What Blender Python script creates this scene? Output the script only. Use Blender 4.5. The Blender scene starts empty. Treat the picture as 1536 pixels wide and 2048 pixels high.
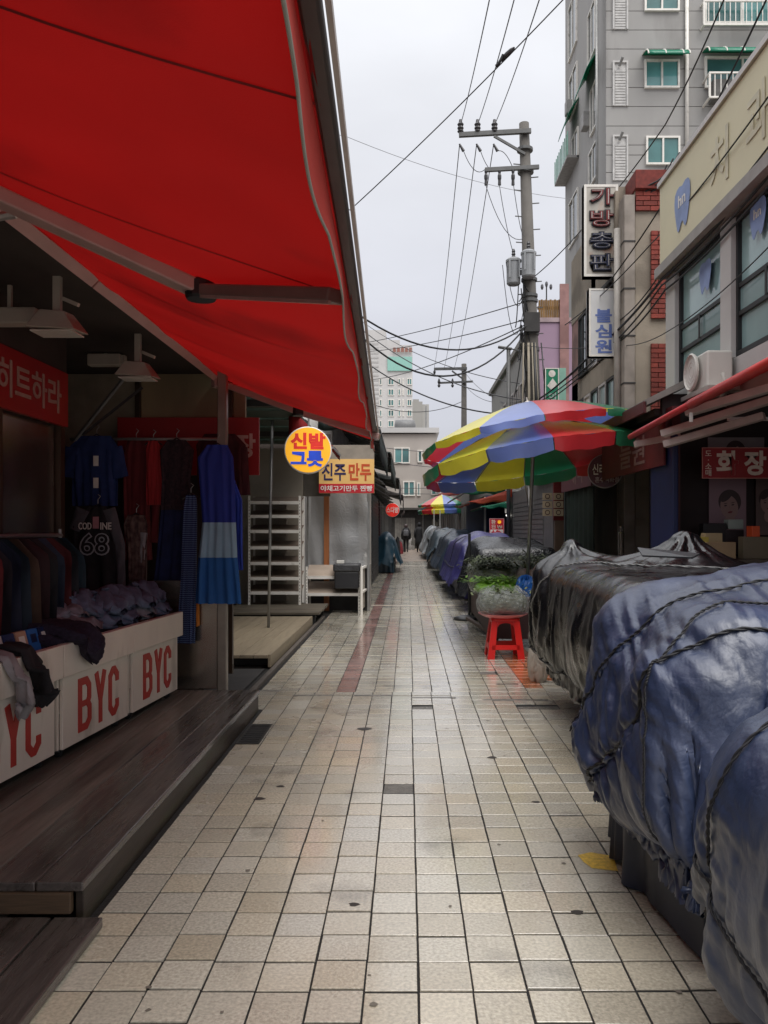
import bpy, math, random
import numpy as np
from mathutils import Vector, Matrix
from mathutils.bvhtree import BVHTree
R = math.radians
random.seed(7); np.random.seed(7)
SC = bpy.context.scene; COL = SC.collection

# ---------------------------------------------------------------- camera, sky, sun, exposure
H = 1.40; F = 1600.0; CX = 815.0; CY = 1058.0       # eye height; focal length and vanishing point of the alley
cd = bpy.data.cameras.new('camera'); cam = bpy.data.objects.new('camera', cd); COL.objects.link(cam)
cam.location = (0, 0, H); cam.rotation_euler = (R(90), 0, 0)
cd.sensor_width = 36; cd.lens = F / 2048 * 36; cd.clip_start = .05; cd.clip_end = 1500
cd.shift_x = (768 - CX) / 2048; cd.shift_y = (CY - 1024) / 2048
SC.camera = cam
SUN_EL, SUN_AZ = 58, 150
W = bpy.data.worlds.new('World'); SC.world = W; W.use_nodes = True
nt = W.node_tree; nt.nodes.clear()
def nn(t, k, **kw):
    n = t.nodes.new(k)
    for a, b in kw.items(): setattr(n, a, b)
    return n
out = nn(nt, 'ShaderNodeOutputWorld'); bg = nn(nt, 'ShaderNodeBackground'); nt.links.new(bg.outputs[0], out.inputs[0])
sky = nn(nt, 'ShaderNodeTexSky', sky_type='NISHITA', sun_disc=False, sun_elevation=R(SUN_EL), sun_rotation=R(SUN_AZ), dust_density=4.0)
hs = nn(nt, 'ShaderNodeHueSaturation'); hs.inputs['Saturation'].default_value = .12; nt.links.new(sky.outputs[0], hs.inputs['Color'])
tc = nn(nt, 'ShaderNodeTexCoord'); sp = nn(nt, 'ShaderNodeSeparateXYZ'); nt.links.new(tc.outputs['Generated'], sp.inputs[0])
ramp = nn(nt, 'ShaderNodeValToRGB'); nt.links.new(sp.outputs['Z'], ramp.inputs[0])     # overcast: brighter to the zenith
e = ramp.color_ramp.elements
e[0].position = 0; e[0].color = (3.6, 3.7, 4.15, 1); e[1].position = 1; e[1].color = (13.5, 13.5, 13.9, 1)
for p, c in ((.25, (4.1, 4.2, 4.65, 1)), (.55, (5.5, 5.6, 5.9, 1))):
    k = e.new(p); k.color = c
cl = nn(nt, 'ShaderNodeTexNoise'); cl.inputs['Scale'].default_value = 2.2; cl.inputs['Detail'].default_value = 5
mp = nn(nt, 'ShaderNodeMapping'); mp.inputs['Scale'].default_value = (1, 1, 2.4)
nt.links.new(tc.outputs['Generated'], mp.inputs[0]); nt.links.new(mp.outputs[0], cl.inputs['Vector'])
mr = nn(nt, 'ShaderNodeMapRange'); mr.inputs[1].default_value = .3; mr.inputs[2].default_value = .7; mr.inputs[3].default_value = .9; mr.inputs[4].default_value = 1.1
nt.links.new(cl.outputs['Fac'], mr.inputs[0])
ml = nn(nt, 'ShaderNodeMix', data_type='RGBA', blend_type='MULTIPLY'); ml.inputs[0].default_value = 1
nt.links.new(ramp.outputs[0], ml.inputs[6]); nt.links.new(mr.outputs[0], ml.inputs[7])
mx = nn(nt, 'ShaderNodeMix', data_type='RGBA'); mx.inputs[0].default_value = .9
nt.links.new(hs.outputs[0], mx.inputs[6]); nt.links.new(ml.outputs[2], mx.inputs[7]); nt.links.new(mx.outputs[2], bg.inputs[0])
bg.inputs[1].default_value = .1
sd = bpy.data.lights.new('sun', 'SUN'); sd.energy = 1.5; sd.angle = R(50); sd.color = (1, .97, .93)
sun = bpy.data.objects.new('sun', sd); COL.objects.link(sun); sun.rotation_euler = (R(90 - SUN_EL), 0, R(25)); sun.location = (0, 0, 20)
vs = SC.view_settings; vs.view_transform = 'Standard'; vs.look = 'None'; vs.exposure = .78; vs.gamma = 1

# ---------------------------------------------------------------- materials
def lin(h):
    r = [int(h[i:i + 2], 16) / 255 for i in (0, 2, 4)]
    return tuple((c / 12.92 if c <= .04045 else ((c + .055) / 1.055) ** 2.4) for c in r)
MATS = {}
def M(name, col, rough=.6, metal=0, var=.15, vs=6, col2=None, bump=0, bs=60, stretch=None, spec=.5, transl=0, rnd=None, rndamt=.25,
      rvar=0, rs=3, alpha=1, coat=0, d2=None, wr=0, glow=0, crough=.12, hue=None):
    """procedural material: world-position noise for colour variation, roughness and fine relief"""
    if name in MATS: return MATS[name]
    if isinstance(col, str): col = lin(col)
    if isinstance(col2, str): col2 = lin(col2)
    m = bpy.data.materials.new(name); m.use_nodes = True; t = m.node_tree; t.nodes.clear(); L = t.links.new
    o = nn(t, 'ShaderNodeOutputMaterial'); b = nn(t, 'ShaderNodeBsdfPrincipled')
    g = nn(t, 'ShaderNodeNewGeometry'); vec = g.outputs['Position']
    if stretch:
        mpn = nn(t, 'ShaderNodeMapping'); mpn.inputs['Scale'].default_value = stretch; L(vec, mpn.inputs[0]); vec = mpn.outputs[0]
    n1 = nn(t, 'ShaderNodeTexNoise'); n1.inputs['Scale'].default_value = vs; n1.inputs['Detail'].default_value = 6; L(vec, n1.inputs['Vector'])
    r1 = nn(t, 'ShaderNodeMapRange'); r1.inputs[1].default_value = .3; r1.inputs[2].default_value = .7; L(n1.outputs['Fac'], r1.inputs[0])
    mxn = nn(t, 'ShaderNodeMix', data_type='RGBA'); L(r1.outputs[0], mxn.inputs[0])
    c2 = col2 or tuple(c * (1 - var) for c in col)
    c1 = col if col2 else tuple(min(1, c * (1 + var)) for c in col)
    mxn.inputs[6].default_value = (*c2, 1); mxn.inputs[7].default_value = (*c1, 1); colo = mxn.outputs[2]
    if rnd:
        if rnd == 'object': rn = nn(t, 'ShaderNodeObjectInfo').outputs['Random']
        else: rn = g.outputs['Random Per Island']
        r2 = nn(t, 'ShaderNodeMapRange'); r2.inputs[3].default_value = 1 - rndamt; r2.inputs[4].default_value = 1 + rndamt * .6; L(rn, r2.inputs[0])
        m2 = nn(t, 'ShaderNodeMix', data_type='RGBA', blend_type='MULTIPLY'); m2.inputs[0].default_value = 1; L(colo, m2.inputs[6]); L(r2.outputs[0], m2.inputs[7]); colo = m2.outputs[2]
        if hue:   # pieces lean to one tint or the other
            wn = nn(t, 'ShaderNodeTexWhiteNoise', noise_dimensions='1D'); L(rn, wn.inputs['W']); mh = nn(t, 'ShaderNodeMix', data_type='RGBA'); L(wn.outputs[0], mh.inputs[0]); mh.inputs[6].default_value = (*[q / max(lin(hue[0])) for q in lin(hue[0])], 1); mh.inputs[7].default_value = (*[q / max(lin(hue[1])) for q in lin(hue[1])], 1)
            m5 = nn(t, 'ShaderNodeMix', data_type='RGBA', blend_type='MULTIPLY'); m5.inputs[0].default_value = 1; L(colo, m5.inputs[6]); L(mh.outputs[2], m5.inputs[7]); colo = m5.outputs[2]
    if d2:   # dirt with a shape of its own: (colour, scale, threshold)
        n4 = nn(t, 'ShaderNodeTexNoise'); n4.inputs['Scale'].default_value = d2[1]; n4.inputs['Detail'].default_value = 8; L(vec, n4.inputs['Vector'])
        r4 = nn(t, 'ShaderNodeMapRange'); r4.inputs[1].default_value = d2[2]; r4.inputs[2].default_value = d2[2] + .12; r4.inputs[4].default_value = d2[3] if len(d2) > 3 else .7; L(n4.outputs['Fac'], r4.inputs[0])
        m4 = nn(t, 'ShaderNodeMix', data_type='RGBA'); L(r4.outputs[0], m4.inputs[0]); L(colo, m4.inputs[6]); m4.inputs[7].default_value = (*(lin(d2[0])), 1); colo = m4.outputs[2]
    L(colo, b.inputs['Base Color'])
    b.inputs['Roughness'].default_value = rough; b.inputs['Metallic'].default_value = metal
    b.inputs['Specular IOR Level'].default_value = spec
    if coat: b.inputs['Coat Weight'].default_value = coat; b.inputs['Coat Roughness'].default_value = crough
    if glow: L(colo, b.inputs['Emission Color']); b.inputs['Emission Strength'].default_value = glow
    if rvar:
        n3 = nn(t, 'ShaderNodeTexNoise'); n3.inputs['Scale'].default_value = rs; n3.inputs['Detail'].default_value = 4; L(vec, n3.inputs['Vector'])
        r3 = nn(t, 'ShaderNodeMapRange'); r3.inputs[1].default_value = .35; r3.inputs[2].default_value = .65
        r3.inputs[3].default_value = max(.03, rough - rvar); r3.inputs[4].default_value = rough + rvar; L(n3.outputs['Fac'], r3.inputs[0]); L(r3.outputs[0], b.inputs['Roughness'])
    if bump:
        n2 = nn(t, 'ShaderNodeTexNoise'); n2.inputs['Scale'].default_value = bs; n2.inputs['Detail'].default_value = 3; L(vec, n2.inputs['Vector'])
        bp = nn(t, 'ShaderNodeBump'); bp.inputs['Strength'].default_value = bump; bp.inputs['Distance'].default_value = .01; L(n2.outputs['Fac'], bp.inputs['Height']); L(bp.outputs[0], b.inputs['Normal'])
    if wr:   # crumple lines: ridged noise
        nw = nn(t, 'ShaderNodeTexNoise'); nw.inputs['Scale'].default_value = 6.5; nw.inputs['Detail'].default_value = 3; nw.inputs['Distortion'].default_value = 1.2; L(g.outputs['Position'], nw.inputs['Vector'])
        ma = nn(t, 'ShaderNodeMath', operation='SUBTRACT'); ma.inputs[1].default_value = .5; L(nw.outputs['Fac'], ma.inputs[0]); mb_ = nn(t, 'ShaderNodeMath', operation='ABSOLUTE'); L(ma.outputs[0], mb_.inputs[0])
        mc = nn(t, 'ShaderNodeMath', operation='MINIMUM'); mc.inputs[1].default_value = .09; L(mb_.outputs[0], mc.inputs[0])
        bw = nn(t, 'ShaderNodeBump'); bw.inputs['Strength'].default_value = wr; bw.inputs['Distance'].default_value = .12; L(mc.outputs[0], bw.inputs['Height'])
        if bump: L(bp.outputs[0], bw.inputs['Normal'])
        L(bw.outputs[0], b.inputs['Normal'])
    sh = b.outputs[0]
    if transl:
        tr = nn(t, 'ShaderNodeBsdfTranslucent'); L(colo, tr.inputs[0]); ms = nn(t, 'ShaderNodeMixShader'); ms.inputs[0].default_value = transl; L(sh, ms.inputs[1]); L(tr.outputs[0], ms.inputs[2]); sh = ms.outputs[0]
    if alpha < 1:
        tr = nn(t, 'ShaderNodeBsdfTransparent'); ms = nn(t, 'ShaderNodeMixShader'); ms.inputs[0].default_value = alpha; L(tr.outputs[0], ms.inputs[1]); L(sh, ms.inputs[2]); sh = ms.outputs[0]
    L(sh, o.inputs[0]); MATS[name] = m; return m
def emit(name, col, s):
    m = bpy.data.materials.new(name); m.use_nodes = True; t = m.node_tree; t.nodes.clear()
    o = nn(t, 'ShaderNodeOutputMaterial'); e_ = nn(t, 'ShaderNodeEmission'); e_.inputs[0].default_value = (*col, 1); e_.inputs[1].default_value = s; t.links.new(e_.outputs[0], o.inputs[0]); return m

# ---------------------------------------------------------------- mesh helpers
WL = {}
def P(px, py, Y):  # a point seen at photo pixel (px, py), Y metres down the alley
    return Vector(((px - CX) * Y / F, Y, H - (py - CY) * Y / F))
def V(*a): return Vector(a)
class MB:
    def __init__(s): s.v = []; s.f = []
    def add(s, vs_, fs):
        n = len(s.v); s.v += [tuple(v) for v in vs_]; s.f += [tuple(i + n for i in f) for f in fs]; return s
    def box(s, x0, x1, y0, y1, z0, z1):
        return s.add([(x, y, z) for z in (z0, z1) for y in (y0, y1) for x in (x0, x1)],
                     [(0, 2, 3, 1), (4, 5, 7, 6), (0, 1, 5, 4), (2, 6, 7, 3), (0, 4, 6, 2), (1, 3, 7, 5)])
    def pbox(s, p, u, v, n, a0, a1, b0, b1, c0, c1):  # box in the frame p; u, v, n
        p = Vector(p); u = Vector(u); v = Vector(v); n = Vector(n)
        return s.add([p + u * a + v * b + n * c for c in (c0, c1) for b in (b0, b1) for a in (a0, a1)],
                     [(0, 2, 3, 1), (4, 5, 7, 6), (0, 1, 5, 4), (2, 6, 7, 3), (0, 4, 6, 2), (1, 3, 7, 5)])
    def bar(s, p, q, w, h, up=(0, 0, 1)):
        p = Vector(p); q = Vector(q); d = (q - p).normalized(); a = d.cross(Vector(up))
        if a.length < 1e-4: a = d.cross(Vector((0, 1, 0)))
        a.normalize(); b = a.cross(d)
        return s.pbox(p, d, a, b, 0, (q - p).length, -w / 2, w / 2, -h / 2, h / 2)
    def tube(s, pts, r, n=8, caps=True):
        pts = [Vector(p) for p in pts]; K = len(pts); rs_ = r if isinstance(r, (list, tuple)) else [r] * K; rings = []
        a = None
        for i, p in enumerate(pts):
            d = (pts[min(i + 1, K - 1)] - pts[max(i - 1, 0)])
            d = d.normalized() if d.length > 1e-9 else Vector((0, 0, 1))
            if a is None:
                a = d.cross(Vector((0, 0, 1)))
                if a.length < .05: a = d.cross(Vector((0, 1, 0)))
            a = (a - d * a.dot(d)); a.normalize(); b = d.cross(a)
            rings.append([p + (a * math.cos(t) + b * math.sin(t)) * rs_[i] for t in (2 * math.pi * j / n for j in range(n))])
        vs_ = [v for rg in rings for v in rg]
        fs = [(i * n + j, i * n + (j + 1) % n, (i + 1) * n + (j + 1) % n, (i + 1) * n + j) for i in range(K - 1) for j in range(n)]
        if caps: fs += [tuple(range(n - 1, -1, -1)), tuple((K - 1) * n + j for j in range(n))]
        return s.add(vs_, fs)
    def lathe(s, c, axis, prof, n=20, cap=True):
        c = Vector(c); ax = Vector(axis).normalized(); a = ax.orthogonal().normalized(); b = ax.cross(a)
        vs_ = [c + ax * h + (a * math.cos(t) + b * math.sin(t)) * r for r, h in prof for t in (2 * math.pi * j / n for j in range(n))]
        K = len(prof)
        fs = [(i * n + j, i * n + (j + 1) % n, (i + 1) * n + (j + 1) % n, (i + 1) * n + j) for i in range(K - 1) for j in range(n)]
        if cap: fs += [tuple(range(n - 1, -1, -1)), tuple((K - 1) * n + j for j in range(n))]
        return s.add(vs_, fs)
    def prism(s, pts, ext):
        pts = [Vector(p) for p in pts]; ext = Vector(ext); n = len(pts)
        return s.add(pts + [p + ext for p in pts], [tuple(range(n - 1, -1, -1)), tuple(range(n, 2 * n))] + [(i, (i + 1) % n, n + (i + 1) % n, n + i) for i in range(n)])
    def quad(s, a, b, c, d): return s.add([a, b, c, d], [(0, 1, 2, 3)])
    def grid(s, fn, nu, nv):
        vs_ = [fn(i / (nu - 1), j / (nv - 1)) for j in range(nv) for i in range(nu)]
        return s.add(vs_, [(j * nu + i, j * nu + i + 1, (j + 1) * nu + i + 1, (j + 1) * nu + i) for j in range(nv - 1) for i in range(nu - 1)])
    def build(s, name, mat, parent=None, smooth=False, bevel=0, solid=0, sub=0):
        off = WL.get(parent, Vector((0, 0, 0)))
        me = bpy.data.meshes.new(name); me.from_pydata([tuple(Vector(v) - off) for v in s.v], [], s.f); me.update()
        if mat: me.materials.append(mat)
        if smooth: me.polygons.foreach_set('use_smooth', [True] * len(me.polygons))
        o = bpy.data.objects.new(name, me); COL.objects.link(o)
        if parent: o.parent = parent; WL[o] = off
        if solid: md = o.modifiers.new('s', 'SOLIDIFY'); md.thickness = solid; md.offset = 0
        if bevel: md = o.modifiers.new('b', 'BEVEL'); md.width = bevel; md.segments = 2; md.limit_method = 'ANGLE'; md.harden_normals = False
        if sub: md = o.modifiers.new('u', 'SUBSURF'); md.levels = sub; md.render_levels = sub
        return o
def tag(o, label=None, cat=None, group=None, kind=None):
    if label: o['label'] = label
    if cat: o['category'] = cat
    if group: o['group'] = group
    if kind: o['kind'] = kind
    return o
def thing(name, label, cat, loc=(0, 0, 0), group=None):
    o = bpy.data.objects.new(name, None); COL.objects.link(o); o.location = loc; o.empty_display_size = .1; WL[o] = Vector(loc)
    return tag(o, label, cat, group)
def copy_tree(o, parent=None):
    c = o.copy(); COL.objects.link(c)
    if parent: c.parent = parent
    for ch in list(o.children): copy_tree(ch, c)
    return c
TS = bpy.data.scenes.new('lettering_scratch'); TVL = TS.view_layers[0]
def text(body, p, u, v, mat, parent, name='lettering', bold=.012, depth=.004, ratio=True, spacing=1.0, line=.9):
    """writing as thin geometry: body fitted into the parallelogram p + u + v"""
    p = Vector(p); u = Vector(u); v = Vector(v); n = u.cross(v).normalized()
    c = bpy.data.curves.new('t', 'FONT'); c.body = body; c.offset = bold; c.extrude = .01; c.resolution_u = 3; c.space_character = spacing; c.space_line = line; c.align_x = 'CENTER'
    o = bpy.data.objects.new('t', c); TS.collection.objects.link(o); TVL.update()
    me = o.evaluated_get(TVL.depsgraph).to_mesh()
    co = np.empty(len(me.vertices) * 3); me.vertices.foreach_get('co', co); co = co.reshape(-1, 3)
    fs = [tuple(q.vertices) for q in me.polygons]
    lo = co.min(0); hi = co.max(0); s = (co - lo) / np.maximum(hi - lo, 1e-6)
    vv = [p + u * a + v * b + n * (c_ * depth) for a, b, c_ in s]
    bpy.data.objects.remove(o); bpy.data.curves.remove(c)
    b = MB(); b.add(vv, fs); return b.build(name, mat, parent)
def sag(p, q, drop, n=16):
    p = Vector(p); q = Vector(q)
    return [p.lerp(q, t) - Vector((0, 0, drop * 4 * t * (1 - t))) for t in (i / n for i in range(n + 1))]
def window(parent, p, u, v, w, h, mframe, mglass, fr=.05, split=2, depth=.05, rows=None, name='window'):
    """frame on a wall (p bottom-left, u right, v up) with separate panes set back in it"""
    p = Vector(p); u = Vector(u).normalized(); v = Vector(v).normalized(); n = u.cross(v); n.normalize()
    b = MB()
    b.pbox(p, u, v, n, 0, w, 0, fr, 0, depth); b.pbox(p, u, v, n, 0, w, h - fr, h, 0, depth)
    b.pbox(p, u, v, n, 0, fr, fr, h - fr, 0, depth); b.pbox(p, u, v, n, w - fr, w, fr, h - fr, 0, depth)
    xs = [fr + (w - 2 * fr) * i / split for i in range(split + 1)]; ys = [fr] + [h * r for r in (rows or [])] + [h - fr]
    for x in xs[1:-1]: b.pbox(p, u, v, n, x - fr * .45, x + fr * .45, fr, h - fr, .002, depth - .004)
    for y in ys[1:-1]: b.pbox(p, u, v, n, fr, w - fr, y - fr * .45, y + fr * .45, .004, depth - .006)
    wo = b.build(name, mframe, parent)
    for i in range(split):
        for j in range(len(ys) - 1):
            d = depth * (.25 + .25 * ((i + j) % 2)); MB().pbox(p, u, v, n, xs[i], xs[i + 1], ys[j], ys[j + 1], d - .012, d).build('pane', mglass, wo)
    return wo
X_, Y_, Z_ = V(1, 0, 0), V(0, 1, 0), V(0, 0, 1)
# ---------------------------------------------------------------- palette
m_mortar = M('mortar', '151311', .75, bump=.4, bs=90, var=.3)
TL = dict(rough=.25, var=.24, vs=85, bump=.2, bs=130, rvar=.14, rs=1.6, spec=.8, coat=1.0, crough=.13, d2=('3a332b', 2.2, .60, .45))
m_tile = M('tile_single', 'b8b3a7', rnd='object', rndamt=.13, hue=('a6a6a4', 'ada89e'), **TL)
m_tile_s = M('tile_many', 'b8b3a7', rnd='island', rndamt=.13, hue=('a6a6a4', 'ada89e'), **TL)
m_tile_red = M('tile_red', '96695d', rnd='island', **TL)
m_tile_or = M('tile_orange', 'b4693a', rnd='island', **TL)
m_patch = M('patch', '66635d', .35, bump=.6, bs=120, var=.3, vs=20, rvar=.2)
m_black = M('black', (.012, .012, .013), .5)
m_dark = M('dark', (.03, .028, .027), .7, var=.3)
m_white = M('white_paint', 'd8d4cc', .45, var=.06, d2=('8a8378', 5, .58, .4))
m_grey = M('grey_metal', '8b8b89', .4, metal=.5, var=.15)
m_alu = M('aluminium', 'b9b2ac', .35, metal=.6, var=.1, vs=20)
m_steel = M('stainless', '9c9489', .22, metal=.9, var=.15, vs=3, stretch=(1, 1, .2), rvar=.08)
m_red = M('sign_red', '8c1619', .45, var=.08)
m_dred = M('dark_red', '6c1618', .6, var=.15)
m_cream = M('cream_letter', 'd8cdbb', .5, var=.05)
m_glass = M('window_glass', (.05, .065, .07), .06, spec=.9, var=.5, vs=1, rnd='object', rndamt=.6)
m_aqua = M('aqua_glass', '8aa5a4', .12, spec=.8, var=.2, vs=.9, rnd='object', rndamt=.25)
m_teal = M('teal_glass', '4f7c7b', .1, spec=.8, var=.35, vs=.6, rnd='object', rndamt=.55)
m_concrete = M('concrete', '8d8780', .8, var=.15, vs=3, bump=.3, bs=30, d2=('4c4741', 1.5, .56, .5))
m_wire = M('wire', (.012, .012, .013), .5)
m_wiregrey = M('wire_grey', (.06, .06, .065), .5)

# ---------------------------------------------------------------- ground and tiled pavement
tag(MB().box(-200, 200, -30, 420, -.30, -.03).build('ground', m_concrete), kind='structure')
pave = tag(MB().box(-1.45, 2.62, .4, 74, -.029, -.0045).build('pavement', m_mortar), kind='structure')
TW = .165; X0 = .034; TJ = .0075
def tile_mesh(name, mat):
    a = (TW - .0065) / 2; c = (TW - .0115) / 2; e_ = .0012
    v = [(-a, -c, -.016), (a, -c, -.016), (a, c, -.016), (-a, c, -.016), (-a, -c, -.0012), (a, -c, -.0012), (a, c, -.0012), (-a, c, -.0012), (-a + e_, -c + e_, 0), (a - e_, -c + e_, 0), (a - e_, c - e_, 0), (-a + e_, c - e_, 0)]
    f = [(8, 9, 10, 11)] + [(i, (i + 1) % 4, 4 + (i + 1) % 4, 4 + i) for i in range(4)] + [(4 + i, 4 + (i + 1) % 4, 8 + (i + 1) % 4, 8 + i) for i in range(4)]
    me = bpy.data.meshes.new(name); me.from_pydata(v, [], f); me.materials.append(mat); return me, v, f
tme, TV, TF = tile_mesh('tile', m_tile)
missing = {(-1, 12): 1, (0, 14): 0, (0, 24): 1, (4, 33): 1, (-4, 27): 0, (5, 24): 1, (6, 24): 1}
rng = random.Random(3); single = 0
many = MB(); reds = MB(); oranges = MB(); col_off = {}
for k in range(-8, 16):
    ph = rng.uniform(-.015, .015)
    for r in range(-9, 195):
        x = X0 + (k + .5) * TW + rng.uniform(-.0012, .0012) + (.012 if r > 27 else 0); y = 2.263 + (r + .5) * TW + ph * .5 + rng.uniform(-.0015, .0015)
        z = rng.uniform(-.0012, .0012) - (.0025 if rng.random() < .03 else 0); ang = rng.uniform(-.006, .006); sy = 1; sx = 1
        if k == -8 and y < 6.2: continue
        if (k, r) in missing and missing[(k, r)]: continue
        if r == 27 and -6 <= k <= 1: sy = .86; y += .008
        red = (k == -4 and r > 27); org = (k == 6 and 29 <= r <= 46) or (k == 7 and 30 < r < 44)
        if 0 <= r <= 20 and -8 < k <= 5 and single < 300:
            o = bpy.data.objects.new('tile', tme); COL.objects.link(o); o.parent = pave; o.location = (x, y, z); o.rotation_euler = (rng.uniform(-.004, .004), rng.uniform(-.004, .004), ang); o.scale = (sx, sy, 1); single += 1; continue
        c, s_ = math.cos(ang), math.sin(ang); tx, ty = rng.uniform(-.004, .004), rng.uniform(-.004, .004)
        tgt = reds if red else oranges if org else many
        tgt.add([(x + c * a * sx - s_ * b * sy, y + s_ * a * sx + c * b * sy, z + d + tx * a + ty * b) for a, b, d in TV], TF)
tag(many.build('tile_field', m_tile_s, pave), kind='stuff')
tag(reds.build('red_tile_stripe', m_tile_red, pave), kind='stuff')
tag(oranges.build('orange_tile_stripe', m_tile_or, pave), kind='stuff')
MB().box(-1.3, 2.5, 34.6, 73.5, -.0044, -.001).build('far_paving', M('far_paving', '9a8a7c', .4, var=.2, vs=3, rvar=.15), pave)
for (a, b, c, d, m_) in ((-1.1, 1.0, 14.62, 14.72, m_cream), (-.85, .75, 30.2, 30.5, m_cream)):
    MB().box(a, b, c, d, -.0044, .004).build('threshold_strip', m_patch if m_ is None else M('pale_strip', 'b5aca0', .4), pave)
for k, r, w, hgt in ((-1, 12, 1, 1), (0, 24, 1, .6), (4, 33, 1, 1), (5, 24, 2, .6)):
    x = X0 + k * TW; y = 2.263 + r * TW
    MB().add(*(lambda: ([(x + .004, y + .004, -.0040), (x + w * TW - .004, y + .01, -.0040), (x + w * TW - .006, y + TW * hgt, -.0022), (x + .007, y + TW * hgt - .01, -.0028)], [(0, 1, 2, 3)]))()).build('mortar_patch', m_patch, pave)
for (a, b, y, w) in ((-.97, -.62, 6.72, .03), (-.45, -.12, 6.715, .035), (.03, .40, 6.62, .035), (-1.28, -1.1, 6.9, .04), (.62, 1.15, 6.52, .06), (.8, 1.0, 7.2, .04)):
    MB().add([(a, y, .0005), (b, y - .01, .0005), (b, y + w, .0025), (a, y + w * .8, .0025)], [(0, 1, 2, 3)]).build('mortar_patch', m_patch, pave)
# drain beside the wooden deck
gr = thing('drain_grate', 'dark iron drain grate in the tiles beside the wooden deck end', 'drain', (-1.05, 5.5, 0))
b = MB(); x0, x1, y0, y1 = -1.12, -.965, 5.2, 5.72
for q in ((x0, x1, y0, y0 + .02), (x0, x1, y1 - .02, y1), (x0, x0 + .015, y0 + .02, y1 - .02), (x1 - .015, x1, y0 + .02, y1 - .02)): b.box(*q, .001, .006)
b.build('frame', M('iron', (.05, .05, .048), .4, metal=.7), gr)
MB().box(x0 + .015, x1 - .015, y0 + .02, y1 - .02, .0006, .0016).build('pit', m_black, gr)
for i in range(9):
    y = y0 + .05 + i * .052; MB().box(x0 + .015, x1 - .015, y, y + .018, .0022, .0055).build('grate_bar', MATS['iron'], gr)
for i, (x, y, s) in enumerate(((.62, 2.92, .022), (-.2, 2.98, .02), (-.77, 4.15, .03), (-.69, 4.35, .022), (.52, 4.9, .03), (.66, 4.1, .02), (-.3, 5.6, .05))):
    MB().add([(x + s * math.cos(t) * (1 + .3 * math.sin(3 * t + i)), y + s * .8 * math.sin(t), .0016) for t in (2 * math.pi * j / 10 for j in range(10))], [tuple(range(10))]).build('stain', M('stain', '2c2621', .5), pave)
MB().add([(.76, 3.30, .0022), (.86, 3.27, .0022), (.88, 3.42, .0023), (.79, 3.46, .0023), (.73, 3.43, .0023), (.74, 3.36, .0022)], [(0, 1, 2, 3, 4, 5)]).build('paint_stain', M('yellow_paint', 'c9a432', .5, var=.3, vs=60), pave)

gum = MB(); rg = random.Random(11)      # old chewing-gum and grease spots
for _ in range(70):
    x, y = rg.uniform(-1.1, 1.1), 2.3 + rg.random() ** 1.5 * 14; s = rg.uniform(.004, .013); ph = rg.uniform(0, 6)
    gum.add([(x + s * math.cos(t) * (1 + .25 * math.sin(2 * t + ph)), y + s * math.sin(t) * (1 + .25 * math.cos(3 * t + ph)), .0018) for t in (2 * math.pi * j / 7 for j in range(7))], [tuple(range(7))])
tag(gum.build('gum_spots', M('gum', '6a6359', .6), pave), kind='stuff')
ORD = ('first', 'second', 'third', 'fourth', 'fifth', 'sixth', 'seventh', 'eighth', 'ninth', 'tenth')
# ================================================================ LEFT: clothing shop
m_canopy = M('red_canvas', '8c0e0d', .8, var=.16, vs=1.0, transl=.36, bump=.15, bs=300, d2=('4a0808', .9, .58, .5))
m_val = M('red_valance', 'cc463c', .7, var=.08, transl=.25)
m_trim = M('trim_grey', '9a9a90', .6)
m_bar = M('awning_profile', '3c3431', .45, metal=.3, var=.15, vs=15)
m_arm = M('arm_paint', 'b08f88', .4, var=.08)
def fx(Y): return -.121 - .0227 * (Y - 1.174)
AW = thing('folding_awning', 'large red canvas folding awning over the wooden deck and white stands', 'awning', (-1.62, 3, 2.7))
ZT, ZF = H + 1.30, H + .7766
def cano(u, v):
    Y = -1.2 + v * 8.18; xa, xb = -1.62, fx(Y) - .03; x = xa + (xb - xa) * u
    z = ZT + (ZF - ZT) * u - .03 * math.sin(math.pi * u) * (1 + .5 * math.sin(Y * 2.2)) + .008 * math.sin(Y * 5.6 + u * 3) + .004 * math.sin(Y * 13 + u * 7)
    return (x, Y, z)
co_ = MB().grid(cano, 16, 140).build('canopy', m_canopy, AW, smooth=True)
for ys in (.25, 1.45, 2.66, 3.85, 5.05, 6.2):   # stitched seams between the cloth widths
    v0 = (ys + 1.2) / 8.18; MB().grid(lambda u, v: Vector(cano(u, v0 + (v - .5) * .0014)) - V(0, 0, .003), 16, 3).build('seam', M('seam_red', '740c0c', .8), co_, smooth=True)
b = MB()   # hanging valance with scalloped hem
def val(u, v):
    Y = -1.2 + v * 8.18; sc = abs(math.sin(math.pi * Y / .62)); L_ = .085 + .025 * sc
    return (fx(Y) - .045 - .010 * u * math.sin(Y * 5.1), Y, ZF - .005 - L_ * u)
vo = b.grid(val, 5, 260).build('valance', m_val, AW, smooth=True)
MB().tube([Vector(val(1, i / 200)) + Vector((-.003, 0, 0)) for i in range(201)], .0035, 5).build('hem_trim', m_trim, vo, smooth=True)
b = MB(); b.bar((fx(-1.2) - .024, -1.2, ZF + .012), (fx(6.98) - .024, 6.98, ZF + .012), .034, .04); b.build('front_bar', m_bar, AW, bevel=.006)
b = MB(); b.bar((fx(-1.2) + .003, -1.2, ZF + .02), (fx(6.98) + .003, 6.98, ZF + .02), .010, .022); b.build('rain_lip', M('bar_light', 'a59c96', .4, metal=.3), AW)
MB().tube([(-1.62, -1.2, ZT - .02), (-1.62, 4.1, ZT - .02)], .04, 4).build('support_beam', m_arm, AW)
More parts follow.
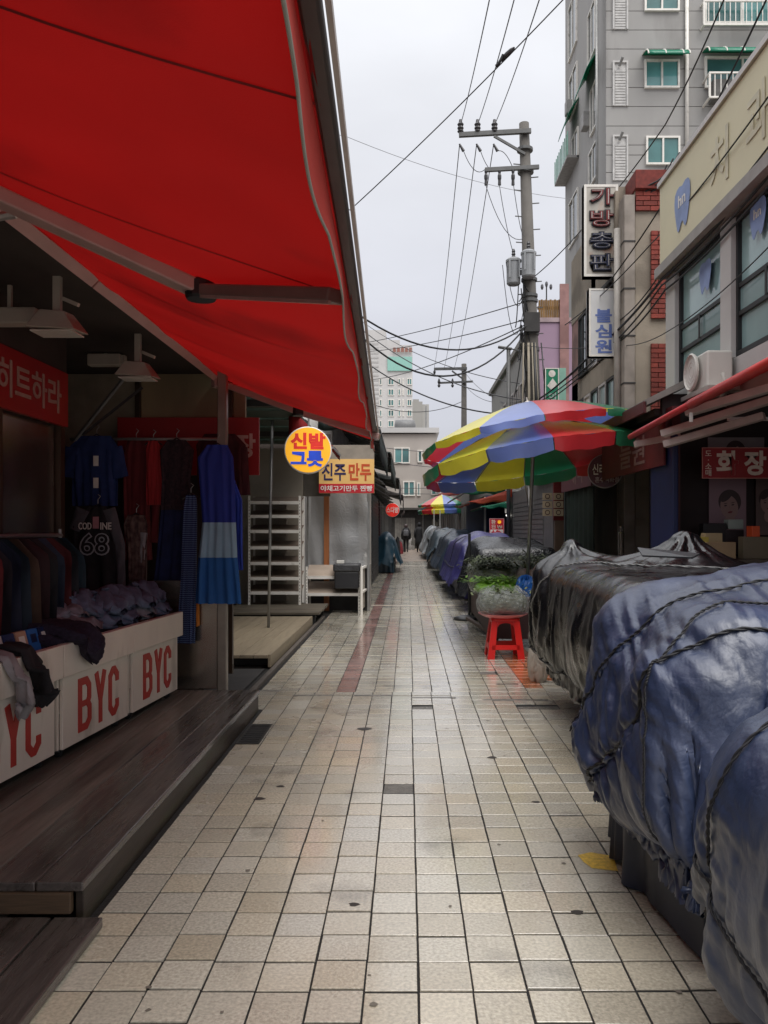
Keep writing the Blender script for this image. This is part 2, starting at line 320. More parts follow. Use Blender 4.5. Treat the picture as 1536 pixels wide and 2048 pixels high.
MB().tube([(-1.62, 4.12, ZT - .02), (-1.62, 7.0, ZT - .02)], .04, 4).build('support_beam', m_arm, AW)
MB().tube([(-1.66, -1.2, ZT + .07), (-1.66, 6.95, ZT + .07)], .05, 12).build('roller_tube', m_canopy, AW, smooth=True)
def pl(X, Y, d=-.05): return V(X, Y, ZT + (ZF - ZT) * (X + 1.62) / 1.42 + d)
def arm(ysh, yel, yfr, xel=-.80):
    s, el, fr_ = pl(-1.60, ysh, -.05), pl(xel, yel, -.075), pl(-.225, yfr, -.045)
    a1 = MB().bar(s, el, .10, .055).build('arm_inner', m_arm, AW, bevel=.008)
    a2 = MB().bar(el, fr_, .075, .045).build('arm_outer', M('arm_grey', '7a706b', .4, metal=.3, var=.12) if ysh < 5 else m_arm, AW, bevel=.006)
    MB().lathe(el + V(0, 0, -.035), (0, 0, 1), [(.055, 0), (.06, .01), (.06, .065), (.05, .075)], 14).build('elbow_joint', m_black, a1, smooth=False)
    d = (fr_ - el).normalized(); sd_ = d.cross(Z_).normalized()
    MB().bar(el + sd_ * .03 + d * .05 - Z_ * .026, fr_ + sd_ * .03 - Z_ * .026, .012, .012).build('arm_cable', m_alu, a2)
    MB().lathe(s + V(.0, 0, -.05), (0, 0, 1), [(.05, 0), (.055, .02), (.055, .07), (.04, .08)], 12).build('shoulder_bracket', m_arm, AW)
arm(2.81, 3.1, 2.545); arm(6.75, 6.5, 6.42, -.88)
for y in (2.05, 2.95, 3.05, 6.9):
    b = MB(); b.tube([(-1.60, y, ZT - .07), (-1.56, y, ZT - .11), (-1.50, y, ZT - .10), (-1.45, y, ZT - .05), (-1.44, y + .02, ZT - .005)], .018, 7); b.lathe((-1.60, y - .02, ZT - .075), (0, 1, 0), [(.03, 0), (.03, .05)], 10); b.lathe((-1.45, y - .02, ZT - .05), (0, 1, 0), [(.026, 0), (.026, .05)], 10)
    b.build('hinge_bracket', m_alu, AW)

# --- shop shell
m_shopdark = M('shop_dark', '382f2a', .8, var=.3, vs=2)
m_sheet = M('sheet_wall', '8a7a5c', .6, var=.25, vs=3, stretch=(1, 1, .3))
m_wood = M('deck_wood', '625a52', .45, coat=.3, crough=.25, var=.25, vs=9, stretch=(6, .5, 6), bump=.25, bs=40, rvar=.15, rnd='object', rndamt=.2, d2=('241c18', 1.1, .53, .75))
m_wooddark = M('deck_wood_wet', '453f3b', .33, coat=.7, crough=.2, var=.3, vs=9, stretch=(6, .5, 6), bump=.3, bs=40, rvar=.18, rs=4, d2=('1c1714', 1.3, .5, .7))
m_fascia = M('fascia_wood', '2e2620', .45, var=.3, vs=8, stretch=(1, .4, 4), d2=('2c2f1b', 2.5, .52, .6), bump=.2, bs=50)
SH = thing('clothing_shop', 'dark open clothing shop recess under the large red awning', 'shop', (-2.6, 4, 0))
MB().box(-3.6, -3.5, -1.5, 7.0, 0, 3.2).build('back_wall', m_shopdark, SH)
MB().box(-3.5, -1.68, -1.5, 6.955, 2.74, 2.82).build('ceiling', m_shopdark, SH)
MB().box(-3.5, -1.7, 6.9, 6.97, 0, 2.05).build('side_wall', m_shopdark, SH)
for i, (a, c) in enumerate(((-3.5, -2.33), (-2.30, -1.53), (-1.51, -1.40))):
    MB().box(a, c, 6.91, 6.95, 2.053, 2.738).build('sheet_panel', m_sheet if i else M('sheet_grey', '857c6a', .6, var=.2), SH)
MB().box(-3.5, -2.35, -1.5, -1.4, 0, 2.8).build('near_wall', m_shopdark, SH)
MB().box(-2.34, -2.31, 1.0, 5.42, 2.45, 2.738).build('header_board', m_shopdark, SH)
for (ya, yb, m_) in ((2.4, 3.9, m_steel), (3.95, 4.55, M('sheet_metal_dull', '6d655c', .3, metal=.6, var=.25, vs=3)), (4.62, 5.36, m_steel)):
    MB().box(-2.40, -2.37, ya, yb, .2, 2.1).build('steel_panel', m_, SH)
for y in (3.92, 4.585, 4.25): MB().box(-2.365, -2.33, y - .02, y + .02, .16, 2.1).build('post', M('brown_post', '3d2e22', .4, metal=.3), SH)
MB().box(-2.40, -2.33, 5.38, 5.44, .16, 2.82).build('post', MATS['brown_post'], SH)
for x in (-2.315, -1.52): MB().box(x - .02, x + .02, 6.85, 6.9, .16, 2.8).build('post', MATS['brown_post'], SH)
MB().tube([(-3.4, 6.86, 2.09), (-1.42, 6.86, 2.09)], .012, 8).build('cross_rail', MATS['brown_post'], SH)
MB().bar(P(150, 880, 6.2), P(265, 735, 5.6), .02, .02).build('ceiling_strut', m_grey, SH)
MB().bar(P(165, 870, 6.3), P(285, 775, 6.4), .02, .02).build('ceiling_strut', m_dark, SH)
# stainless end partition + post
pa = thing('steel_partition', 'stainless steel end panel and post at the far edge of the dark deck', 'partition', (-1.7, 6.2, .16))
MB().box(-2.15, -1.475, 6.20, 6.225, .16, 1.0).build('panel', m_steel, pa)
MB().box(-1.47, -1.40, 6.18, 6.25, .0, 2.75).build('post', M('post_galv', '8d857a', .35, metal=.7, var=.15), pa, bevel=.006)
# banner boards
def board(name, label, cat, p, u, v, mat, dep=.03, group=None, frame=None):
    p = Vector(p); u = Vector(u); v = Vector(v); n = u.cross(v).normalized()
    t = thing(name, label, cat, p + u / 2, group)
    MB().pbox(p, u, v, n, 0, 1, 0, 1, -dep, 0).build('panel', mat, t)
    if frame:
        L1, L2 = u.length, v.length; fb = MB(); w = frame[1]
        for a0, a1, b0, b1 in ((0, L1, 0, w), (0, L1, L2 - w, L2), (0, w, w, L2 - w), (L1 - w, L1, w, L2 - w)):
            fb.pbox(p, u.normalized(), v.normalized(), n, a0, a1, b0, b1, -dep * .9, .006)
        fb.build('frame', frame[0], t)
    return t, p, u, v, n
def fit(p, u, v, n, a0, a1, b0, b1): return p + u * a0 + v * b0 + n * .001, u * (a1 - a0), v * (b1 - b0)
t, p, u, v, n = board('shop_banner', 'red banner with pale lettering above the steel panels inside the shop', 'banner', (-2.30, 3.2, 2.09), (0, 2.22, 0), (0, 0, .36), m_red)
m_lt1 = M('faded_letter', '9a7f74', .6)
text('히트하라', *fit(p, u, v, n, .575, .95, .2, .8), m_lt1, t)
t, p, u, v, n = board('shop_banner', 'red banner facing the alley behind the hung clothes, one pale syllable showing', 'banner', P(235, 950, 6.8), V(283 * 6.8 / F, 0, 0), V(0, 0, 115 * 6.8 / F), m_red)
text('장', *fit(p, u, v, n, .835, .975, .30, .72), M('banner_letter', 'b59a92', .6), t, bold=.03)
text('시', *fit(p, u, v, n, .62, .76, .30, .72), MATS['banner_letter'], t, bold=.03)

# --- wooden deck
DK = thing('wooden_deck', 'dark wet timber deck in front of the clothing shop', 'deck', (-1.9, 4.5, 0))
xs = [-1.14, -1.31, -1.495, -1.64, -1.79, -1.94, -2.09, -2.24, -2.39, -2.54, -2.69, -2.84, -2.99, -3.2]
for i in range(len(xs) - 1):
    MB().box(xs[i + 1] + .004, xs[i] - .0, 2.81, 6.17 - .004 * (i % 3), .125, .16 - .0015 * (i % 2)).build('plank', m_wooddark if i < 2 else m_wood, DK, bevel=.005)
MB().box(-1.175, -1.145, 2.83, 6.15, .0, .124).build('fascia_board', m_fascia, DK, bevel=.004)
MB().box(-3.2, -1.18, 2.80, 2.83, .05, .124).build('end_board', M('end_grain', '4a3a2a', .6, var=.3, vs=20, stretch=(.5, 1, 8)), DK, bevel=.004)
MB().box(-3.2, -1.18, 6.12, 6.15, .0, .124).build('end_board', m_fascia, DK)
for y in (3.6, 4.6, 5.5): MB().box(-3.15, -1.18, y, y + .06, .0, .124).build('joist', m_dark, DK)
st = thing('timber_step', 'low dark timber step in front of the deck at lower left', 'step', (-1.3, 2, 0))
for x0, x1 in ((-1.23, -1.06), (-1.50, -1.24), (-1.78, -1.51), (-2.1, -1.79)):
    MB().box(x0, x1, .8, 2.785, .012, .05).build('plank', m_wooddark, st, bevel=.005)
MB().box(-1.2, -1.09, .8, 2.7, -.0, .011).build('runner', m_dark, st)

# --- white display stands with red lettering
m_stand = M('stand_white', 'ded6c8', .4, var=.07, vs=4, stretch=(1, 1, .4), d2=('948a78', 5, .56, .45))
m_byc = M('byc_red', 'b23a32', .5, var=.06)
def bx(Y): return -1.895 + .0875 * (Y - 3.72)
bu = V(.0875, 1, 0).normalized(); bn = V(1, -.0875, 0).normalized()
for i, (ya, yb, lb) in enumerate(((3.40, 4.20, 'nearest white display stand with red lettering, partly out of frame at left'),
                                  (4.285, 5.08, 'middle white display stand with full red lettering on its front panel'),
                                  (5.156, 5.92, 'farthest white display stand with red lettering, next to the steel post'))):
    p = V(bx(ya), ya, 0); L_ = (yb - ya) * V(.0875, 1, 0).length
    t = thing('display_stand', lb, 'display stand', p, 'white lettered display stands on the deck')
    MB().pbox(p, bu, Z_, bn, 0, L_, .215, .62, -.02, 0).build('front_panel', m_stand, t, bevel=.003)
    MB().pbox(p, bu, Z_, bn, -.04, L_ + .035, .61, .785, -.015, .03).build('rim_board', m_stand, t, bevel=.004)
    MB().pbox(p, bu, Z_, bn, -.03, L_ + .03, .60, .63, -.62, -.021).build('tray', m_stand, t)
    for a in (-.02, L_ + .002): MB().pbox(p, bu, Z_, bn, a, a + .02, .215, .70, -.60, -.022).build('side_panel', m_stand, t)
    MB().pbox(p, bu, Z_, bn, -.04, L_ + .035, .632, .72, -.64, -.622).build('back_board', m_stand, t)
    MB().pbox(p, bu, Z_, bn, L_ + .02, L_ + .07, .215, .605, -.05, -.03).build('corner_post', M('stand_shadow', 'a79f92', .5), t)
    for a in (.06, L_ - .06):
        for c in (-.06, -.55):
            w = MB().lathe(p + bu * a + bn * c + Z_ * .187, bu, [(.012, -.012), (.026, -.01), (.026, .01), (.012, .012)], 12).build('caster', m_black, t)
            MB().pbox(p + bu * a + bn * c, bu, Z_, bn, -.014, .014, .19, .215, -.014, .014).build('caster_fork', m_grey, w)
    q = p + bn * .001
    for ch, a0, a1 in (('B', .20, .39), ('Y', .44, .62), ('C', .66, .83)):   # tall condensed letters from bars
        lb_ = MB(); x0, x1 = a0 * L_, a1 * L_; z0, z1 = .265, .565; w = .042; s = .03
        def B(c0, c1, d0, d1): lb_.pbox(q, bu, Z_, bn, c0, c1, d0, d1, 0, .004)
        def rib(pts, wd=w, closed=False, dep=.004):   # mitred stroke with cut corners
            pts = [Vector((x_, z_)) for x_, z_ in pts]; K = len(pts); L1, L2 = [], []
            for i_ in range(K):
                p0 = pts[i_ - 1] if (i_ or closed) else None; p1 = pts[(i_ + 1) % K] if (i_ < K - 1 or closed) else None
                d0 = (pts[i_] - p0).normalized() if p0 is not None else None; d1 = (p1 - pts[i_]).normalized() if p1 is not None else None
                d0 = d0 or d1; d1 = d1 or d0; n0, n1 = Vector((-d0.y, d0.x)), Vector((-d1.y, d1.x)); m_ = (n0 + n1).normalized(); m_ *= wd / 2 / max(.4, m_.dot(n0)); L1.append(pts[i_] + m_); L2.append(pts[i_] - m_)
            n_ = K if closed else K - 1
            for i_ in range(n_):
                k_ = (i_ + 1) % K; lb_.prism([q + bu * c_.x + Z_ * c_.y for c_ in (L1[i_], L1[k_], L2[k_], L2[i_])], bn * dep)
        h_ = w / 2; c_ = .035
        if ch == 'B':
            rib([(x0 + h_, z0 + h_), (x1 - h_ - c_, z0 + h_), (x1 - h_, z0 + h_ + c_), (x1 - h_, .415 - c_ * .7), (x1 - h_ - c_ * .6, .418), (x1 - h_ - .004, .418 + c_ * .7), (x1 - h_ - .004, z1 - h_ - c_), (x1 - h_ - c_, z1 - h_), (x0 + h_, z1 - h_)], closed=True); rib([(x0 + w, .418), (x1 - h_ - c_ * .6, .418)], w * .8, dep=.003)
        elif ch == 'Y':
            xm = (x0 + x1) / 2; rib([(xm, z0), (xm, .42)]); rib([(xm, .40), (x1 - h_, z1)], dep=.0045); rib([(xm, .40), (x0 + h_, z1)], dep=.0042)
        else:
            rib([(x1 - h_, .36), (x1 - h_, z0 + h_ + c_), (x1 - h_ - c_, z0 + h_), (x0 + h_ + c_, z0 + h_), (x0 + h_, z0 + h_ + c_), (x0 + h_, z1 - h_ - c_), (x0 + h_ + c_, z1 - h_), (x1 - h_ - c_, z1 - h_), (x1 - h_, z1 - h_ - c_), (x1 - h_, .47)])
        lb_.build('letter', m_byc, t)

# --- folded goods on the stands
m_shirt = M('shirt_blue_grey', '5a667c', .85, var=.35, vs=14, bump=.3, bs=80)
m_shirt2 = M('shirt_grey', '7a7d86', .85, var=.35, vs=20)
m_navy = M('navy_cloth', '14204a', .85, var=.3, vs=12)
m_blackc = M('black_cloth', (.014, .013, .015), .9, var=.3, vs=20)
m_greyc = M('grey_cloth', '8d8a8c', .85, var=.15, vs=15)
def cloth_heap(name, label, cat, path, w, hgt, mat, seed=0, rough_=.02, group=None):
    """rumpled folded cloth lying along a path of (x,y,z) points"""
    rg = random.Random(seed); ph = [rg.uniform(0, 6) for _ in range(6)]; K = len(path)
    def fn(u, v):
        i = min(int(v * (K - 1)), K - 2); f = v * (K - 1) - i; c = Vector(path[i]).lerp(Vector(path[i + 1]), f); d = (Vector(path[i + 1]) - Vector(path[i])).normalized(); s_ = d.cross(Z_)
        if s_.length < .2: s_ = V(0, 1, 0)
        s_.normalize(); nn_ = s_.cross(d); a = 2 * math.pi * u
        r1 = w * .5 * (1 + .12 * math.sin(3 * a + ph[0] + v * 9)); env = min(1, 4 * min(v, 1 - v) + .35)
        q = c + s_ * math.cos(a) * r1 * env + nn_ * math.sin(a) * hgt * .5 * env
        return q + V(math.sin(17 * v + 5 * a + ph[1]), math.sin(13 * v + 4 * a + ph[2]), math.sin(15 * v + 6 * a + ph[3])) * rough_
    return tag(MB().grid(fn, 28, 36).build(name, mat, None, smooth=True), label, cat, group)
for i in range(9):
    Y = 4.75 + i * .135; x = bx(Y) - .24 - .06 * (i % 2)
    cloth_heap('folded_shirt', f'rumpled grey blue shirt on the white stands, {ORD[8 - i]} from the steel post', 'shirt',
               [(x - .22, Y, .80 + .02 * (i % 3)), (x, Y + .02, .85 + .03 * (i % 2)), (x + .2, Y, .80)], .36, .10, m_shirt if i % 3 else m_shirt2, i, .012, group='folded shirts on the stands')
for i in range(8):
    Y = 4.8 + i * .15; x = bx(Y) - .30 + .05 * (i % 3)
    cloth_heap('folded_shirt', f'pale grey folded shirt on top of the shirt pile, {ORD[7 - i]} from the steel post', 'shirt', [(x - .18, Y, .89 + .015 * (i % 3)), (x, Y + .03, .93 + .03 * ((i * 2) % 3)), (x + .16, Y - .02, .875)], .26, .06, (m_shirt2, m_shirt, m_shirt)[i % 3], 60 + i, .016, group='folded shirts on top of the pile')
pk = [('2b3f6e', 'navy'), ('3f86c9', 'bright blue'), ('c9c4bd', 'pale'), ('23305c', 'dark blue'), ('b5917a', 'tan'), ('2e64a8', 'mid blue'), ('1f2b50', 'deep navy')]
for i, (c, nm) in enumerate(pk):
    Y = 3.62 + i * .105; q = V(bx(Y) - .08, Y, .735)
    t = thing('sock_pack', f'{nm} packet standing on edge along the front of the near stand', 'packet', q, 'packets on the near stand')
    bb = MB(); bb.pbox(q, bu, V(-.25, 0, .97), bn, 0, .092, 0, .145, -.02, 0); bb.build('card', M('pack_' + nm, c, .35, var=.1), t)
    MB().pbox(q, bu, V(-.25, 0, .97), bn, .02, .07, .075, .12, .0005, .002).build('print', M('pack_print' + str(i % 2), ('e0dcd2', '1c2748')[i % 2], .4), t)
for i in range(5):
    Y = 3.7 + i * .2; cloth_heap('clothing_bundle', f'dark folded clothing bundle behind the packets, {ORD[i]} from the left', 'clothing', [(bx(Y) - .5, Y, .74), (bx(Y) - .35, Y + .03, .79), (bx(Y) - .2, Y, .76)], .2, .1, (m_navy, m_blackc, m_shirt)[i % 3], 30 + i, .015, group='dark bundles on the near stand')
cloth_heap('knitted_sweater', 'dark purple knitted sweater spilling over the rim between two stands', 'knitwear', [(bx(4.4) - .38, 4.3, .80), (bx(4.4) - .15, 4.42, .82), (bx(4.45) + .02, 4.5, .80), (bx(4.5) + .06, 4.52, .66)], .34, .13, M('purple_knit', '241c2e', .95, var=.4, vs=60, bump=.6, bs=120), 3, .02)
cloth_heap('folded_trousers', 'grey trousers hanging over the rim of the nearest stand', 'trousers', [(bx(3.78) - .25, 3.72, .80), (bx(3.78) + .0, 3.76, .80), (bx(3.78) + .055, 3.78, .70), (bx(3.78) + .075, 3.8, .58), (bx(3.78) + .06, 3.8, .50)], .17, .055, m_greyc, 4, .006)
cloth_heap('folded_trousers', 'black trousers hanging over the rim beside the grey pair', 'trousers', [(bx(3.9) - .25, 3.9, .82), (bx(3.9) + .0, 3.92, .81), (bx(3.9) + .055, 3.93, .72), (bx(3.9) + .075, 3.96, .60), (bx(3.9) + .06, 3.98, .52)], .17, .06, m_blackc, 5, .006)

# --- clothes hanging in the recess
def garment(name, label, cat, Y, rows, mats, seed=0, thick=.07, folds=6, sleeves=(), neck=True, sub=None):
    """rows: (px_left, px_right, py) outline in the photo at depth Y; mats: [(from_row, mat)] bands"""
    rg = random.Random(seed); ph = [rg.uniform(0, 6.28) for _ in range(4)]
    pts = [(P(a, y, Y), P(c, y, Y)) for a, c, y in rows]; N = 36
    t = thing(name, label, cat, ((pts[0][0] + pts[0][1]) / 2))
    def ring(r, f):
        L0, R0 = pts[r]; L1, R1 = pts[min(r + 1, len(pts) - 1)]; L_ = L0.lerp(L1, f); R_ = R0.lerp(R1, f); c = (L_ + R_) / 2; w = (R_ - L_).length / 2
        hh = (pts[0][0].z - c.z) / max(.01, pts[0][0].z - pts[-1][0].z); out_ = []
        for j in range(N):
            a = 2 * math.pi * j / N; rp = 1 + .10 * hh * math.sin(folds * 2 * a + ph[0] + .6 * math.sin(hh * 3 + ph[1]))
            fold = .026 * (hh + .15) * math.sin(folds * 3 * math.cos(a) + ph[2] + .8 * math.sin(hh * 4)) + .012 * hh * math.sin(folds * 7 * math.cos(a) + ph[1]) + .006 * math.sin(9 * math.cos(a) + hh * 7 + ph[3])
            out_.append(V(c.x + math.cos(a) * w * (1 + .02 * math.sin(9 * hh + ph[3])), c.y + math.sin(a) * thick * (.45 + .55 * hh) * rp * .5 + fold, c.z))
        return out_
    for bi, (r0, mat) in enumerate(mats):
        r1 = mats[bi + 1][0] if bi + 1 < len(mats) else len(rows) - 1; rings = []
        for r in range(r0, r1):
            for s_ in range(5): rings.append(ring(r, s_ / 5))
        rings.append(ring(r1, 0) if r1 < len(rows) else ring(len(rows) - 1, 0))
        b = MB(); K = len(rings); b.add([v_ for rr in rings for v_ in rr], [(i * N + j, i * N + (j + 1) % N, (i + 1) * N + (j + 1) % N, (i + 1) * N + j) for i in range(K - 1) for j in range(N)] + ([tuple(range(N))] if bi == 0 else []))
        b.build(('body', 'waist_band', 'skirt', 'hem')[bi] if len(mats) > 1 else 'body', mat, t, smooth=True)
    for (ax, ay, bx_, by_, w0, w1, mat) in sleeves:
        a_, b_ = P(ax, ay, Y), P(bx_, by_, Y); b = MB()
        def sl(u, v_):
            c = a_.lerp(b_, v_); d = (b_ - a_).normalized(); s_ = d.cross(Y_).normalized(); w = (w0 + (w1 - w0) * v_) * Y / F; al = 2 * math.pi * u
            return c + s_ * math.cos(al) * w * .5 + Y_ * (math.sin(al) * .022 + .006 * math.sin(8 * v_ + 3 * al))
        b.grid(sl, 16, 10).build('sleeve', mat, t, smooth=True)
    c = (pts[0][0] + pts[0][1]) / 2
    MB().tube([c + V(-.07, 0, -.03), c + V(0, 0, .015), c + V(.07, 0, -.03)], .006, 6).build('hanger', m_black, t)
    MB().tube([c + V(0, 0, .01), c + V(0, 0, .05), c + V(.02, 0, .075), c + V(.0, 0, .09)], .003, 5).build('hook', m_grey, t)
    return t
m_slv = M('sleeve_grey', '4f4d52', .85, var=.15, vs=15)
m_nav2 = M('navy_tee', '1b2e60', .85, var=.15, vs=20)
m_redc = M('red_cloth', '5a141a', .85, var=.15, vs=10)
m_red2 = M('bright_red_cloth', '9a2226', .85, var=.1)
m_maroon = M('maroon_cloth', '3a1218', .9, var=.25, vs=14)
m_royal = M('royal_blue', '1b2f86', .8, var=.1)
m_sky = M('pale_blue_cloth', '86a6b8', .8, var=.08)
m_mid = M('mid_blue_cloth', '1c5796', .8, var=.1)
m_patt = M('dark_pattern', '1a1720', .85, col2='3a2a30', vs=40)
def stripe_mat():
    m = bpy.data.materials.new('navy_stripes'); m.use_nodes = True; t = m.node_tree; bs_ = t.nodes['Principled BSDF']; bs_.inputs['Roughness'].default_value = .85
    g = nn(t, 'ShaderNodeNewGeometry'); w = nn(t, 'ShaderNodeTexWave', bands_direction='Z'); w.inputs['Scale'].default_value = 22; w.inputs['Distortion'].default_value = .3; t.links.new(g.outputs['Position'], w.inputs[0])
    r = nn(t, 'ShaderNodeValToRGB'); r.color_ramp.elements[0].position = .6; r.color_ramp.elements[0].color = (*lin('15224a'), 1); r.color_ramp.elements[1].position = .75; r.color_ramp.elements[1].color = (*lin('5a6f96'), 1)
    t.links.new(w.outputs[0], r.inputs[0]); t.links.new(r.outputs[0], bs_.inputs['Base Color']); return m
m_str = stripe_mat()
t = garment('t_shirt', 'navy blue t-shirt with two white tags, leftmost of the hung clothes', 'shirt', 6.35, [(165, 222, 872), (140, 236, 892), (144, 236, 930), (146, 236, 1012)], [(0, m_nav2)], 1, sleeves=[(148, 895, 140, 955, 34, 30, m_nav2), (228, 895, 242, 955, 34, 30, m_nav2)])
for y in (922, 966): MB().pbox(P(192, y + 10, 6.28), X_, Z_, -Y_, -.02, .02, 0, .08, 0, .004).build('price_tag', m_white, t)
t = garment('jersey', 'black raglan jersey with grey sleeves and white numerals', 'jersey', 6.2, [(178, 214, 1012), (148, 232, 1050), (146, 234, 1110), (144, 236, 1205)], [(0, m_blackc)], 2, thick=.06, folds=3, sleeves=[(166, 1018, 150, 1060, 30, 22, m_slv), (218, 1018, 240, 1090, 26, 20, m_slv), (240, 1088, 243, 1172, 20, 16, m_slv)])
m_num = M('numeral_grey', 'a4a7ac', .6)
pj = P(157, 1059, 6.14); text('COD', pj, V(26 * 6.14 / F, 0, 0), V(0, 0, 14 * 6.14 / F), m_white, t, name='print'); text('INE', P(201, 1059, 6.14), V(22 * 6.14 / F, 0, 0), V(0, 0, 14 * 6.14 / F), m_white, t, name='print')
text('68', P(159, 1111, 6.14), V(60 * 6.14 / F, 0, 0), V(0, 0, 46 * 6.14 / F), m_num, t, name='print', bold=.04)
text('68', P(162, 1108, 6.137), V(54 * 6.14 / F, 0, 0), V(0, 0, 40 * 6.14 / F), m_blackc, t, name='print', bold=.0)
MB().pbox(P(186, 1057, 6.13), X_, Z_, -Y_, 0, .045, 0, .09, 0, .004).build('price_tag', M('pink_tag', 'b07a80', .5), t)
t = garment('red_blouse', 'dark red hung blouse between the navy t-shirt and bright red jacket', 'blouse', 6.45, [(255, 290, 880), (246, 300, 905), (250, 298, 1000), (248, 302, 1120)], [(0, m_redc)], 3)
t = garment('red_jacket', 'bright red hung jacket, narrow, beside the dark patterned dress', 'jacket', 6.4, [(298, 316, 882), (293, 322, 900), (296, 326, 1010)], [(0, m_red2)], 4, sleeves=[(312, 1000, 308, 1085, 16, 14, m_redc)])
t = garment('patterned_top', 'dark patterned hung dress with navy skirt in the middle of the row', 'dress', 6.35, [(335, 372, 880), (320, 388, 900), (325, 380, 960), (322, 384, 1020), (300, 392, 1230)], [(0, m_patt), (3, m_navy)], 5, folds=7)
t = garment('knit_dress', 'patterned knit with pale sleeve hanging below the red blouse', 'knitwear', 6.4, [(256, 290, 1030), (248, 296, 1050), (255, 295, 1110), (258, 290, 1195)], [(0, M('floral_dark', '3a2226', .85, col2='6f5a52', vs=25))], 15, sleeves=[(288, 1065, 284, 1125, 14, 12, m_greyc)])
t = garment('maroon_jacket', 'maroon hung jacket above and behind the blue colour block dress', 'jacket', 6.42, [(410, 470, 868), (392, 492, 890), (398, 490, 990)], [(0, m_maroon)], 6, sleeves=[(484, 895, 492, 990, 22, 18, m_maroon)])
t = garment('colour_block_dress', 'navy dress with pale blue waist band and mid blue skirt', 'dress', 6.04, [(414, 455, 890), (396, 466, 915), (400, 470, 980), (403, 472, 1045), (396, 474, 1115), (390, 484, 1207)], [(0, m_royal), (3, m_sky), (4, m_mid)], 7, folds=5)
t = garment('blue_dress', 'royal blue dress showing behind the colour block dress at its right', 'dress', 6.25, [(440, 470, 960), (452, 484, 1000), (450, 487, 1140)], [(0, M('royal_bright', '2340a8', .8))], 8)
t = garment('striped_dress', 'long navy striped dress hanging below the others by the steel panel', 'dress', 6.13, [(372, 392, 990), (368, 394, 1010), (362, 393, 1150), (354, 391, 1286)], [(0, m_str)], 9)
t = garment('orange_scarf', 'narrow orange scarf hanging behind the striped dress', 'scarf', 6.16, [(388, 398, 1170), (386, 399, 1190), (388, 398, 1252)], [(0, M('orange_cloth', 'c8792a', .8))], 10, thick=.03)
tag(MB().tube([(-2.7, 6.4, 2.12), (-1.45, 6.4, 2.12)], .012, 8).build('clothes_rail', m_grey, None, smooth=True), 'grey rail carrying the hung clothes in front of the red banner', 'rail')
# rack of clothes along the left panels
rk = thing('clothes_rack', 'metal clothes rack in front of the steel panels behind the stands', 'rack', (-2.25, 4.2, .16))
MB().tube([(-2.25, 3.2, 1.36), (-2.25, 5.2, 1.36)], .012, 8).build('rail', m_grey, rk)
for y in (3.22, 5.18): MB().tube([(-2.25, y, .16), (-2.25, y, 1.4)], .012, 8).build('upright', m_grey, rk)
cols = [('5a1520', 'burgundy'), ('7a1c22', 'red'), ('2a2330', 'plum'), ('1b2747', 'navy'), ('22384a', 'petrol'), ('5c4636', 'brown'), ('3a1820', 'wine'), ('20242c', 'charcoal'), ('31435c', 'slate blue'), ('6b2228', 'brick red'), ('28303a', 'iron grey'), ('183a4a', 'teal')]
for i, (c, nm) in enumerate(cols):
    y = 3.9 + i * .105
    def fn(u_, v_, y=y, i=i):
        a = 2 * math.pi * u_; w = (.10 + .12 * min(1, v_ * 6)); return V(-2.25 + math.cos(a) * w, y + math.sin(a) * .03 * (1 + .4 * math.sin(7 * v_ + i)) + .015 * math.sin(3 * a + i + 4 * v_), 1.345 - v_ * (.55 + .1 * (i % 3)))
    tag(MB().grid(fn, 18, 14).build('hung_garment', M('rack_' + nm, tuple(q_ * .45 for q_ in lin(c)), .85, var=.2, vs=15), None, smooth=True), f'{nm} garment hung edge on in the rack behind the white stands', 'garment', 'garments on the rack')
# lamps under the ceiling
m_lamp = M('lamp_grey', 'a69d90', .45, var=.08)
for i, (px, py, Y, lb) in enumerate(((115, 650, 4.25, 'nearer square floodlight hanging under the dark shop ceiling'), (276, 745, 5.5, 'second square floodlight under the ceiling, above the hung clothes'), (480, 792, 9.0, 'small floodlight under the roof of the shoe shop'))):
    c = P(px, py, Y); k = 1 if i < 2 else .7
    t = thing('floodlight', lb, 'lamp', c, 'floodlights under the ceilings')
    MB().add([c + V(*q) * k for q in ((-.13, -.10, -.03), (.13, -.10, -.045), (.13, .10, -.03), (-.13, .10, -.02), (-.07, -.06, .07), (.06, -.06, .06), (.06, .06, .07), (-.07, .06, .075))], [(3, 2, 1, 0), (4, 5, 6, 7), (0, 1, 5, 4), (1, 2, 6, 5), (2, 3, 7, 6), (3, 0, 4, 7)]).build('housing', m_lamp, t, bevel=.006)
    MB().pbox(c + V(0, 0, -.045) * k, X_, Y_, Z_, -.11 * k, .11 * k, -.08 * k, .08 * k, -.004, .002).build('lens', M('lamp_lens', 'cfc9bd', .25), t)
    MB().box(c.x - .02, c.x + .02, c.y - .015, c.y + .015, c.z + .06 * k, 2.742 if i < 2 else c.z + .2).build('stem', m_lamp, t)
    MB().bar(c + V(.03, 0, .14) * k, c + V(.12, -.02, .10) * k, .02, .02).build('bracket', m_lamp, t)
c = P(212, 722, 6.1); t = thing('tube_light', 'unlit grey tube light fixture high in the shop recess', 'lamp', c)
MB().box(c.x - .13, c.x + .12, c.y - .04, c.y + .04, c.z - .04, c.z + .05).build('housing', m_lamp, t, bevel=.008); MB().box(c.x + .122, c.x + .15, c.y - .03, c.y + .03, c.z - .02, c.z + .04).build('end_cap', m_lamp, t)
MB().box(c.x - .01, c.x + .01, c.y - .01, c.y + .01, c.z + .05, max(c.z + .055, 2.742)).build('stem', m_lamp, t)
c = P(20, 640, 4.4); t = thing('tube_light', 'grey tube light fixture at the left edge beside the nearer floodlight', 'lamp', c)
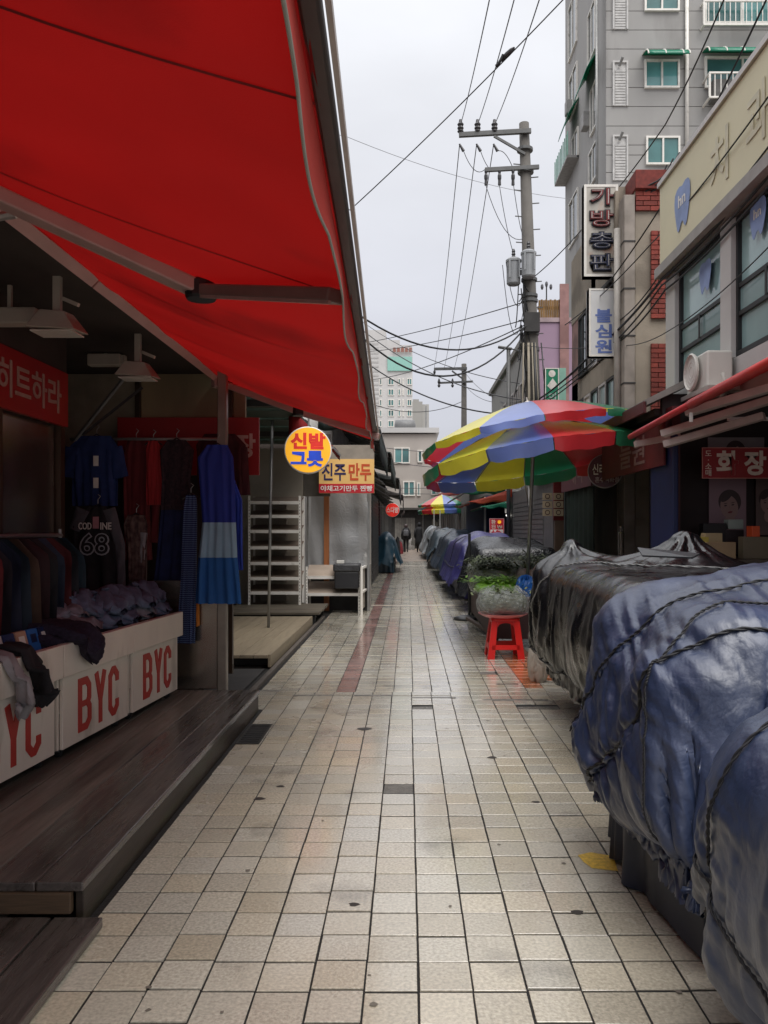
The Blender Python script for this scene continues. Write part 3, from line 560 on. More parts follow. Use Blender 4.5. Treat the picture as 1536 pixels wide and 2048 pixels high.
MB().box(c.x - .2, c.x + .16, c.y - .05, c.y + .05, c.z - .03, c.z + .06).build('housing', m_lamp, t, bevel=.01); MB().box(c.x - .01, c.x + .01, c.y - .01, c.y + .01, c.z + .06, max(c.z + .065, 2.742)).build('stem', m_lamp, t)
# ================================================================ RIGHT: stalls under tied tarpaulins (cloth draped over the goods)
from mathutils import noise as mnoise
def creases(p, keep, ropes, peaks, seed, amp):
    """refine the settled sheet and press rope grooves, gathers and drape folds into it"""
    def mid(a):
        q = np.concatenate([a[:1], a, a[-1:]], 0); m_ = (9 * (q[1:-2] + q[2:-1]) - q[:-3] - q[3:]) / 16
        o = np.empty((2 * len(a) - 1,) + a.shape[1:]); o[::2] = a; o[1::2] = m_; return o
    p = mid(p); p = mid(p.transpose(1, 0, 2)).transpose(1, 0, 2); keep = np.repeat(np.repeat(keep, 2, 0), 2, 1)
    du = np.gradient(p, axis=0); dv = np.gradient(p, axis=1); n = np.cross(du, dv); n /= np.linalg.norm(n, axis=-1, keepdims=True) + 1e-9
    fl = p.reshape(-1, 3); nf = n.reshape(-1, 3); d = np.zeros(len(fl)); rg = np.random.RandomState(seed + 50)
    nz = np.array([mnoise.noise((a * 2.1 + seed, b * 2.1, c * 2.1)) for a, b, c in fl])
    for r in ropes:
        if len(r) > 2: continue
        pts = np.array([Vector(r[0][i]).lerp(Vector(r[0][i + 1]), f) for i in range(len(r[0]) - 1) for f in np.linspace(0, .9, 10)]); s = np.concatenate([[0], np.cumsum(np.linalg.norm(np.diff(pts, axis=0), axis=1))])
        lo = pts.min(0) - .5; hi = pts.max(0) + .5; idx = np.where(((fl > lo) & (fl < hi)).all(1))[0]
        dd = np.linalg.norm(fl[idx][:, None] - pts[None], axis=2); j = dd.argmin(1); ds = dd.min(1); ss = s[j] + .05 * nz[idx]
        g = np.zeros(len(idx))
        for k, w in ((15, .5), (27, .4), (47, .3)): g += w * (1 - np.abs(np.sin(k * ss + rg.uniform(0, 6) + 1.2 * nz[idx] + 2 * ds))) ** 1.6
        reach = .20 + .12 * nz[idx]
        d[idx] += amp * 2.2 * (g - .3) * np.exp(-ds / np.maximum(reach, .05)) * (1 - np.exp(-ds / .02)) - amp * .5 * np.exp(-(ds / .03) ** 2) + amp * .8 * (1 - np.exp(-ds / .10)) * np.exp(-ds / .3)
    for (x, y, z, rad, cnt) in peaks:
        dx, dy = fl[:, 0] - x, fl[:, 1] - y; rr = np.hypot(dx, dy); th = np.arctan2(dy, dx); d += amp * 2.0 * (np.abs(np.sin(cnt * th + 1.5 * nz + rr * 2)) - .6) * np.exp(-(rr / rad) ** 1.5) * (1 - np.exp(-rr / .06))
    up = np.abs(nf[:, 2]); ph = seed * 3.7
    side = np.array([1 - abs(mnoise.noise((a * 4.5 + ph, b * 4.5, c * 1.1))) * 2.4 for a, b, c in fl]); top_ = np.array([1 - abs(mnoise.noise((a * 1.3 + ph, b * 4.2 + a * 1.6, c * 2))) * 2.4 for a, b, c in fl]); cr = np.array([1 - abs(mnoise.noise((a * 9 + ph, b * 7, c * 6))) * 2.2 for a, b, c in fl])
    d += amp * .5 * (np.clip(side, 0, 1) ** 2 * (1 - up) + np.clip(top_, 0, 1) ** 2 * up * .7) + amp * .18 * np.clip(cr, 0, 1) ** 2
    fl = fl + nf * d[:, None]; fl[:, 2] = np.maximum(fl[:, 2], .008)
    return fl.reshape(p.shape), keep
def drape(top, drop, sp, solids, z0, steps=160, ropes=(), press=0.0, seed=0, floor=.012, slack=1.0, sub=5, cut=.06, fine=0, peaks=(), hem=0.0):
    """position-based cloth: a sheet falls over the stacked goods; ropes pull it in"""
    x0, x1, y0, y1 = top[0] - drop[0], top[1] + drop[1], top[2] - drop[2], top[3] + drop[3]; nx = int((x1 - x0) / sp) + 1; ny = int((y1 - y0) / sp) + 1; rg = np.random.RandomState(seed)
    gx, gy = np.meshgrid(np.linspace(x0, x1, nx), np.linspace(y0, y1, ny), indexing='ij')
    p = np.stack([gx, gy, np.full_like(gx, z0)], -1); p[..., 2] += rg.uniform(-.01, .01, gx.shape) + .02 * np.sin(gx * 5 + seed) * np.sin(gy * 4.3 + seed * 2)
    ex = np.maximum(top[0] - gx, 0) - np.maximum(gx - top[1], 0); ey = np.maximum(top[2] - gy, 0) - np.maximum(gy - top[3], 0); ax_, ay_ = np.abs(ex), np.abs(ey); mn = np.minimum(ax_, ay_)
    p[..., 0] = np.clip(gx, top[0], top[1]) - np.sign(ex) * (.04 + .05 * ax_ + .25 * mn) * (ax_ > 0); p[..., 1] = np.clip(gy, top[2], top[3]) - np.sign(ey) * (.04 + .05 * ay_ + .25 * mn) * (ay_ > 0); p[..., 2] -= np.maximum(ax_, ay_) * .97
    q = p.copy(); sx = (x1 - x0) / (nx - 1) * slack; sy = (y1 - y0) / (ny - 1) * slack; dg = math.hypot(sx, sy)
    def con(a, b, L_, k, only=0):
        d = b - a; l = np.sqrt((d * d).sum(-1, keepdims=True)) + 1e-9; e_ = (l - L_)
        if only == 1: e_ = np.minimum(e_, 0)
        c = d * (e_ / l * .5 * k); a += c; b -= c
    def pairs(ax):
        A = []
        for s0 in (0, 1):
            n = (p.shape[ax] - s0) // 2; sl = slice(s0, s0 + 2 * n, 2); sl2 = slice(s0 + 1, s0 + 1 + 2 * n, 2)
            A.append(((sl, slice(None)), (sl2, slice(None))) if ax == 0 else ((slice(None), sl), (slice(None), sl2)))
        return A
    pa0, pa1 = pairs(0), pairs(1)
    rp = [(np.array([Vector(r[0][i]).lerp(Vector(r[0][i + 1]), f) for i in range(len(r[0]) - 1) for f in (0, .2, .4, .6, .8)]), r[1], len(r) > 2) for r in ropes]
    tgt = []
    for st_ in range(steps):
        vel = (p - q) * .975; np.clip(vel, -.02, .02, out=vel); q = p.copy(); p = p + vel; p[..., 2] -= .0004
        if press and st_ > steps * .3:
            du = np.zeros_like(p); dv = np.zeros_like(p); du[1:-1] = p[2:] - p[:-2]; dv[:, 1:-1] = p[:, 2:] - p[:, :-2]; nrm = np.cross(du, dv); nrm /= np.linalg.norm(nrm, axis=-1, keepdims=True) + 1e-9; p += nrm * press
        for it in range(sub):
            for A, L_ in ((pa0, sx), (pa1, sy)):
                for a, b_ in A: con(p[a], p[b_], L_, 1.0)
            if it % 2 == 0:
                con(p[:-1:2, :-1][:((nx) // 2)], p[1::2, 1:][:((nx) // 2)], dg, .25) if nx % 2 == 0 else con(p[:-1:2, :-1], p[1::2, 1:], dg, .25)
                con(p[:-1:2, 1:], p[1::2, :-1], dg, .25)
                for k in (0, 2):
                    a, b_ = p[k:-2:4], p[k + 2::4]; n = min(len(a), len(b_)); con(a[:n], b_[:n], 2 * sx * .8, .25, 1)
                    a, b_ = p[:, k:-2:4], p[:, k + 2::4]; n = min(a.shape[1], b_.shape[1]); con(a[:, :n], b_[:, :n], 2 * sy * .8, .25, 1)
        if rp and st_ > steps * .4:
            if st_ % 12 == 0 or not tgt:
                tgt = []; fl = p.reshape(-1, 3)
                for pts, rad, hz in rp:
                    if hz:   # a tie round the skirt: draw in sideways only
                        dz = np.abs(fl[:, 2] - pts[:, 2].mean()); dh = np.linalg.norm(fl[:, None, :2] - pts[None, :, :2], axis=2); j = dh.argmin(1); idx = np.where((dz < .05) & (dh.min(1) < rad))[0]; tq = pts[j[idx]].copy(); tq[:, 2] = fl[idx, 2]; tgt.append((idx, tq)); continue
                    lo = pts.min(0) - rad; hi = pts.max(0) + rad; idx = np.where(((fl > lo) & (fl < hi)).all(1))[0]
                    if not len(idx): continue
                    d = np.linalg.norm(fl[idx][:, None] - pts[None], axis=2); j = d.argmin(1); m_ = d.min(1) < rad; tgt.append((idx[m_], pts[j[m_]]))
            fl = p.reshape(-1, 3)
            for idx, tp in tgt: fl[idx] += (tp - fl[idx]) * .22
        hit = np.zeros(gx.shape, bool)
        for s in solids:
            c = np.array(s[1:4]); h = np.array(s[4:7])
            if s[0] == 'b':
                r = s[7]; d = p - c; qq = np.abs(d) - (h - r); o_ = np.maximum(qq, 0); lo_ = np.sqrt((o_ * o_).sum(-1)); mxq = qq.max(-1); dist = lo_ + np.minimum(mxq, 0) - r; m_ = dist < 0
                if not m_.any(): continue
                g_ = o_ / (lo_[..., None] + 1e-9); inn = lo_ < 1e-6; ax = qq.argmax(-1); g2 = np.eye(3)[ax]; g_ = np.where(inn[..., None], g2, g_) * np.sign(d); p[m_] -= (g_ * dist[..., None])[m_]; hit |= m_
            else:
                s_ = (p - c) / h; l = np.sqrt((s_ * s_).sum(-1)); m_ = l < 1
                if m_.any(): p[m_] = (c + s_ / (l[..., None] + 1e-9) * h)[m_]; hit |= m_
        lowm = p[..., 2] < floor; p[..., 2] = np.maximum(p[..., 2], floor); hit |= lowm
        q[hit] = p[hit] - (p[hit] - q[hit]) * .35
    keep = ~((mn[:-1, :-1] > cut) & (mn[1:, 1:] > cut))   # corners trimmed off the sheet
    if fine: p, keep = creases(p, keep, ropes, peaks, seed, fine)
    mnf = mn if not fine else np.repeat(np.repeat(mn, 2, 0), 2, 1)[:p.shape[0], :p.shape[1]]; zl = (p[..., 2] < max(.035, hem)) | ((p[..., 2] < max(.34, hem + .12)) & (mnf > .03)); keep &= ~(zl[:-1, :-1] | zl[1:, 1:])
    nx, ny = p.shape[:2]; n0 = np.arange(nx * ny).reshape(nx, ny); fs = np.stack([n0[:-1, :-1], n0[1:, :-1], n0[1:, 1:], n0[:-1, 1:]], -1).reshape(-1, 4)
    fs = fs[keep.reshape(-1)]; par = list(range(nx * ny))       # keep the one connected sheet
    def find(i):
        while par[i] != i: par[i] = par[par[i]]; i = par[i]
        return i
    for f in fs.tolist():
        r0 = find(f[0])
        for k in f[1:]:
            r1 = find(k)
            if r1 != r0: par[r1] = r0
    lab = np.array([find(int(f[0])) for f in fs]); u_, n_ = np.unique(lab, return_counts=True); fs = fs[lab == u_[n_.argmax()]]
    used = np.unique(fs); mp_ = np.full(nx * ny, -1); mp_[used] = np.arange(len(used))
    return p.reshape(-1, 3)[used], mp_[fs]
def tarp_obj(name, pf, mat, parent, sub=1, thick=0):
    b = MB(); b.v = [tuple(v) for v in pf[0]]; b.f = [tuple(int(i) for i in f) for f in pf[1]]
    o = b.build(name, mat, parent, smooth=True, sub=0 if len(b.f) > 30000 else sub); return o
def rope_on(pf, pts, r, mat, parent, name='rope', n=60, off=.009):
    bv = BVHTree.FromPolygons([Vector(v) for v in pf[0]], [list(map(int, f)) for f in pf[1]])
    K = len(pts); q = []
    for i in range(n + 1):
        f = i / n * (K - 1); k = min(int(f), K - 2); a = Vector(pts[k]).lerp(Vector(pts[k + 1]), f - k); w_ = min(1, max(0, (a.z - .72) / .38)); o_ = V(-1, -.15, .1).lerp(V(-.1, 0, 1), w_).normalized(); loc, nr, _, _ = bv.ray_cast(a + o_ * .3, -o_, .6)
        if loc is None: loc, nr, _, _ = bv.find_nearest(a)
        nr = nr if nr.dot(a - loc) >= 0 or (a - loc).length < .001 else nr
        if nr.dot(V(-.6, -.4, .6)) < 0: nr = -nr
        q.append(loc + nr * off)
    for _ in range(2): q = [q[0]] + [(q[i - 1] + q[i] * 2 + q[i + 1]) / 4 for i in range(1, n)] + [q[-1]]
    b = MB(); 
    for s in (0, math.pi):   # two twisted strands
        pp = []
        for i in range(len(q) - 1):
            d = (q[i + 1] - q[i]); a = d.cross(Z_)
            a = a.normalized() if a.length > 1e-6 else X_; c = d.cross(a).normalized()
            for f in (0, .25, .5, .75):
                al = (i + f) * 2.2 + s; pp.append(q[i].lerp(q[i + 1], f) + (a * math.cos(al) + c * math.sin(al)) * r * .55)
        b.tube(pp, r * .62, 5)
    return b.build(name, mat, parent, smooth=True)
def skirt(parent, pts, z0, z1, mat, seed=0):
    """lower cloth hanging in folds behind the tied hem"""
    pts = [Vector((*q, 0)) for q in pts]; K = len(pts); rg = random.Random(seed); ph = rg.uniform(0, 6)
    def fn(u, v):
        f = u * (K - 1); i = min(int(f), K - 2); d = (pts[i + 1] - pts[i]); nr = V(d.y, -d.x, 0).normalized(); s = f * 2.3 + ph + 1.6 * math.sin(f * 1.9 + ph)
        return pts[i].lerp(pts[i + 1], f - i) + nr * ((.026 * math.sin(s * 2.1) + .011 * math.sin(s * 5.9 + 2 * math.sin(s))) * (.3 + .7 * v)) + V(0, 0, z1 + (z0 - z1) * v + .012 * v * math.sin(s * 1.7))
    return MB().grid(fn, 280, 8).build('under_skirt', mat, parent, smooth=True)
TP = dict(wr=.12, coat=.4, crough=.36, var=.35, vs=2.5, bump=.22, bs=45, rvar=.12, rs=5, spec=.7)
m_tblue = M('tarp_blue', '222e4a', .48, d2=('4a5470', 1.6, .56, .4), **TP)
m_tblue2 = M('tarp_blue_near', '263450', .48, d2=('48546c', 2.0, .55, .4), **TP)
m_tblack = M('tarp_black', '0e0f13', .3, **{**TP, 'coat': .25, 'crough': .2})
m_rope = M('rope_black', (.01, .01, .012), .6)
m_cartd = M('cart_dark', (.02, .018, .018), .8)
# --- the blue stall
T1 = thing('covered_stall', 'big blue tarpaulin covered stall tied with black ropes at the right', 'market stall', (1.5, 3.0, 0))
rA = [(2.3, 2.95, 1.24), (1.5, 3.0, 1.17), (1.15, 3.03, 1.10), (.90, 3.1, 1.0), (.79, 3.2, .86), (.755, 3.32, .70), (.78, 3.45, .52)]
rB = [(2.3, 2.55, 1.2), (1.4, 2.58, 1.11), (1.02, 2.62, 1.04), (.83, 2.7, .86), (.765, 2.85, .64), (.765, 3.15, .46), (.78, 3.4, .33)]
rT1 = [(.90, 2.5, .30), (.86, 2.8, .30), (.84, 3.2, .30), (.86, 3.6, .30)]
rC = [(.80, 2.66, .90), (.775, 2.64, .70), (.775, 2.62, .50), (.79, 2.58, .33)]
rD = [(.85, 2.95, .22), (.84, 2.6, .30), (.80, 3.3, .30)]
sol1 = [('b', 1.72, 3.02, .36, .80, .55, .36, .10), ('b', 1.74, 3.08, .76, .80, .50, .36, .14), ('e', 1.75, 3.25, 1.0, .8, .42, .27), ('e', 1.2, 3.38, .98, .40, .24, .21),
        ('e', .98, 3.32, .52, .27, .30, .22), ('e', 1.02, 2.78, .55, .27, .22, .24), ('e', .98, 3.05, .40, .22, .34, .16), ('e', 1.05, 2.75, .86, .26, .22, .17), ('e', 1.0, 3.42, .36, .22, .2, .2)]
pf1 = drape((.88, 2.5, 2.42, 3.64), (.70, .3, .70, .72), .022, sol1, 1.36, steps=200, slack=1.07, fine=.017, hem=.20, ropes=[(rA, .035), (rB, .035), (rT1, .4, 'h')], press=.00008, seed=1)
tarp_obj('tarp', pf1, m_tblue, T1)
for r_, w in ((rA, .0055), (rB, .0065), (rC, .004)): rope_on(pf1, r_, w, m_rope, T1)
m_skirt = M('skirt_navy', '161d30', .5, var=.3, vs=4)
skirt(T1, [(2.4, 3.62), (1.6, 3.6), (.93, 3.58), (.87, 3.3), (.88, 2.9), (.93, 2.52), (1.4, 2.5)], .02, .36, m_skirt, 1)
rope_on(pf1, [(2.3, 2.72, 1.2), (1.35, 2.76, 1.12), (1.05, 2.74, 1.08), (.88, 2.68, .93), (.83, 2.66, .86)], .005, m_rope, T1)
MB().box(1.0, 2.4, 2.64, 3.5, .10, .98).build('stall_body', m_cartd, T1)
for x in (1.0, 2.3):
    for y in (2.55, 3.45): MB().box(x - .03, x + .03, y - .03, y + .03, 0, .1).build('leg', m_cartd, T1)
# --- the nearer heap
T2 = thing('covered_stall', 'nearest blue tarpaulin heap bulging at the lower right corner', 'market stall', (1.4, 1.7, 0))
sol2 = [('b', 1.55, 1.66, .34, .68, .62, .34, .14), ('b', 1.62, 1.66, .70, .66, .58, .25, .14), ('e', 1.10, 2.02, .68, .30, .34, .28), ('e', 1.02, 1.55, .70, .26, .34, .24), ('e', 1.02, 2.08, .28, .22, .24, .2), ('e', 1.02, 1.5, .34, .24, .3, .16)]
r2b = [(.82, 2.35, .50), (.80, 2.0, .40), (.80, 1.6, .36), (.82, 1.3, .30)]
r2 = [(2.1, 1.95, 1.0), (1.3, 2.0, .96), (.95, 2.05, .72), (.83, 2.12, .48), (.84, 2.25, .30)]
pf2 = drape((.84, 2.25, 1.0, 2.3), (.70, .2, .3, .70), .026, sol2, 1.08, steps=170, slack=1.06, fine=.017, hem=.16, ropes=[(r2b, .03), (r2, .03), ([(.92, 2.35, .2), (.88, 1.9, .2), (.92, 1.2, .2)], .4, 'h')], press=.00008, seed=4)
tarp_obj('tarp', pf2, m_tblue2, T2)
rope_on(pf2, r2b, .005, m_rope, T2); rope_on(pf2, r2, .005, m_rope, T2)
skirt(T2, [(2.0, 2.3), (1.4, 2.3), (.98, 2.27), (.92, 1.9), (.93, 1.5), (.98, 1.1)], .02, .30, m_skirt, 2)
MB().box(1.1, 2.1, 1.25, 2.1, .0, .8).build('stall_body', m_cartd, T2)
# --- the black stall behind
T3 = thing('covered_stall', 'glossy black plastic covered stall behind the blue one, with peaked corners', 'market stall', (1.9, 5.5, 0))
sol3 = [('b', 1.95, 5.35, .34, .80, 1.25, .34, .10), ('b', 1.95, 5.35, .78, .86, 1.25, .34, .16), ('e', 1.33, 6.48, 1.13, .10, .12, .19), ('e', 1.32, 6.45, 1.0, .3, .34, .2), ('e', 2.05, 5.9, 1.22, .14, .14, .16), ('e', 2.05, 5.95, 1.08, .4, .5, .16), ('e', 1.25, 5.0, .72, .22, .6, .3), ('e', 1.2, 6.2, .55, .18, .5, .25)]
r3 = [(1.14, 6.6, .42), (1.12, 6.0, .38), (1.15, 5.2, .36), (1.15, 4.4, .36)]
pf3 = drape((1.1, 2.8, 4.1, 6.62), (.76, .3, .65, .74), .036, sol3, 1.42, steps=170, slack=1.06, fine=.026, peaks=[(1.33, 6.48, 0, .45, 6), (2.05, 5.9, 0, .45, 7)], ropes=[(r3, .04), ([(1.22, 6.6, .30), (1.2, 5.6, .30), (1.25, 4.3, .30)], .4, 'h')], press=.00008, seed=9)
tarp_obj('tarp', pf3, m_tblack, T3)
rope_on(pf3, r3, .006, m_rope, T3)
rope_on(pf3, [(2.6, 5.0, 1.15), (1.8, 5.4, 1.14), (1.4, 5.9, 1.12), (1.2, 6.2, .95), (1.12, 6.5, .7)], .006, m_grey, T3)
MB().box(1.3, 2.7, 4.2, 6.5, .1, .95).build('stall_body', m_cartd, T3)
b = MB(); b.add([P(1275, 1096, 5.2), P(1400, 1108, 4.8), P(1385, 1116, 4.6), P(1285, 1112, 5.0)], [(0, 1, 2, 3)]); b.build('loose_sheet', M('grey_sheet', '36373a', .4), T3, solid=.01)
# ================================================================ LEFT: shoe and crockery shop, dumpling shop, far row
m_tan = M('tan_deck', '8a7d68', .6, var=.12, vs=6, stretch=(5, .5, 5), rnd='object', rndamt=.12, d2=('5c5243', 2, .58, .4))
m_tan2 = M('old_deck', '5f574a', .65, var=.3, vs=6, stretch=(.6, 5, 5), d2=('332d26', 2.5, .5, .6))
D2 = thing('tan_deck', 'low tan plank deck in front of the shoe shop, with a metal pole on it', 'deck', (-1.9, 9.5, 0))
for i in range(9):
    x1 = -1.40 - i * .142 - .0; MB().box(x1 - .138, x1, 8.0 + .002 * (i % 2), 11.55, .105, .14 - .001 * (i % 2)).build('plank', m_tan, D2, bevel=.004)
for ya, yb in ((8.02, 9.6), (9.61, 11.55)): MB().box(-1.40, -1.37, ya, yb, .012, .142).build('fascia_board', m_tan, D2, bevel=.004)
MB().box(-2.7, -1.42, 8.25, 8.3, .0, .104).build('joist', m_dark, D2); MB().box(-2.7, -1.42, 11.2, 11.25, .0, .104).build('joist', m_dark, D2)
D3 = thing('old_deck', 'weathered raised boards under the tall white shelf', 'deck', (-1.9, 12.3, 0))
for i in range(6):
    MB().box(-2.75, -1.28 - .01 * (i % 2), 11.62 + i * .235, 11.85 + i * .235, .15, .19 - .002 * (i % 2)).build('plank', m_tan2, D3, bevel=.006)
MB().box(-2.7, -1.35, 11.7, 11.78, 0, .149).build('joist', m_dark, D3); MB().box(-2.7, -1.35, 12.8, 12.88, 0, .149).build('joist', m_dark, D3)
gt = thing('gutter_kerb', 'narrow dark timber edging along the left gutter beside the tan deck', 'kerb', (-1.33, 8, 0))
MB().box(-1.345, -1.30, 6.25, 12.6, -.009, .035).build('edging', M('edging', '57504a', .6, var=.25), gt, bevel=.004)
MB().box(-1.75, -1.41, 6.3, 7.9, -.028, .02).build('gutter_slab', m_dark, gt)
tag(MB().tube([P(537, 1255, 10.2), P(541, 1000, 10.25), P(545, 838, 10.3)], .019, 10).build('support_pole', m_grey, None, smooth=True), 'thin grey metal pole standing on the tan deck', 'pole')
# shop shell
m_panelw = M('panel_wall', '938b7e', .6, var=.08, vs=2, d2=('6a6359', 1.2, .58, .35))
S2 = thing('shoe_shop', 'shoe shop recess with pale panel wall behind the white shelf', 'shop', (-2.2, 11, 0))
MB().box(-2.85, -1.75, 13.42, 13.5, 0, 2.75).build('rear_panel', m_panelw, S2)
MB().box(-1.745, -1.30, 13.44, 13.5, 1.95, 2.75).build('rear_panel', M('rear_panel_dark', '5a544c', .7), S2)
MB().box(-3.0, -2.87, 7.0, 13.5, 0, 3.0).build('side_wall', m_shopdark, S2)
for i in range(16): MB().box(-3.0, -1.35, 7.05 + i * .4, 7.05 + i * .4 + .37, 2.80 + .02 * (i % 2), 2.84 + .02 * (i % 2)).build('roof_sheet', M('green_roof', '27362c', .5, metal=.2, var=.3), S2)
MB().box(-3.0, -1.3, 13.5, 13.56, 2.0, 3.0).build('front_header', m_shopdark, S2)
for y in (8.6, 11.4): MB().box(-2.9, -1.32, y, y + .05, 2.72, 2.79).build('roof_beam', m_dark, S2)
# tall white shelf
def shelf(name, label, x0, x1, y0, y1, z0, z1, levels, m_=None, tilt=.09):
    t = thing(name, label, 'shelf', ((x0 + x1) / 2, y0, z0)); m_ = m_ or M('shelf_white', 'e0dcd4', .45, var=.06, d2=('8d867a', 8, .6, .4))
    for x in (x0, x1 - .035):
        for y in (y0, y1 - .035):
            up = MB().add([], []); up.box(x, x + .035, y, y + .004, z0, z1); up.box(x if x == x0 else x + .031, x + .004 if x == x0 else x + .035, y + .004, y + .035, z0, z1); u_ = up.build('upright', m_, t)
            if y == y0:
                ho = MB(); zz = z0 + .05
                while zz < z1 - .05: ho.box(x + .013, x + .022, y - .0015, y - .0003, zz, zz + .018); zz += .05
                tag(ho.build('slot_holes', m_dark, u_), kind='stuff')
    for z in levels:
        s_ = MB().prism([(x0 + .005, y0 + .006, z), (x0 + .005, y1 - .006, z + tilt), (x0 + .005, y1 - .006, z + tilt - .012), (x0 + .005, y0 + .006, z - .012)], (x1 - x0 - .01, 0, 0)).build('shelf_board', M('shelf_board', '6e6054', .6, var=.12) if tilt < .1 else M('shelf_board_pale', 'a39384', .6, var=.1), t)
        MB().box(x0 + .036, x1 - .036, y0 - .004, y0 + .004, z - .045, z + .005).build('shelf_lip', m_, s_)
    return t
shelf('shelf_unit', 'tall empty white steel shelf with seven levels', -2.54, -1.70, 12.75, 13.2, .19, 1.93, (.40, .63, .87, 1.12, 1.38, 1.62, 1.84))
shelf('shelf_unit', 'low white two level shelf right of the tall one, black box on it', -1.68, -.78, 13.2, 13.65, .0, .78, (.34, .62), tilt=.17)
for i, z in enumerate((.23, .55, .8, 1.05, 1.3, 1.5, 1.75)):
    tag(MB().box(-2.44 + .01 * (i % 3), -2.0, 13.22, 13.40, z - .02 + .0, z + .14).build('storage_box', M('pale_box', '8f867b', .7, var=.1), None, bevel=.004), f'pale flat carton behind the tall shelf, number {("one","two","three","four","five","six","seven")[i]} from the bottom', 'box', 'cartons behind the tall shelf')
bx_ = thing('storage_bin', 'black lidded bin sitting on the right end of the low shelf', 'bin', (-1.0, 13.3, .36))
MB().box(-1.20, -.80, 13.1, 13.5, .42, .70).build('body', M('bin_black', (.02, .02, .022), .4), bx_, bevel=.02); MB().box(-1.22, -.78, 13.08, 13.52, .70, .83).build('lid', M('bin_cover', '3a3a3c', .35, wr=.3, var=.2), bx_, bevel=.025)
tag(MB().box(-1.17, -1.05, 13.2, 13.3, .832, .88).build('paper_box', m_white, None, bevel=.003), 'small white box on the black bin lid', 'box')
MB().add([P(730, 1140, 13.05), P(742, 1135, 13.1), P(745, 1165, 13.1), P(738, 1180, 13.05)], [(0, 1, 2, 3)])
sf = thing('steel_trolley', 'pale perforated steel trolley frame at the alley side of the low shelf', 'frame', (-.72, 13.8, 0))
for (a, b_) in (((-.75, 13.1, 0), (-.75, 13.1, .78)), ((-.71, 13.9, 0), (-.71, 13.9, .78)), ((-.75, 13.1, .76), (-.71, 13.9, .76)), ((-.75, 13.1, .36), (-.71, 13.9, .36))): MB().bar(a, b_, .035, .035).build('rail', MATS['shelf_white'], sf)
MB().add([(-.77, 13.12, .06), (-.73, 13.88, .06), (-.73, 13.88, .77), (-.77, 13.12, .77)], [(0, 1, 2, 3)]).build('side_panel', M('frame_panel', 'a59e93', .6, var=.15, d2=('6d665c', 4, .55, .5)), sf, solid=.006)
# booth with plastic sheet
bo = thing('plastic_booth', 'clear plastic sheeted dumpling booth front with orange timber post', 'booth', (-1.1, 13.75, 0))
m_plast = M('plastic_sheet', 'a2a3a4', .3, var=.15, vs=2, alpha=.72, wr=.35, spec=.7)
MB().grid(lambda u, v: V(-1.34 + .66 * u, 13.72 + .02 * math.sin(9 * u + 3 * v) + .012 * math.sin(14 * v), .72 + 1.30 * v), 24, 30).build('plastic_sheet', m_plast, bo, smooth=True)
MB().grid(lambda u, v: V(-1.76 + .33 * u, 13.74 + .02 * math.sin(7 * u + 5 * v), .72 + 1.30 * v), 12, 24).build('plastic_sheet', m_plast, bo, smooth=True)
MB().box(-1.43, -1.345, 13.68, 13.75, .0, 2.03).build('post', M('orange_timber', '9a5e34', .6, var=.15, vs=5, stretch=(4, 4, .5)), bo)
MB().box(-.69, -.65, 13.70, 13.75, .0, 2.03).build('post', m_grey, bo)
MB().box(-1.76, -.65, 13.79, 13.85, 0, .72).build('base_panel', m_dark, bo); MB().box(-1.75, -.66, 14.5, 14.55, 0, 2.2).build('inner_wall', M('booth_inner', '8d8882', .8), bo)
MB().tube([(-1.72, 13.66, .0), (-1.70, 13.66, 2.1)], .014, 8).build('pole', m_grey, bo)
# signs
def disc_sign(name, label, c, rad, mface, mrim, dep=.10, axis=(0, -1, 0), mback=None, group=None):
    t = thing(name, label, 'sign', c, group); c = Vector(c)
    MB().lathe(c, axis, [(rad * .99, -dep), (rad, -dep + .01), (rad, -.008), (rad * .97, 0)], 40).build('case', mrim, t, smooth=False)
    MB().lathe(c, axis, [(rad * .955, .0005), (rad * .955, .004)], 40).build('face', mface, t)
    return t
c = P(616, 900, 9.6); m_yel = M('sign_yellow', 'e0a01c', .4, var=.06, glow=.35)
t = disc_sign('round_sign', 'round yellow sign with red and blue lettering hanging over the tan deck', c, .283, m_yel, M('sign_rim', 'd6d3d2', .35), .12, axis=(.12, -1, 0))
k = 9.6 / F; u1 = V(1, .12, 0)
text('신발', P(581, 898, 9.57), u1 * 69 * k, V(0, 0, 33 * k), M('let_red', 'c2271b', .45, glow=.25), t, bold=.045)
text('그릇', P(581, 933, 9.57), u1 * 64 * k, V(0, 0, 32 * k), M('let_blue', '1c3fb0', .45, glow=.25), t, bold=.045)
MB().tube([c + V(.0, .06, .27), c + V(0, .06, .55)], .012, 8).build('hanger_rod', m_grey, t)
t, p, u, v, n = board('shop_sign', 'orange and red dumpling shop sign board behind the round yellow sign', 'sign', P(638, 986, 13.2), V(110 * 13.2 / F, 0, 0), V(0, 0, 68 * 13.2 / F), M('sign_peach', 'e3b66e', .45, var=.1, vs=2), .12)
MB().pbox(p, u, v, n, 0, 1, 0, .27, .0005, .004).build('lower_band', M('sign_band', 'b8202c', .4), t)
text('진주', *fit(p, u, v, n, .05, .49, .36, .88), M('let_navy', '2d2550', .45), t, bold=.02); text('만두', *fit(p, u, v, n, .54, .95, .36, .88), M('let_orange', 'c04a20', .45), t, bold=.03)
text('야채고기만두 찐빵', *fit(p, u, v, n, .03, .97, .05, .22), m_white, t, bold=.02, depth=.008)
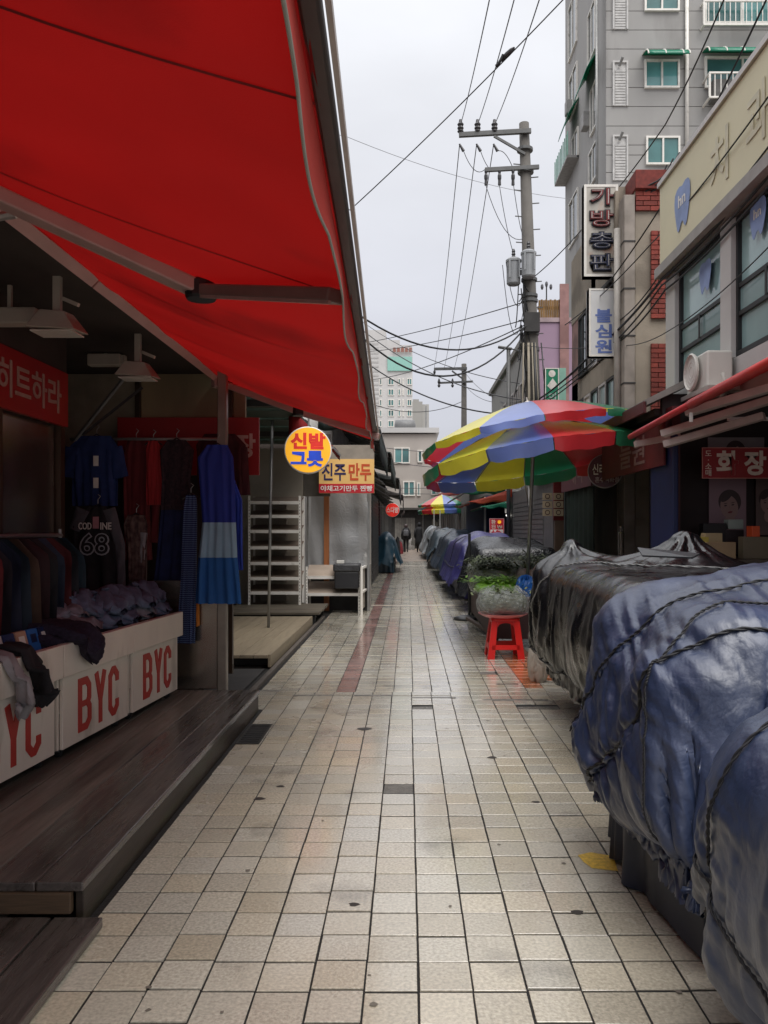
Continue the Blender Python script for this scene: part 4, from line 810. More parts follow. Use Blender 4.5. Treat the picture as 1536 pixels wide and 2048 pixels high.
# --- narrow dark awning + roof edges behind
m_dgreen = M('dark_green_canvas', '18231f', .6, var=.2, transl=.12)
m_roofgrey = M('roof_grey', '7c7870', .6, var=.2)
def slope_awning(name, label, x0, z0, x1, z1, y0, y1, mat, thick=.012, ribs=3, group=None, drop=.12, mdrop=None, mrib=None):
    t = thing(name, label, 'awning', (x0, (y0 + y1) / 2, z0), group)
    MB().grid(lambda u, v: V(x0 + (x1 - x0) * u, y0 + (y1 - y0) * v, z0 + (z1 - z0) * u - .03 * math.sin(math.pi * u) + .012 * math.sin(v * (y1 - y0) * 3.1)), 6, max(6, int((y1 - y0) * 4))).build('canopy', mat, t, smooth=True, solid=thick)
    if drop: MB().grid(lambda u, v: V(x1 + .012 * math.sin(v * (y1 - y0) * 6) * u, y0 + (y1 - y0) * v, z1 - .01 - drop * u - .02 * u * abs(math.sin(v * (y1 - y0) * 4))), 3, max(6, int((y1 - y0) * 8))).build('valance', mdrop or mat, t, smooth=True, solid=.004)
    MB().grid(lambda u, v: V(x0 + (x1 - x0) * u, y0 - .004 + .012 * math.sin(u * 9 + v * 4), (z0 + (z1 - z0) * u - .03 * math.sin(math.pi * u)) * (1 - v) + (z1 - .04 - .03 * math.sin(u * 11)) * v), 10, 4).build('end_curtain', mat, t, smooth=True, solid=.006)
    for i in range(ribs):
        y = y0 + (y1 - y0) * (i + .5) / ribs; MB().bar((x0, y, z0 - .05), (x1, y, z1 - .03), .03, .03).build('rib', mrib or m_grey, t)
    MB().bar((x1, y0, z1 - .02), (x1, y1, z1 - .02), .03, .03).build('front_bar', mrib or m_grey, t)
    return t
slope_awning('folded_awning', 'short red awning end showing beyond the big awning', -1.5, 2.95, -.95, 2.45, 10.1, 11.2, m_canopy, drop=.06)
slope_awning('dark_awning', 'dark green awning nearest over the dumpling shop', -1.6, 3.6, -.50, 3.22, 14.3, 20, m_dgreen, drop=.5)
slope_awning('dark_awning', 'second dark awning along the left row of shops', -1.6, 3.7, -.42, 3.35, 20.4, 28, m_dgreen, drop=.6)
slope_awning('dark_awning', 'third dark awning along the left row with loose slats', -1.6, 3.6, -.30, 3.2, 28.4, 37, M('black_canvas', (.02, .022, .022), .6), drop=.7)
slope_awning('dark_awning', 'farthest dark low roof at the end of the left row', -2.0, 3.6, -.22, 3.0, 37.5, 46, M('brown_canvas', '2b2320', .7), drop=.5)
for i in range(14):
    y = 15.5 + i * .95; MB_ = MB().bar((-1.3, y, 2.75 - .01 * i), (-.52 + .01 * i, y + .8, 2.35 - .02 * i + .03 * math.sin(i * 2)), .08, .02)
    tag(MB_.build('roof_slat', M('slat_grey', '4a4845', .5, var=.3), None), f'loose grey roof slat under the dark left awnings, {("nearest","second","third","fourth","fifth","sixth","seventh","eighth","ninth","tenth","eleventh","twelfth","thirteenth","farthest")[i]} of the row', 'slat', 'loose slats under the left awnings')
# header board and white house front above
hb = thing('header_board', 'grey beige board above the dumpling sign', 'board', P(660, 890, 13.3))
MB().box(-1.35, -.58, 13.9, 13.98, 2.45, 2.86).build('panel', M('beige_board', '8f867a', .6), hb)
# taller houses set back behind the left row
for nm, lb, y0, y1, z1, c in (('back_house', 'plain rendered house set back behind the clothing shop', 6.0, 17.4, 8.5, '8f8a84'), ('back_house', 'tall grey house set back behind the dumpling shop', 17.8, 26.4, 13.0, '85827e'), ('back_house', 'long low block set back behind the far left row', 26.8, 62, 10, '948f88')):
    t = thing(nm, lb, 'building', (-8, (y0 + y1) / 2, 0)); MB().box(-10.5, -6.2, y0, y1, 0, z1).build('wall', M('back' + c, c, .8, var=.08, d2=('6d6963', .7, .56, .4)), t); MB().box(-10.6, -6.1, y0 - .1, y1 + .1, z1 + .002, z1 + .2).build('parapet', m_roofgrey, t)
    for i in range(int((y1 - y0) / 2.6)):
        for j in range(int(z1 / 2.9)): window(t, (-6.199, y0 + .8 + i * 2.6, 1.1 + j * 2.9), Y_, Z_, 1.3, 1.2, m_white, m_glass, fr=.06, split=2, depth=.06)
# left row of buildings
def block(name, label, x0, x1, y0, y1, z1, mat, z0=0):
    t = thing(name, label, 'building', ((x0 + x1) / 2, (y0 + y1) / 2, 0)); MB().box(x0, x1, y0, y1, z0, z1).build('wall', mat, t); return t
m_whitewall = M('white_wall', 'c9c6c2', .75, var=.1, vs=1.5, d2=('8d8a86', .8, .55, .4))
hw = block('white_house', 'white slatted house front above the left dark awnings', -5, -1.42, 15, 22, 4.3, m_whitewall)
for i in range(24): MB().box(-1.42, -1.40, 15.05 + i * .29, 15.05 + i * .29 + .22, 3.0, 4.25).build('cladding_board', M('cladding', 'c9c6c2', .6, rnd='object', rndamt=.15), hw)
MB().box(-5.05, -1.3, 14.95, 22.05, 4.3, 4.4).build('roof_slab', m_roofgrey, hw)
lw = block('dark_house', 'dark shop building behind the second left awning', -5, -1.0, 22.2, 31, 3.2, m_shopdark)
for i, (ya, yb, c) in enumerate(((14.2, 17.2, '3a3835'), (17.4, 20.2, '2b2a2a'), (20.4, 24.4, '33302e'), (25.5, 27.0, '3a1418'), (27.2, 30.8, '55524e'), (31, 37, '6b6761'), (37.2, 44, '4a4643'))):
    t = thing('roller_shutter', ('grey brown shutter beside the plastic booth', 'dark shutter behind the round red sign', 'dark brown shutter behind the teal covered stall', 'dark red shutter under the round red sign', 'grey shutter past the red one', 'pale grey shutter far down the left row', 'farthest brown shutter of the left row')[i], 'shutter', (-.95, ya, 0))
    MB().box(-1.0 + .0, -.90 + .002 * i, ya, yb, 0, 2.3).build('backing', M('shutter' + c, c, .5, metal=.2, var=.15), t)
    for j in range(22): MB().box(-.898 + .002 * i, -.886 + .002 * i, ya + .03, yb - .03, .05 + j * .1, .05 + j * .1 + .085).build('slat', MATS['shutter' + c], t)
fw = block('far_left_house', 'low dark building ending the left row', -6, -1.02, 31, 44.2, 3.4, m_shopdark)
c = P(785, 1020, 24.5); t = disc_sign('round_sign', 'small round red sign with white lettering far along the left row', c, .215, M('sign_red2', 'c8281e', .4, glow=.3), m_white, .08)
text('스다방', P(773, 1026, 24.44), V(24 * 24.5 / F, 0, 0), V(0, 0, 12 * 24.5 / F), m_white, t, bold=.03)
MB().bar(c + V(-.5, .05, .1), c + V(-.2, .05, .1), .02, .02).build('bracket', m_grey, t)
# ================================================================ RIGHT: shop fronts and buildings
# --- red awning over the cosmetics shop
m_can2 = M('red_canvas_right', '8f1a1c', .75, var=.12, transl=.25)
A2 = thing('folding_awning', 'red folding awning with white arms over the cosmetics shop at the right', 'awning', (2.6, 6, 2.6))
MB().grid(lambda u, v: V(2.0 + .19 * v + u * (1.35 - .15 * v), 4.0 + 3.9 * v, 2.34 - .02 * v + .62 * u - .02 * math.sin(math.pi * u)), 10, 30).build('canopy', m_can2, A2, smooth=True)
MB().tube([(1.98, 3.6, 2.33), (2.09, 5.9, 2.32)], .035, 12).build('front_tube', M('tube_red', 'b8261f', .5), A2, smooth=True)
MB().tube([(2.09, 5.95, 2.32), (2.2, 7.9, 2.31)], .027, 12).build('front_tube', M('tube_red2', 'a82a2c', .5), A2, smooth=True)
for (a, b_) in (((2.16, 6.2, 2.30), (3.1, 5.5, 2.55)), ((2.2, 6.9, 2.22), (3.2, 6.0, 2.52)), ((2.25, 7.0, 2.14), (2.9, 6.5, 2.32)), ((2.2, 7.75, 2.22), (2.62, 7.7, 2.30))):
    MB().bar(a, b_, .09, .06).build('arm', M('arm_white', 'c2b0a8', .4), A2, bevel=.006)
MB().bar((2.12, 5.98, 2.27), (2.12, 5.98, 2.20), .02, .02).build('handle_bracket', m_white, A2)
MB().tube([(3.35, 3.8, 3.0), (3.22, 7.9, 2.95)], .05, 10).build('roller_tube', m_alu, A2, smooth=True)
# --- cosmetics shop
C1 = thing('cosmetics_shop', 'dark cosmetics shop recess with posters under the right red awning', 'shop', (3.2, 7, 0))
MB().box(2.55, 5, 8.0, 8.08, 0, 2.75).build('display_wall', M('display_wall', '2a1f1e', .7, var=.2), C1)
MB().box(2.58, 2.66, 7.80, 8.0, 0, 2.6).build('frame_post', M('maroon_post', '4a1518', .5), C1)
MB().box(3.9, 4.0, 3, 8, 0, 2.9).build('back_wall', m_shopdark, C1)
MB().box(3.2, 3.9, 3, 8, 2.62, 2.7).build('ceiling', m_shopdark, C1)
MB().box(2.6, 3.9, 7.0, 7.95, .0, 1.13).build('counter', M('counter', '4a4036', .6, var=.2), C1)
tag(MB().box(2.52, 2.575, 7.6, 8.3, 0, 2.3).build('blue_column', M('blue_col', '14204c', .5, var=.15, vs=2), None, bevel=.01), 'dark blue column between the fabric shop and the cosmetics shop', 'column')
k = 7.5 / F
t, p, u, v, n = board('shop_sign', 'red cosmetics shop banner with two big cream syllables at right', 'sign', P(1404, 957, 7.5), V(210 * k, 0, .0), V(0, 0, 62 * k), M('cos_red', '8e1c1e', .5, var=.08), .02, frame=(M('sign_edge', 'c7877a', .5), .006))
text('화', *fit(p, u, v, n, .135, .345, .10, .90), m_cream, t, bold=.035); text('장', *fit(p, u, v, n, .40, .61, .10, .90), m_cream, t, bold=.035); text('품', *fit(p, u, v, n, .68, .90, .10, .90), m_cream, t, bold=.035)
text('도\n·\n소\n매', *fit(p, u, v, n, .03, .09, .08, .90), m_cream, t, bold=.01)
# posters: plain portraits
m_skin = M('poster_skin', '9a7d77', .4, var=.05); m_hair = M('poster_hair', '453636', .4); m_pbg = M('poster_pink', '8e747b', .35, var=.08, vs=2); m_pbg2 = M('poster_grey', '8a8284', .35)
def poster(label, p, w, h, bgm, face):
    t = thing('poster', label, 'poster', p); p = Vector(p); MB().pbox(p, X_, Z_, -Y_, 0, w, 0, h, -.006, 0).build('sheet', bgm, t)
    cx, cz, r = face
    def ell(cx_, cz_, rx, rz, dep, mat, nm, ang=0, a0=0, a1=2 * math.pi):
        pts = []
        for j in range(28):
            a = a0 + (a1 - a0) * j / (28 if a1 - a0 > 6 else 27); x, z = rx * math.cos(a), rz * math.sin(a); pts.append(p + V(cx_ + x * math.cos(ang) - z * math.sin(ang), -dep, cz_ + x * math.sin(ang) + z * math.cos(ang)))
        pts = [q_ for q_ in pts if True]; b = MB(); b.prism(pts, V(0, -.0006, 0)); b.build(nm, mat, t)
    ell(cx + r * .05, cz + r * .35, r * .98, r * 1.05, .001, m_hair, 'hair_print', .2)
    ell(cx + r * .05, cz - r * 1.35, r * .45, r * .6, .002, m_skin, 'neck_print')
    ell(cx, cz - r * .1, r * .76, r * 1.02, .003, m_skin, 'face_print', .22)
    ell(cx - r * .25, cz + r * .80, r * .62, r * .30, .004, m_hair, 'fringe_print', .75); ell(cx + .03 * r, cz - .2 * r, r * .05, r * .16, .004, M('poster_shade', '9a7a72', .4), 'nose_print', .2)
    for s in (-.33, .30): ell(cx + s * r, cz + .05 * r + s * .12 * r, r * .13, r * .06, .005, m_hair, 'eye_print', .2); ell(cx + s * r, cz + .24 * r + s * .12 * r, r * .18, r * .03, .005, m_hair, 'brow_print', .25)
    ell(cx + .08 * r, cz - .55 * r, r * .2, r * .08, .005, M('poster_lips', '7a2f35', .4), 'lips_print', .2)
    return t
poster('pink portrait poster of a dark haired model below the red cosmetics banner', P(1418, 1078, 7.95), .37, .61, m_pbg, (.20, .33, .115))
poster('wide grey poster half hidden above the red cosmetics banner', P(1416, 905, 7.96), .56, .15, m_pbg2, (.27, -.02, .1))
poster('second portrait poster at the right edge of the cosmetics shop', P(1512, 1070, 7.94), .4, .6, M('poster_brown', '6e5c58', .4), (.12, .32, .1))
for i, (px, py, w, h, c, lb) in enumerate(((1430, 1062, 46, 26, '161214', 'black boxed set on the cosmetics counter'), (1470, 1078, 36, 30, '241a1c', 'tall dark carton with pale label on the cosmetics counter'), (1472, 1046, 30, 12, '8f9a92', 'pale green carton above the dark one'), (1428, 1082, 34, 26, 'b09a74', 'tan carton low on the cosmetics counter'), (1442, 1100, 60, 26, '9a7f5e', 'wide brown carton in front of the cosmetics counter'), (1408, 1098, 20, 40, 'b3a045', 'yellow bottle box at the left end of the counter'), (1512, 1100, 50, 44, '6f6450', 'brown carton right of the counter'), (1512, 1070, 16, 30, 'd6552a', 'bright orange bottle on the counter'))):
    Y = 7.05 + .08 * (i % 4) if i not in (0, 1, 2) else 7.6; q = P(px, py, Y); kk = Y / F
    z0 = 1.13 if i not in (4,) else 1.0
    tag(MB().box(q.x - w * kk / 2, q.x + w * kk / 2, Y, Y + .12, max(1.131, q.z - h * kk) if i in (3, 4, 5, 6, 7) else q.z - h * kk, max(1.24, q.z + h * kk * .6)).build('product_box', M('prod' + c, c, .45, var=.1), None, bevel=.004), lb, 'box', 'goods on the cosmetics counter')
c = P(1478, 838, 7.2); t = thing('tube_light', 'pale tube light under the right red awning', 'lamp', c); MB().box(c.x - .1, c.x + .3, c.y - .02, c.y + .02, c.z - .015, c.z + .015).build('tube', M('tube_glow', 'e8e8e4', .3), t); MB().box(c.x - .1, c.x + .3, c.y - .03, c.y + .03, c.z + .016, 2.62).build('housing', m_dark, t)
# --- fabric shop
FS = thing('fabric_shop', 'dark fabric shop behind the black covered stall', 'shop', (3.3, 11, 0))
MB().box(4.6, 4.7, 8.1, 13.3, 0, 2.8).build('back_wall', m_shopdark, FS); MB().box(2.6, 4.6, 13.2, 13.3, 0, 2.8).build('side_wall', M('fabric_side', '1c2420', .7), FS)
MB().box(2.5, 4.6, 8.1, 13.3, 2.55, 2.62).build('ceiling', m_shopdark, FS)
for y in (8.9, 10.2, 11.6): MB().box(3.1, 3.16, y, y + .08, 0, 2.5).build('post', M('dim_brown', '2c1f1a', .6), FS)
tag(MB().box(2.95, 3.25, 9.1, 9.3, .0, 1.42).build('cardboard_box', M('cardboard', '8a7156', .8, var=.1), None, bevel=.005), 'tall tan cardboard sheet inside the dark fabric shop', 'cardboard')
tag(MB().box(3.3, 3.65, 9.6, 9.8, .0, 1.36).build('cardboard_box', M('cardboard_dark', '4d3c32', .8, var=.1), None), 'brown carton deeper inside the fabric shop', 'cardboard')
tag(MB().grid(lambda u, v: V(2.58 + .10 * math.sin(u * 40) * .3, 11.1 + 1.9 * u, .4 + 1.6 * v), 60, 4).build('green_curtain', M('curtain', '1d2b25', .6, var=.3, transl=.1), None, smooth=True), 'dark green hanging sheet under the far fabric banner', 'curtain')
tag(MB().lathe((2.62, 9.8, 1.0), (0, 0, 1), [(.035, 0), (.035, .35), (.028, .36), (.028, .42), (.03, .43)], 12).build('steel_bottle', m_steel, None), 'steel cylinder standing behind the black covered stall', 'cylinder')
for i, (y0, y1, c, lb, tx) in enumerate(((7.75, 10.2, '5c1518', 'dark red fabric shop banner nearer the blue column', '늘원'), (10.9, 13.0, '5b2b33', 'faded maroon banner beyond the round shop sign', '혜익'))):
    t, p, u, v, n = board('shop_banner', lb, 'banner', (2.48 + .02 * i, y1, 2.02 - .03 * i), (0, -(y1 - y0), 0), (0, 0, .46 + .04 * i), M('ban' + c, c, .6, var=.2, vs=3), .02)
    text(tx, *fit(p, u, v, n, .35, .75, .15, .8), M('ban_letter', '7d5f5a', .6), t, bold=.01)
c = P(1210, 942, 10.3); t = disc_sign('round_sign', 'round dark red fabric shop sign under the red awning edge', c, .22, M('sign_maroon', '4e1216', .4), M('sign_rim2', 'a59a98', .35), .12, axis=(-.25, -1, 0)); k = 10.3 / F
text('신라주단', P(1185, 950, 10.25) + V(0, 0, 0), V(1, -.25, 0) * 50 * k, V(0, 0, 22 * k), m_cream, t, bold=.012, depth=.01)
text('혼수백화점', P(1190, 965, 10.25), V(1, -.25, 0) * 44 * k, V(0, 0, 11 * k), M('pale_letter', 'b8a49c', .5), t, bold=.012, depth=.01)
MB().bar(c + V(.2, .1, .1), c + V(.45, .1, .1), .03, .03).build('bracket', m_dark, t)
# eave over the fabric shop
ev = thing('metal_eave', 'grey metal eave roof over the fabric shop', 'eave', (2.6, 11, 2.8))
MB().prism([(2.95, 7.9, 2.98), (2.35, 7.9, 2.68), (2.35, 7.9, 2.62), (2.95, 7.9, 2.90)], (0, 6.2, 0)).build('roof_sheet', M('eave_metal', '7f7c77', .5, metal=.3, var=.2), ev)
MB().box(2.33, 2.36, 7.9, 14.1, 2.55, 2.66).build('gutter', M('eave_red', '4c1c1e', .6), ev)
# --- white building with big windows and pale yellow sign band
m_wb = M('white_building', 'b3b0ac', .7, var=.06, vs=2, d2=('8d8a85', .9, .58, .35))
WB = thing('white_building', 'white two storey building with tall aqua windows and yellow sign band', 'building', (4, 7, 0))
XW = 3.0
MB().box(XW + .02, 6, 2.0, 9.3, 2.62, 2.98).build('lower_wall', m_wb, WB)
MB().box(XW + .15, 6, 2.0, 9.29, 2.98, 5.3).build('core_wall', m_dark, WB)
for ya, yb in ((8.99, 9.3), (7.43, 7.68), (5.9, 6.12)): MB().box(XW, XW + .14, ya, yb, 2.99, 4.30).build('pier', m_wb, WB, bevel=.006)
MB().box(XW + .15, 6, 9.26, 9.3, 2.9, 4.3).build('end_wall', m_wb, WB)
MB().box(XW - .12, XW + .14, 2.0, 9.34, 4.31, 4.42).build('cornice', M('cornice_grey', '8f8b86', .6), WB)
MB().box(XW - .06, XW + .14, 2.0, 9.32, 4.425, 5.36).build('sign_band', M('band_yellow', 'cdc5a4', .5, var=.05, vs=1.5), WB)
MB().box(XW - .09, XW + .16, 2.0, 9.33, 5.365, 5.42).build('cap', m_alu, WB)
MB().box(XW + .14, 6, 9.25, 9.3, 4.3, 5.36).build('end_wall', m_wb, WB)
def tooth(p, u, v, s, parent, txt=True):
    pts = [(-.74, .5), (-.68, .8), (-.5, .96), (-.25, 1), (0, .9), (.3, 1), (.55, .95), (.7, .75), (.74, .45), (.72, .1), (.62, -.3), (.52, -.65), (.42, -.9), (.3, -1), (.2, -.92), (.1, -.72), (0, -.65), (-.12, -.72), (-.25, -.92), (-.36, -1), (-.47, -.88), (-.56, -.55), (-.66, -.15), (-.73, .2)]
    n = Vector(u).cross(Vector(v)).normalized(); b = MB(); b.prism([Vector(p) + Vector(u) * a * s * 1.35 + Vector(v) * c_ * s for a, c_ in pts], n * .004); o = b.build('tooth_emblem', M('logo_blue', '7d8fb8', .5), parent)
    if txt: text('hn', Vector(p) - Vector(u) * .45 * s + Vector(v) * .05 * s + n * .005, Vector(u) * .9 * s, Vector(v) * .55 * s, m_white, o, name='print', bold=.01)
UY = V(0, -1, 0)
tooth(P(1377, 412, 3.0 * F / (1377 - CX)) + V(-.066, 0, 0), UY, Z_, .24, WB)
for py_, yy, tx in ((300, 3.0 * F / (1452 - CX), '치'), (205, 3.0 * F / (1530 - CX), '과')):
    q = P(CX + 3.0 * F / yy, py_ + 30, yy); text(tx, (XW - .066, q.y + .22, 4.62), UY * .44, Z_ * .5, M('band_letter', 'c3bca2', .5), WB)
for ya, yb in ((7.68, 8.99), (6.12, 7.43), (4.6, 5.9)):
    wn = window(WB, (XW + .10, yb, 3.0), UY, Z_, yb - ya, 1.29, m_black, m_aqua, fr=.045, split=1, depth=.05, rows=[.30, .50])
    MB().pbox((XW + .052, (ya + yb) / 2 + .03, 3.4), UY, Z_, V(-1, 0, 0), -.02, .02, 0, .24, 0, .006).build('mullion', m_black, wn)
for i, (yy, zz) in enumerate(((8.18, 3.98), (6.95, 4.1))):
    tooth((XW + .045, yy, zz), UY, Z_, .16, WB, txt=bool(i))
ac = thing('ac_unit', 'white outdoor air conditioner fan unit above the right red awning', 'air conditioner', (2.75, 7.55, 2.66))
MB().box(2.74, 2.98, 7.32, 7.86, 2.70, 3.04).build('casing', M('ac_white', 'c4c1b9', .45, var=.05), ac, bevel=.02)
MB().lathe((2.715, 7.62, 2.89), (-1, 0, 0), [(.17, 0), (.18, .02), (.165, .03), (.16, .01)], 26).build('fan_ring', MATS['ac_white'], ac)
for r_ in (.13, .09, .05): MB().lathe((2.71, 7.62, 2.89), (-1, 0, 0), [(r_, 0), (r_ + .006, .008), (r_ + .012, 0)], 24, cap=False).build('grille_ring', MATS['ac_white'], ac)
MB().lathe((2.714, 7.62, 2.89), (-1, 0, 0), [(.16, 0), (.16, .002)], 24).build('fan_recess', m_dark, ac)
MB().tube([P(1445, 745, 7.0), P(1452, 770, 7.0), P(1440, 800, 7.05)], .018, 8).build('hose', M('hose_white', 'b5b1a8', .5), ac, smooth=True)
MB().box(2.7, 2.99, 7.2, 7.9, 2.655, 2.695).build('stand', m_alu, ac)
# --- brick and concrete building
m_br = M('brick', '7c3328', .8, var=.2, vs=25, rnd='object', rndamt=.3, bump=.4, bs=80)
m_cc = M('old_concrete', '8c8274', .85, var=.15, vs=2.5, bump=.3, bs=40, d2=('5a5147', 1.4, .53, .6))
m_tilew = M('tile_wall', '8b8279', .7, var=.15, d2=('5f564c', 2, .52, .5))
BB = thing('brick_building', 'old concrete and red brick building with hanging signs', 'building', (4, 12.5, 0)); YB = 11.0
MB().box(2.98, 3.13, YB, YB + .3, 0, 6.0).build('corner_pier', m_tilew, BB, bevel=.01)
for z in (3.4, 4.05, 4.7, 5.35): MB().box(2.972, 3.135, YB - .008, YB + .3, z, z + .02).build('pier_joint', m_dark, BB)
MB().box(3.14, 6, YB + .03, YB + .4, 0, 6.25).build('end_wall', m_cc, BB)
bme = bpy.data.meshes.new('brick'); bb = MB().box(0, .19, 0, .05, 0, .057); bme.from_pydata(bb.v, [], bb.f); bme.materials.append(m_br)
def bricks(x0, x1, z0, z1, y):
    j = 0; z = z0
    while z < z1:
        x = x0 - (.1 if j % 2 else 0)
        while x < x1 - .02:
            a = max(x, x0); w = min(x + .19, x1) - a
            if w > .03:
                o = bpy.data.objects.new('brick', bme); COL.objects.link(o); o.parent = BB; o.location = V(a, y + random.uniform(-.004, .004), z) - WL[BB]; o.scale = (w / .19, 1, 1)
            x += .2
        z += .067; j += 1
bricks(3.35, 3.60, 4.30, 5.50, YB - .015); bricks(3.35, 3.60, 2.75, 3.90, YB - .015); bricks(3.14, 3.60, 5.78, 6.05, YB - .015)
MB().box(3.12, 4.2, YB - .06, YB + .5, 6.06, 6.32).build('brick_cap', M('cap_brick', '6e2a22', .8, var=.25, vs=20), BB, bevel=.01)
MB().box(3.0, 6, YB + .45, 14.4, 0, 6.3).build('core_wall', m_cc, BB)
MB().box(2.96, 3.0, 11.35, 14.4, 3.62, 3.95).build('spandrel', m_cc, BB); MB().box(2.95, 3.0, 11.35, 14.4, 5.05, 6.2).build('spandrel', m_cc, BB); MB().box(2.96, 3.0, 13.9, 14.4, 2.6, 6.2).build('corner_strip', M('pink_strip', '8a6a64', .8, d2=('54423e', 2, .5, .6)), BB)
for i in range(5): window(BB, (2.98, 13.85 - i * .5, 2.75), UY, Z_, .46, .85, m_alu if i % 2 else m_dark, m_aqua if i != 1 else m_white, fr=.035, split=1, depth=.04)
for i in range(3): window(BB, (2.98, 13.8 - i * .75, 3.98), UY, Z_, .62, 1.04, m_dark if i != 1 else m_alu, m_glass, fr=.04, split=2, depth=.04)
MB().tube([(2.94, 11.2, 2.6), (2.94, 11.2, 5.6)], .05, 10).build('drain_pipe', M('pipe_grey', 'a09a92', .5), BB, smooth=True)
for i in range(9):
    a = P(1240 + i * 5, 470 - i * 12, 11.3 - .04 * i); MB().tube(sag(a, a + V(.25 + .05 * i, -.2, .55), .15, 6), .012, 5).build('cable_tangle', m_wire, BB)
MB().bar((2.9, 11.4, 4.95), (2.9, 12.4, 5.0), .03, .05).build('sign_bracket', m_dark, BB)
# hanging signs
k = 11.45 / F
t, p, u, v, n = board('hanging_sign', 'tall vertical bag shop sign with red and navy outlined letters', 'sign', P(1168, 553, 11.45), V(68 * k, 0, 0), V(0, 0, 184 * k), M('sign_aged', 'a9a49a', .5, var=.1, d2=('a5603a', 2.5, .6, .7)), .16, frame=(m_white, .035))
m_let1 = M('neon_red', '6e1716', .45); m_let2 = M('neon_navy', '1a2140', .45); m_edge = M('letter_black', (.01, .01, .012), .5)
for i, ch in enumerate('가방총판'):
    b0 = .76 - i * .237; fr_ = fit(p, u, v, n, .15, .87, b0, b0 + .2); text(ch, *fr_, m_edge, t, bold=.07, depth=.02); fr2 = fit(p, u, v, n, .18, .84, b0 + .012, b0 + .188); text(ch, fr2[0] + n * .022, fr2[1], fr2[2], m_let1 if i < 2 else m_let2, t, bold=.02, depth=.02); fr3 = fit(p, u, v, n, .2, .82, b0 + .022, b0 + .178); text(ch, fr3[0] + n * .044, fr3[1], fr3[2], M('neon_tube', 'a8a4a0', .4), t, bold=-.028, depth=.006)
t, p, u, v, n = board('hanging_sign', 'white vertical sign with blue letters below the bag shop sign', 'sign', P(1178, 713, 11.45), V(57 * k, 0, 0), V(0, 0, 136 * k), M('sign_white', 'c9c9c8', .4, var=.04), .16, frame=(m_white, .025))
for i, ch in enumerate('불심원'): text(ch, *fit(p, u, v, n, .22, .80, .50 - i * .225, .70 - i * .225), M('let_faded_blue', '5d70a8', .45), t, bold=.03)
for z in (4.93, 5.0): MB().bar(p + V(.08, .08, 136 * k), p + V(.08, .08, 136 * k + .16), .05, .05).build('hanger', m_white, t)
# --- grey apartment block
m_apt = M('apartment_grey', '989693', .85, var=.06, vs=.8, stretch=(1, 1, .25), d2=('74716e', .8, .52, .55))
m_green = M('green_acrylic', '1c8a6c', .25, var=.1, transl=.4, spec=.6)
AP = thing('apartment_block', 'tall grey apartment block with green window canopies at upper right', 'building', (12, 33, 0)); YA = 29.0; XA = 7.2
MB().box(XA + .05, 19.9, YA + .05, 36.5, 0, 28).build('core_wall', m_dark, AP)
zz = 2.0; ka = YA / F
joints = [1.4 + (1058 - y) * ka for y in (345, 310, 290, 252, 213, 175, 138, 98, 60, 22, -16, -54, -95, -135)]
zl = [4.0] + sorted(joints) + [28]
for i in range(len(zl) - 1): MB().box(XA, 20, YA, YA + .048, zl[i] + .012, zl[i + 1] - .012).build('wall_panel', m_apt, AP)
MB().box(XA, XA + .048, YA + .05, 36.5, 4, 28).build('side_wall', m_apt, AP)
MB().box(XA + .1, 20, YA - .012, YA - .002, 4, 28).v
def ap(px, py): return P(px, py, YA - .001)
for (x0, x1, y0, y1) in ((1288, 1358, -30, 24), (1288, 1358, 121, 178), (1291, 1359, 274, 331), (1410, 1480, 274, 331), (1288, 1358, -185, -128)):
    a, b_ = ap(x0, y1), ap(x1, y0); window(AP, a, X_, Z_, b_.x - a.x, b_.z - a.z, m_white, m_teal, fr=.07, split=2, depth=.10)
for (x0, x1, y0, y1) in ((1408, 1560, -60, 50), (1408, 1560, 115, 178)):
    a, b_ = ap(x0, y1), ap(x1, y0); window(AP, a, X_, Z_, b_.x - a.x, b_.z - a.z, m_white, m_teal, fr=.08, split=2, depth=.10)
for (y0, y1) in ((-10, 60), (140, 213), (288, 362)):   # louvre vents
    a, b_ = ap(1228, y1), ap(1252, y0); w, h = b_.x - a.x, b_.z - a.z; vt = MB(); vt.pbox(a, X_, Z_, -Y_, -.06, 0, 0, h + .3, 0, .08); vt.pbox(a, X_, Z_, -Y_, w, w + .06, 0, h + .3, 0, .08); vt.pbox(a, X_, Z_, -Y_, 0, w, h + .24, h + .3, 0, .08); vt.pbox(a, X_, Z_, -Y_, 0, w, 0, h + .24, .001, .02); vo = vt.build('louvre_vent', M('vent_white', 'b4b2af', .6), AP)
    nsl = 13
    for i in range(nsl): z = h * (i + .1) / nsl; MB().pbox(a, X_, Z_, -Y_, .03, w - .03, z, z + h / nsl * .72, .021, .05).build('slat', MATS['vent_white'], vo)
    MB().tube([a + V(w * .4, -.08, h + .1), a + V(w * .55, -.3, h + .3)], .05, 7).build('flue_pipe', m_grey, vo)
for (x0, x1, y0, y1) in ((1285, 1366, 110, 127), (1404, 1560, 106, 122)):  # green canopies over windows
    a, b_ = ap(x0, y1), ap(x1, y0); w = b_.x - a.x
    cnp = MB().grid(lambda u, v: a + V(w * u, -.75 * math.sin(v * 1.5), .42 * math.cos(v * 1.5) - .12), 8, 8).build('window_canopy', m_green, AP, smooth=True, solid=.02)
    for i in range(int(w / .6) + 2): q = a + V(min(w, i * .62), 0, 0); MB().tube([q + V(0, -.75 * math.sin(v / 5 * 1.5), .42 * math.cos(v / 5 * 1.5) - .10) for v in range(6)], .025, 5).build('canopy_rib', m_white, cnp)
for (px, w) in ((1284, .1), (1364, .1)):
    pass
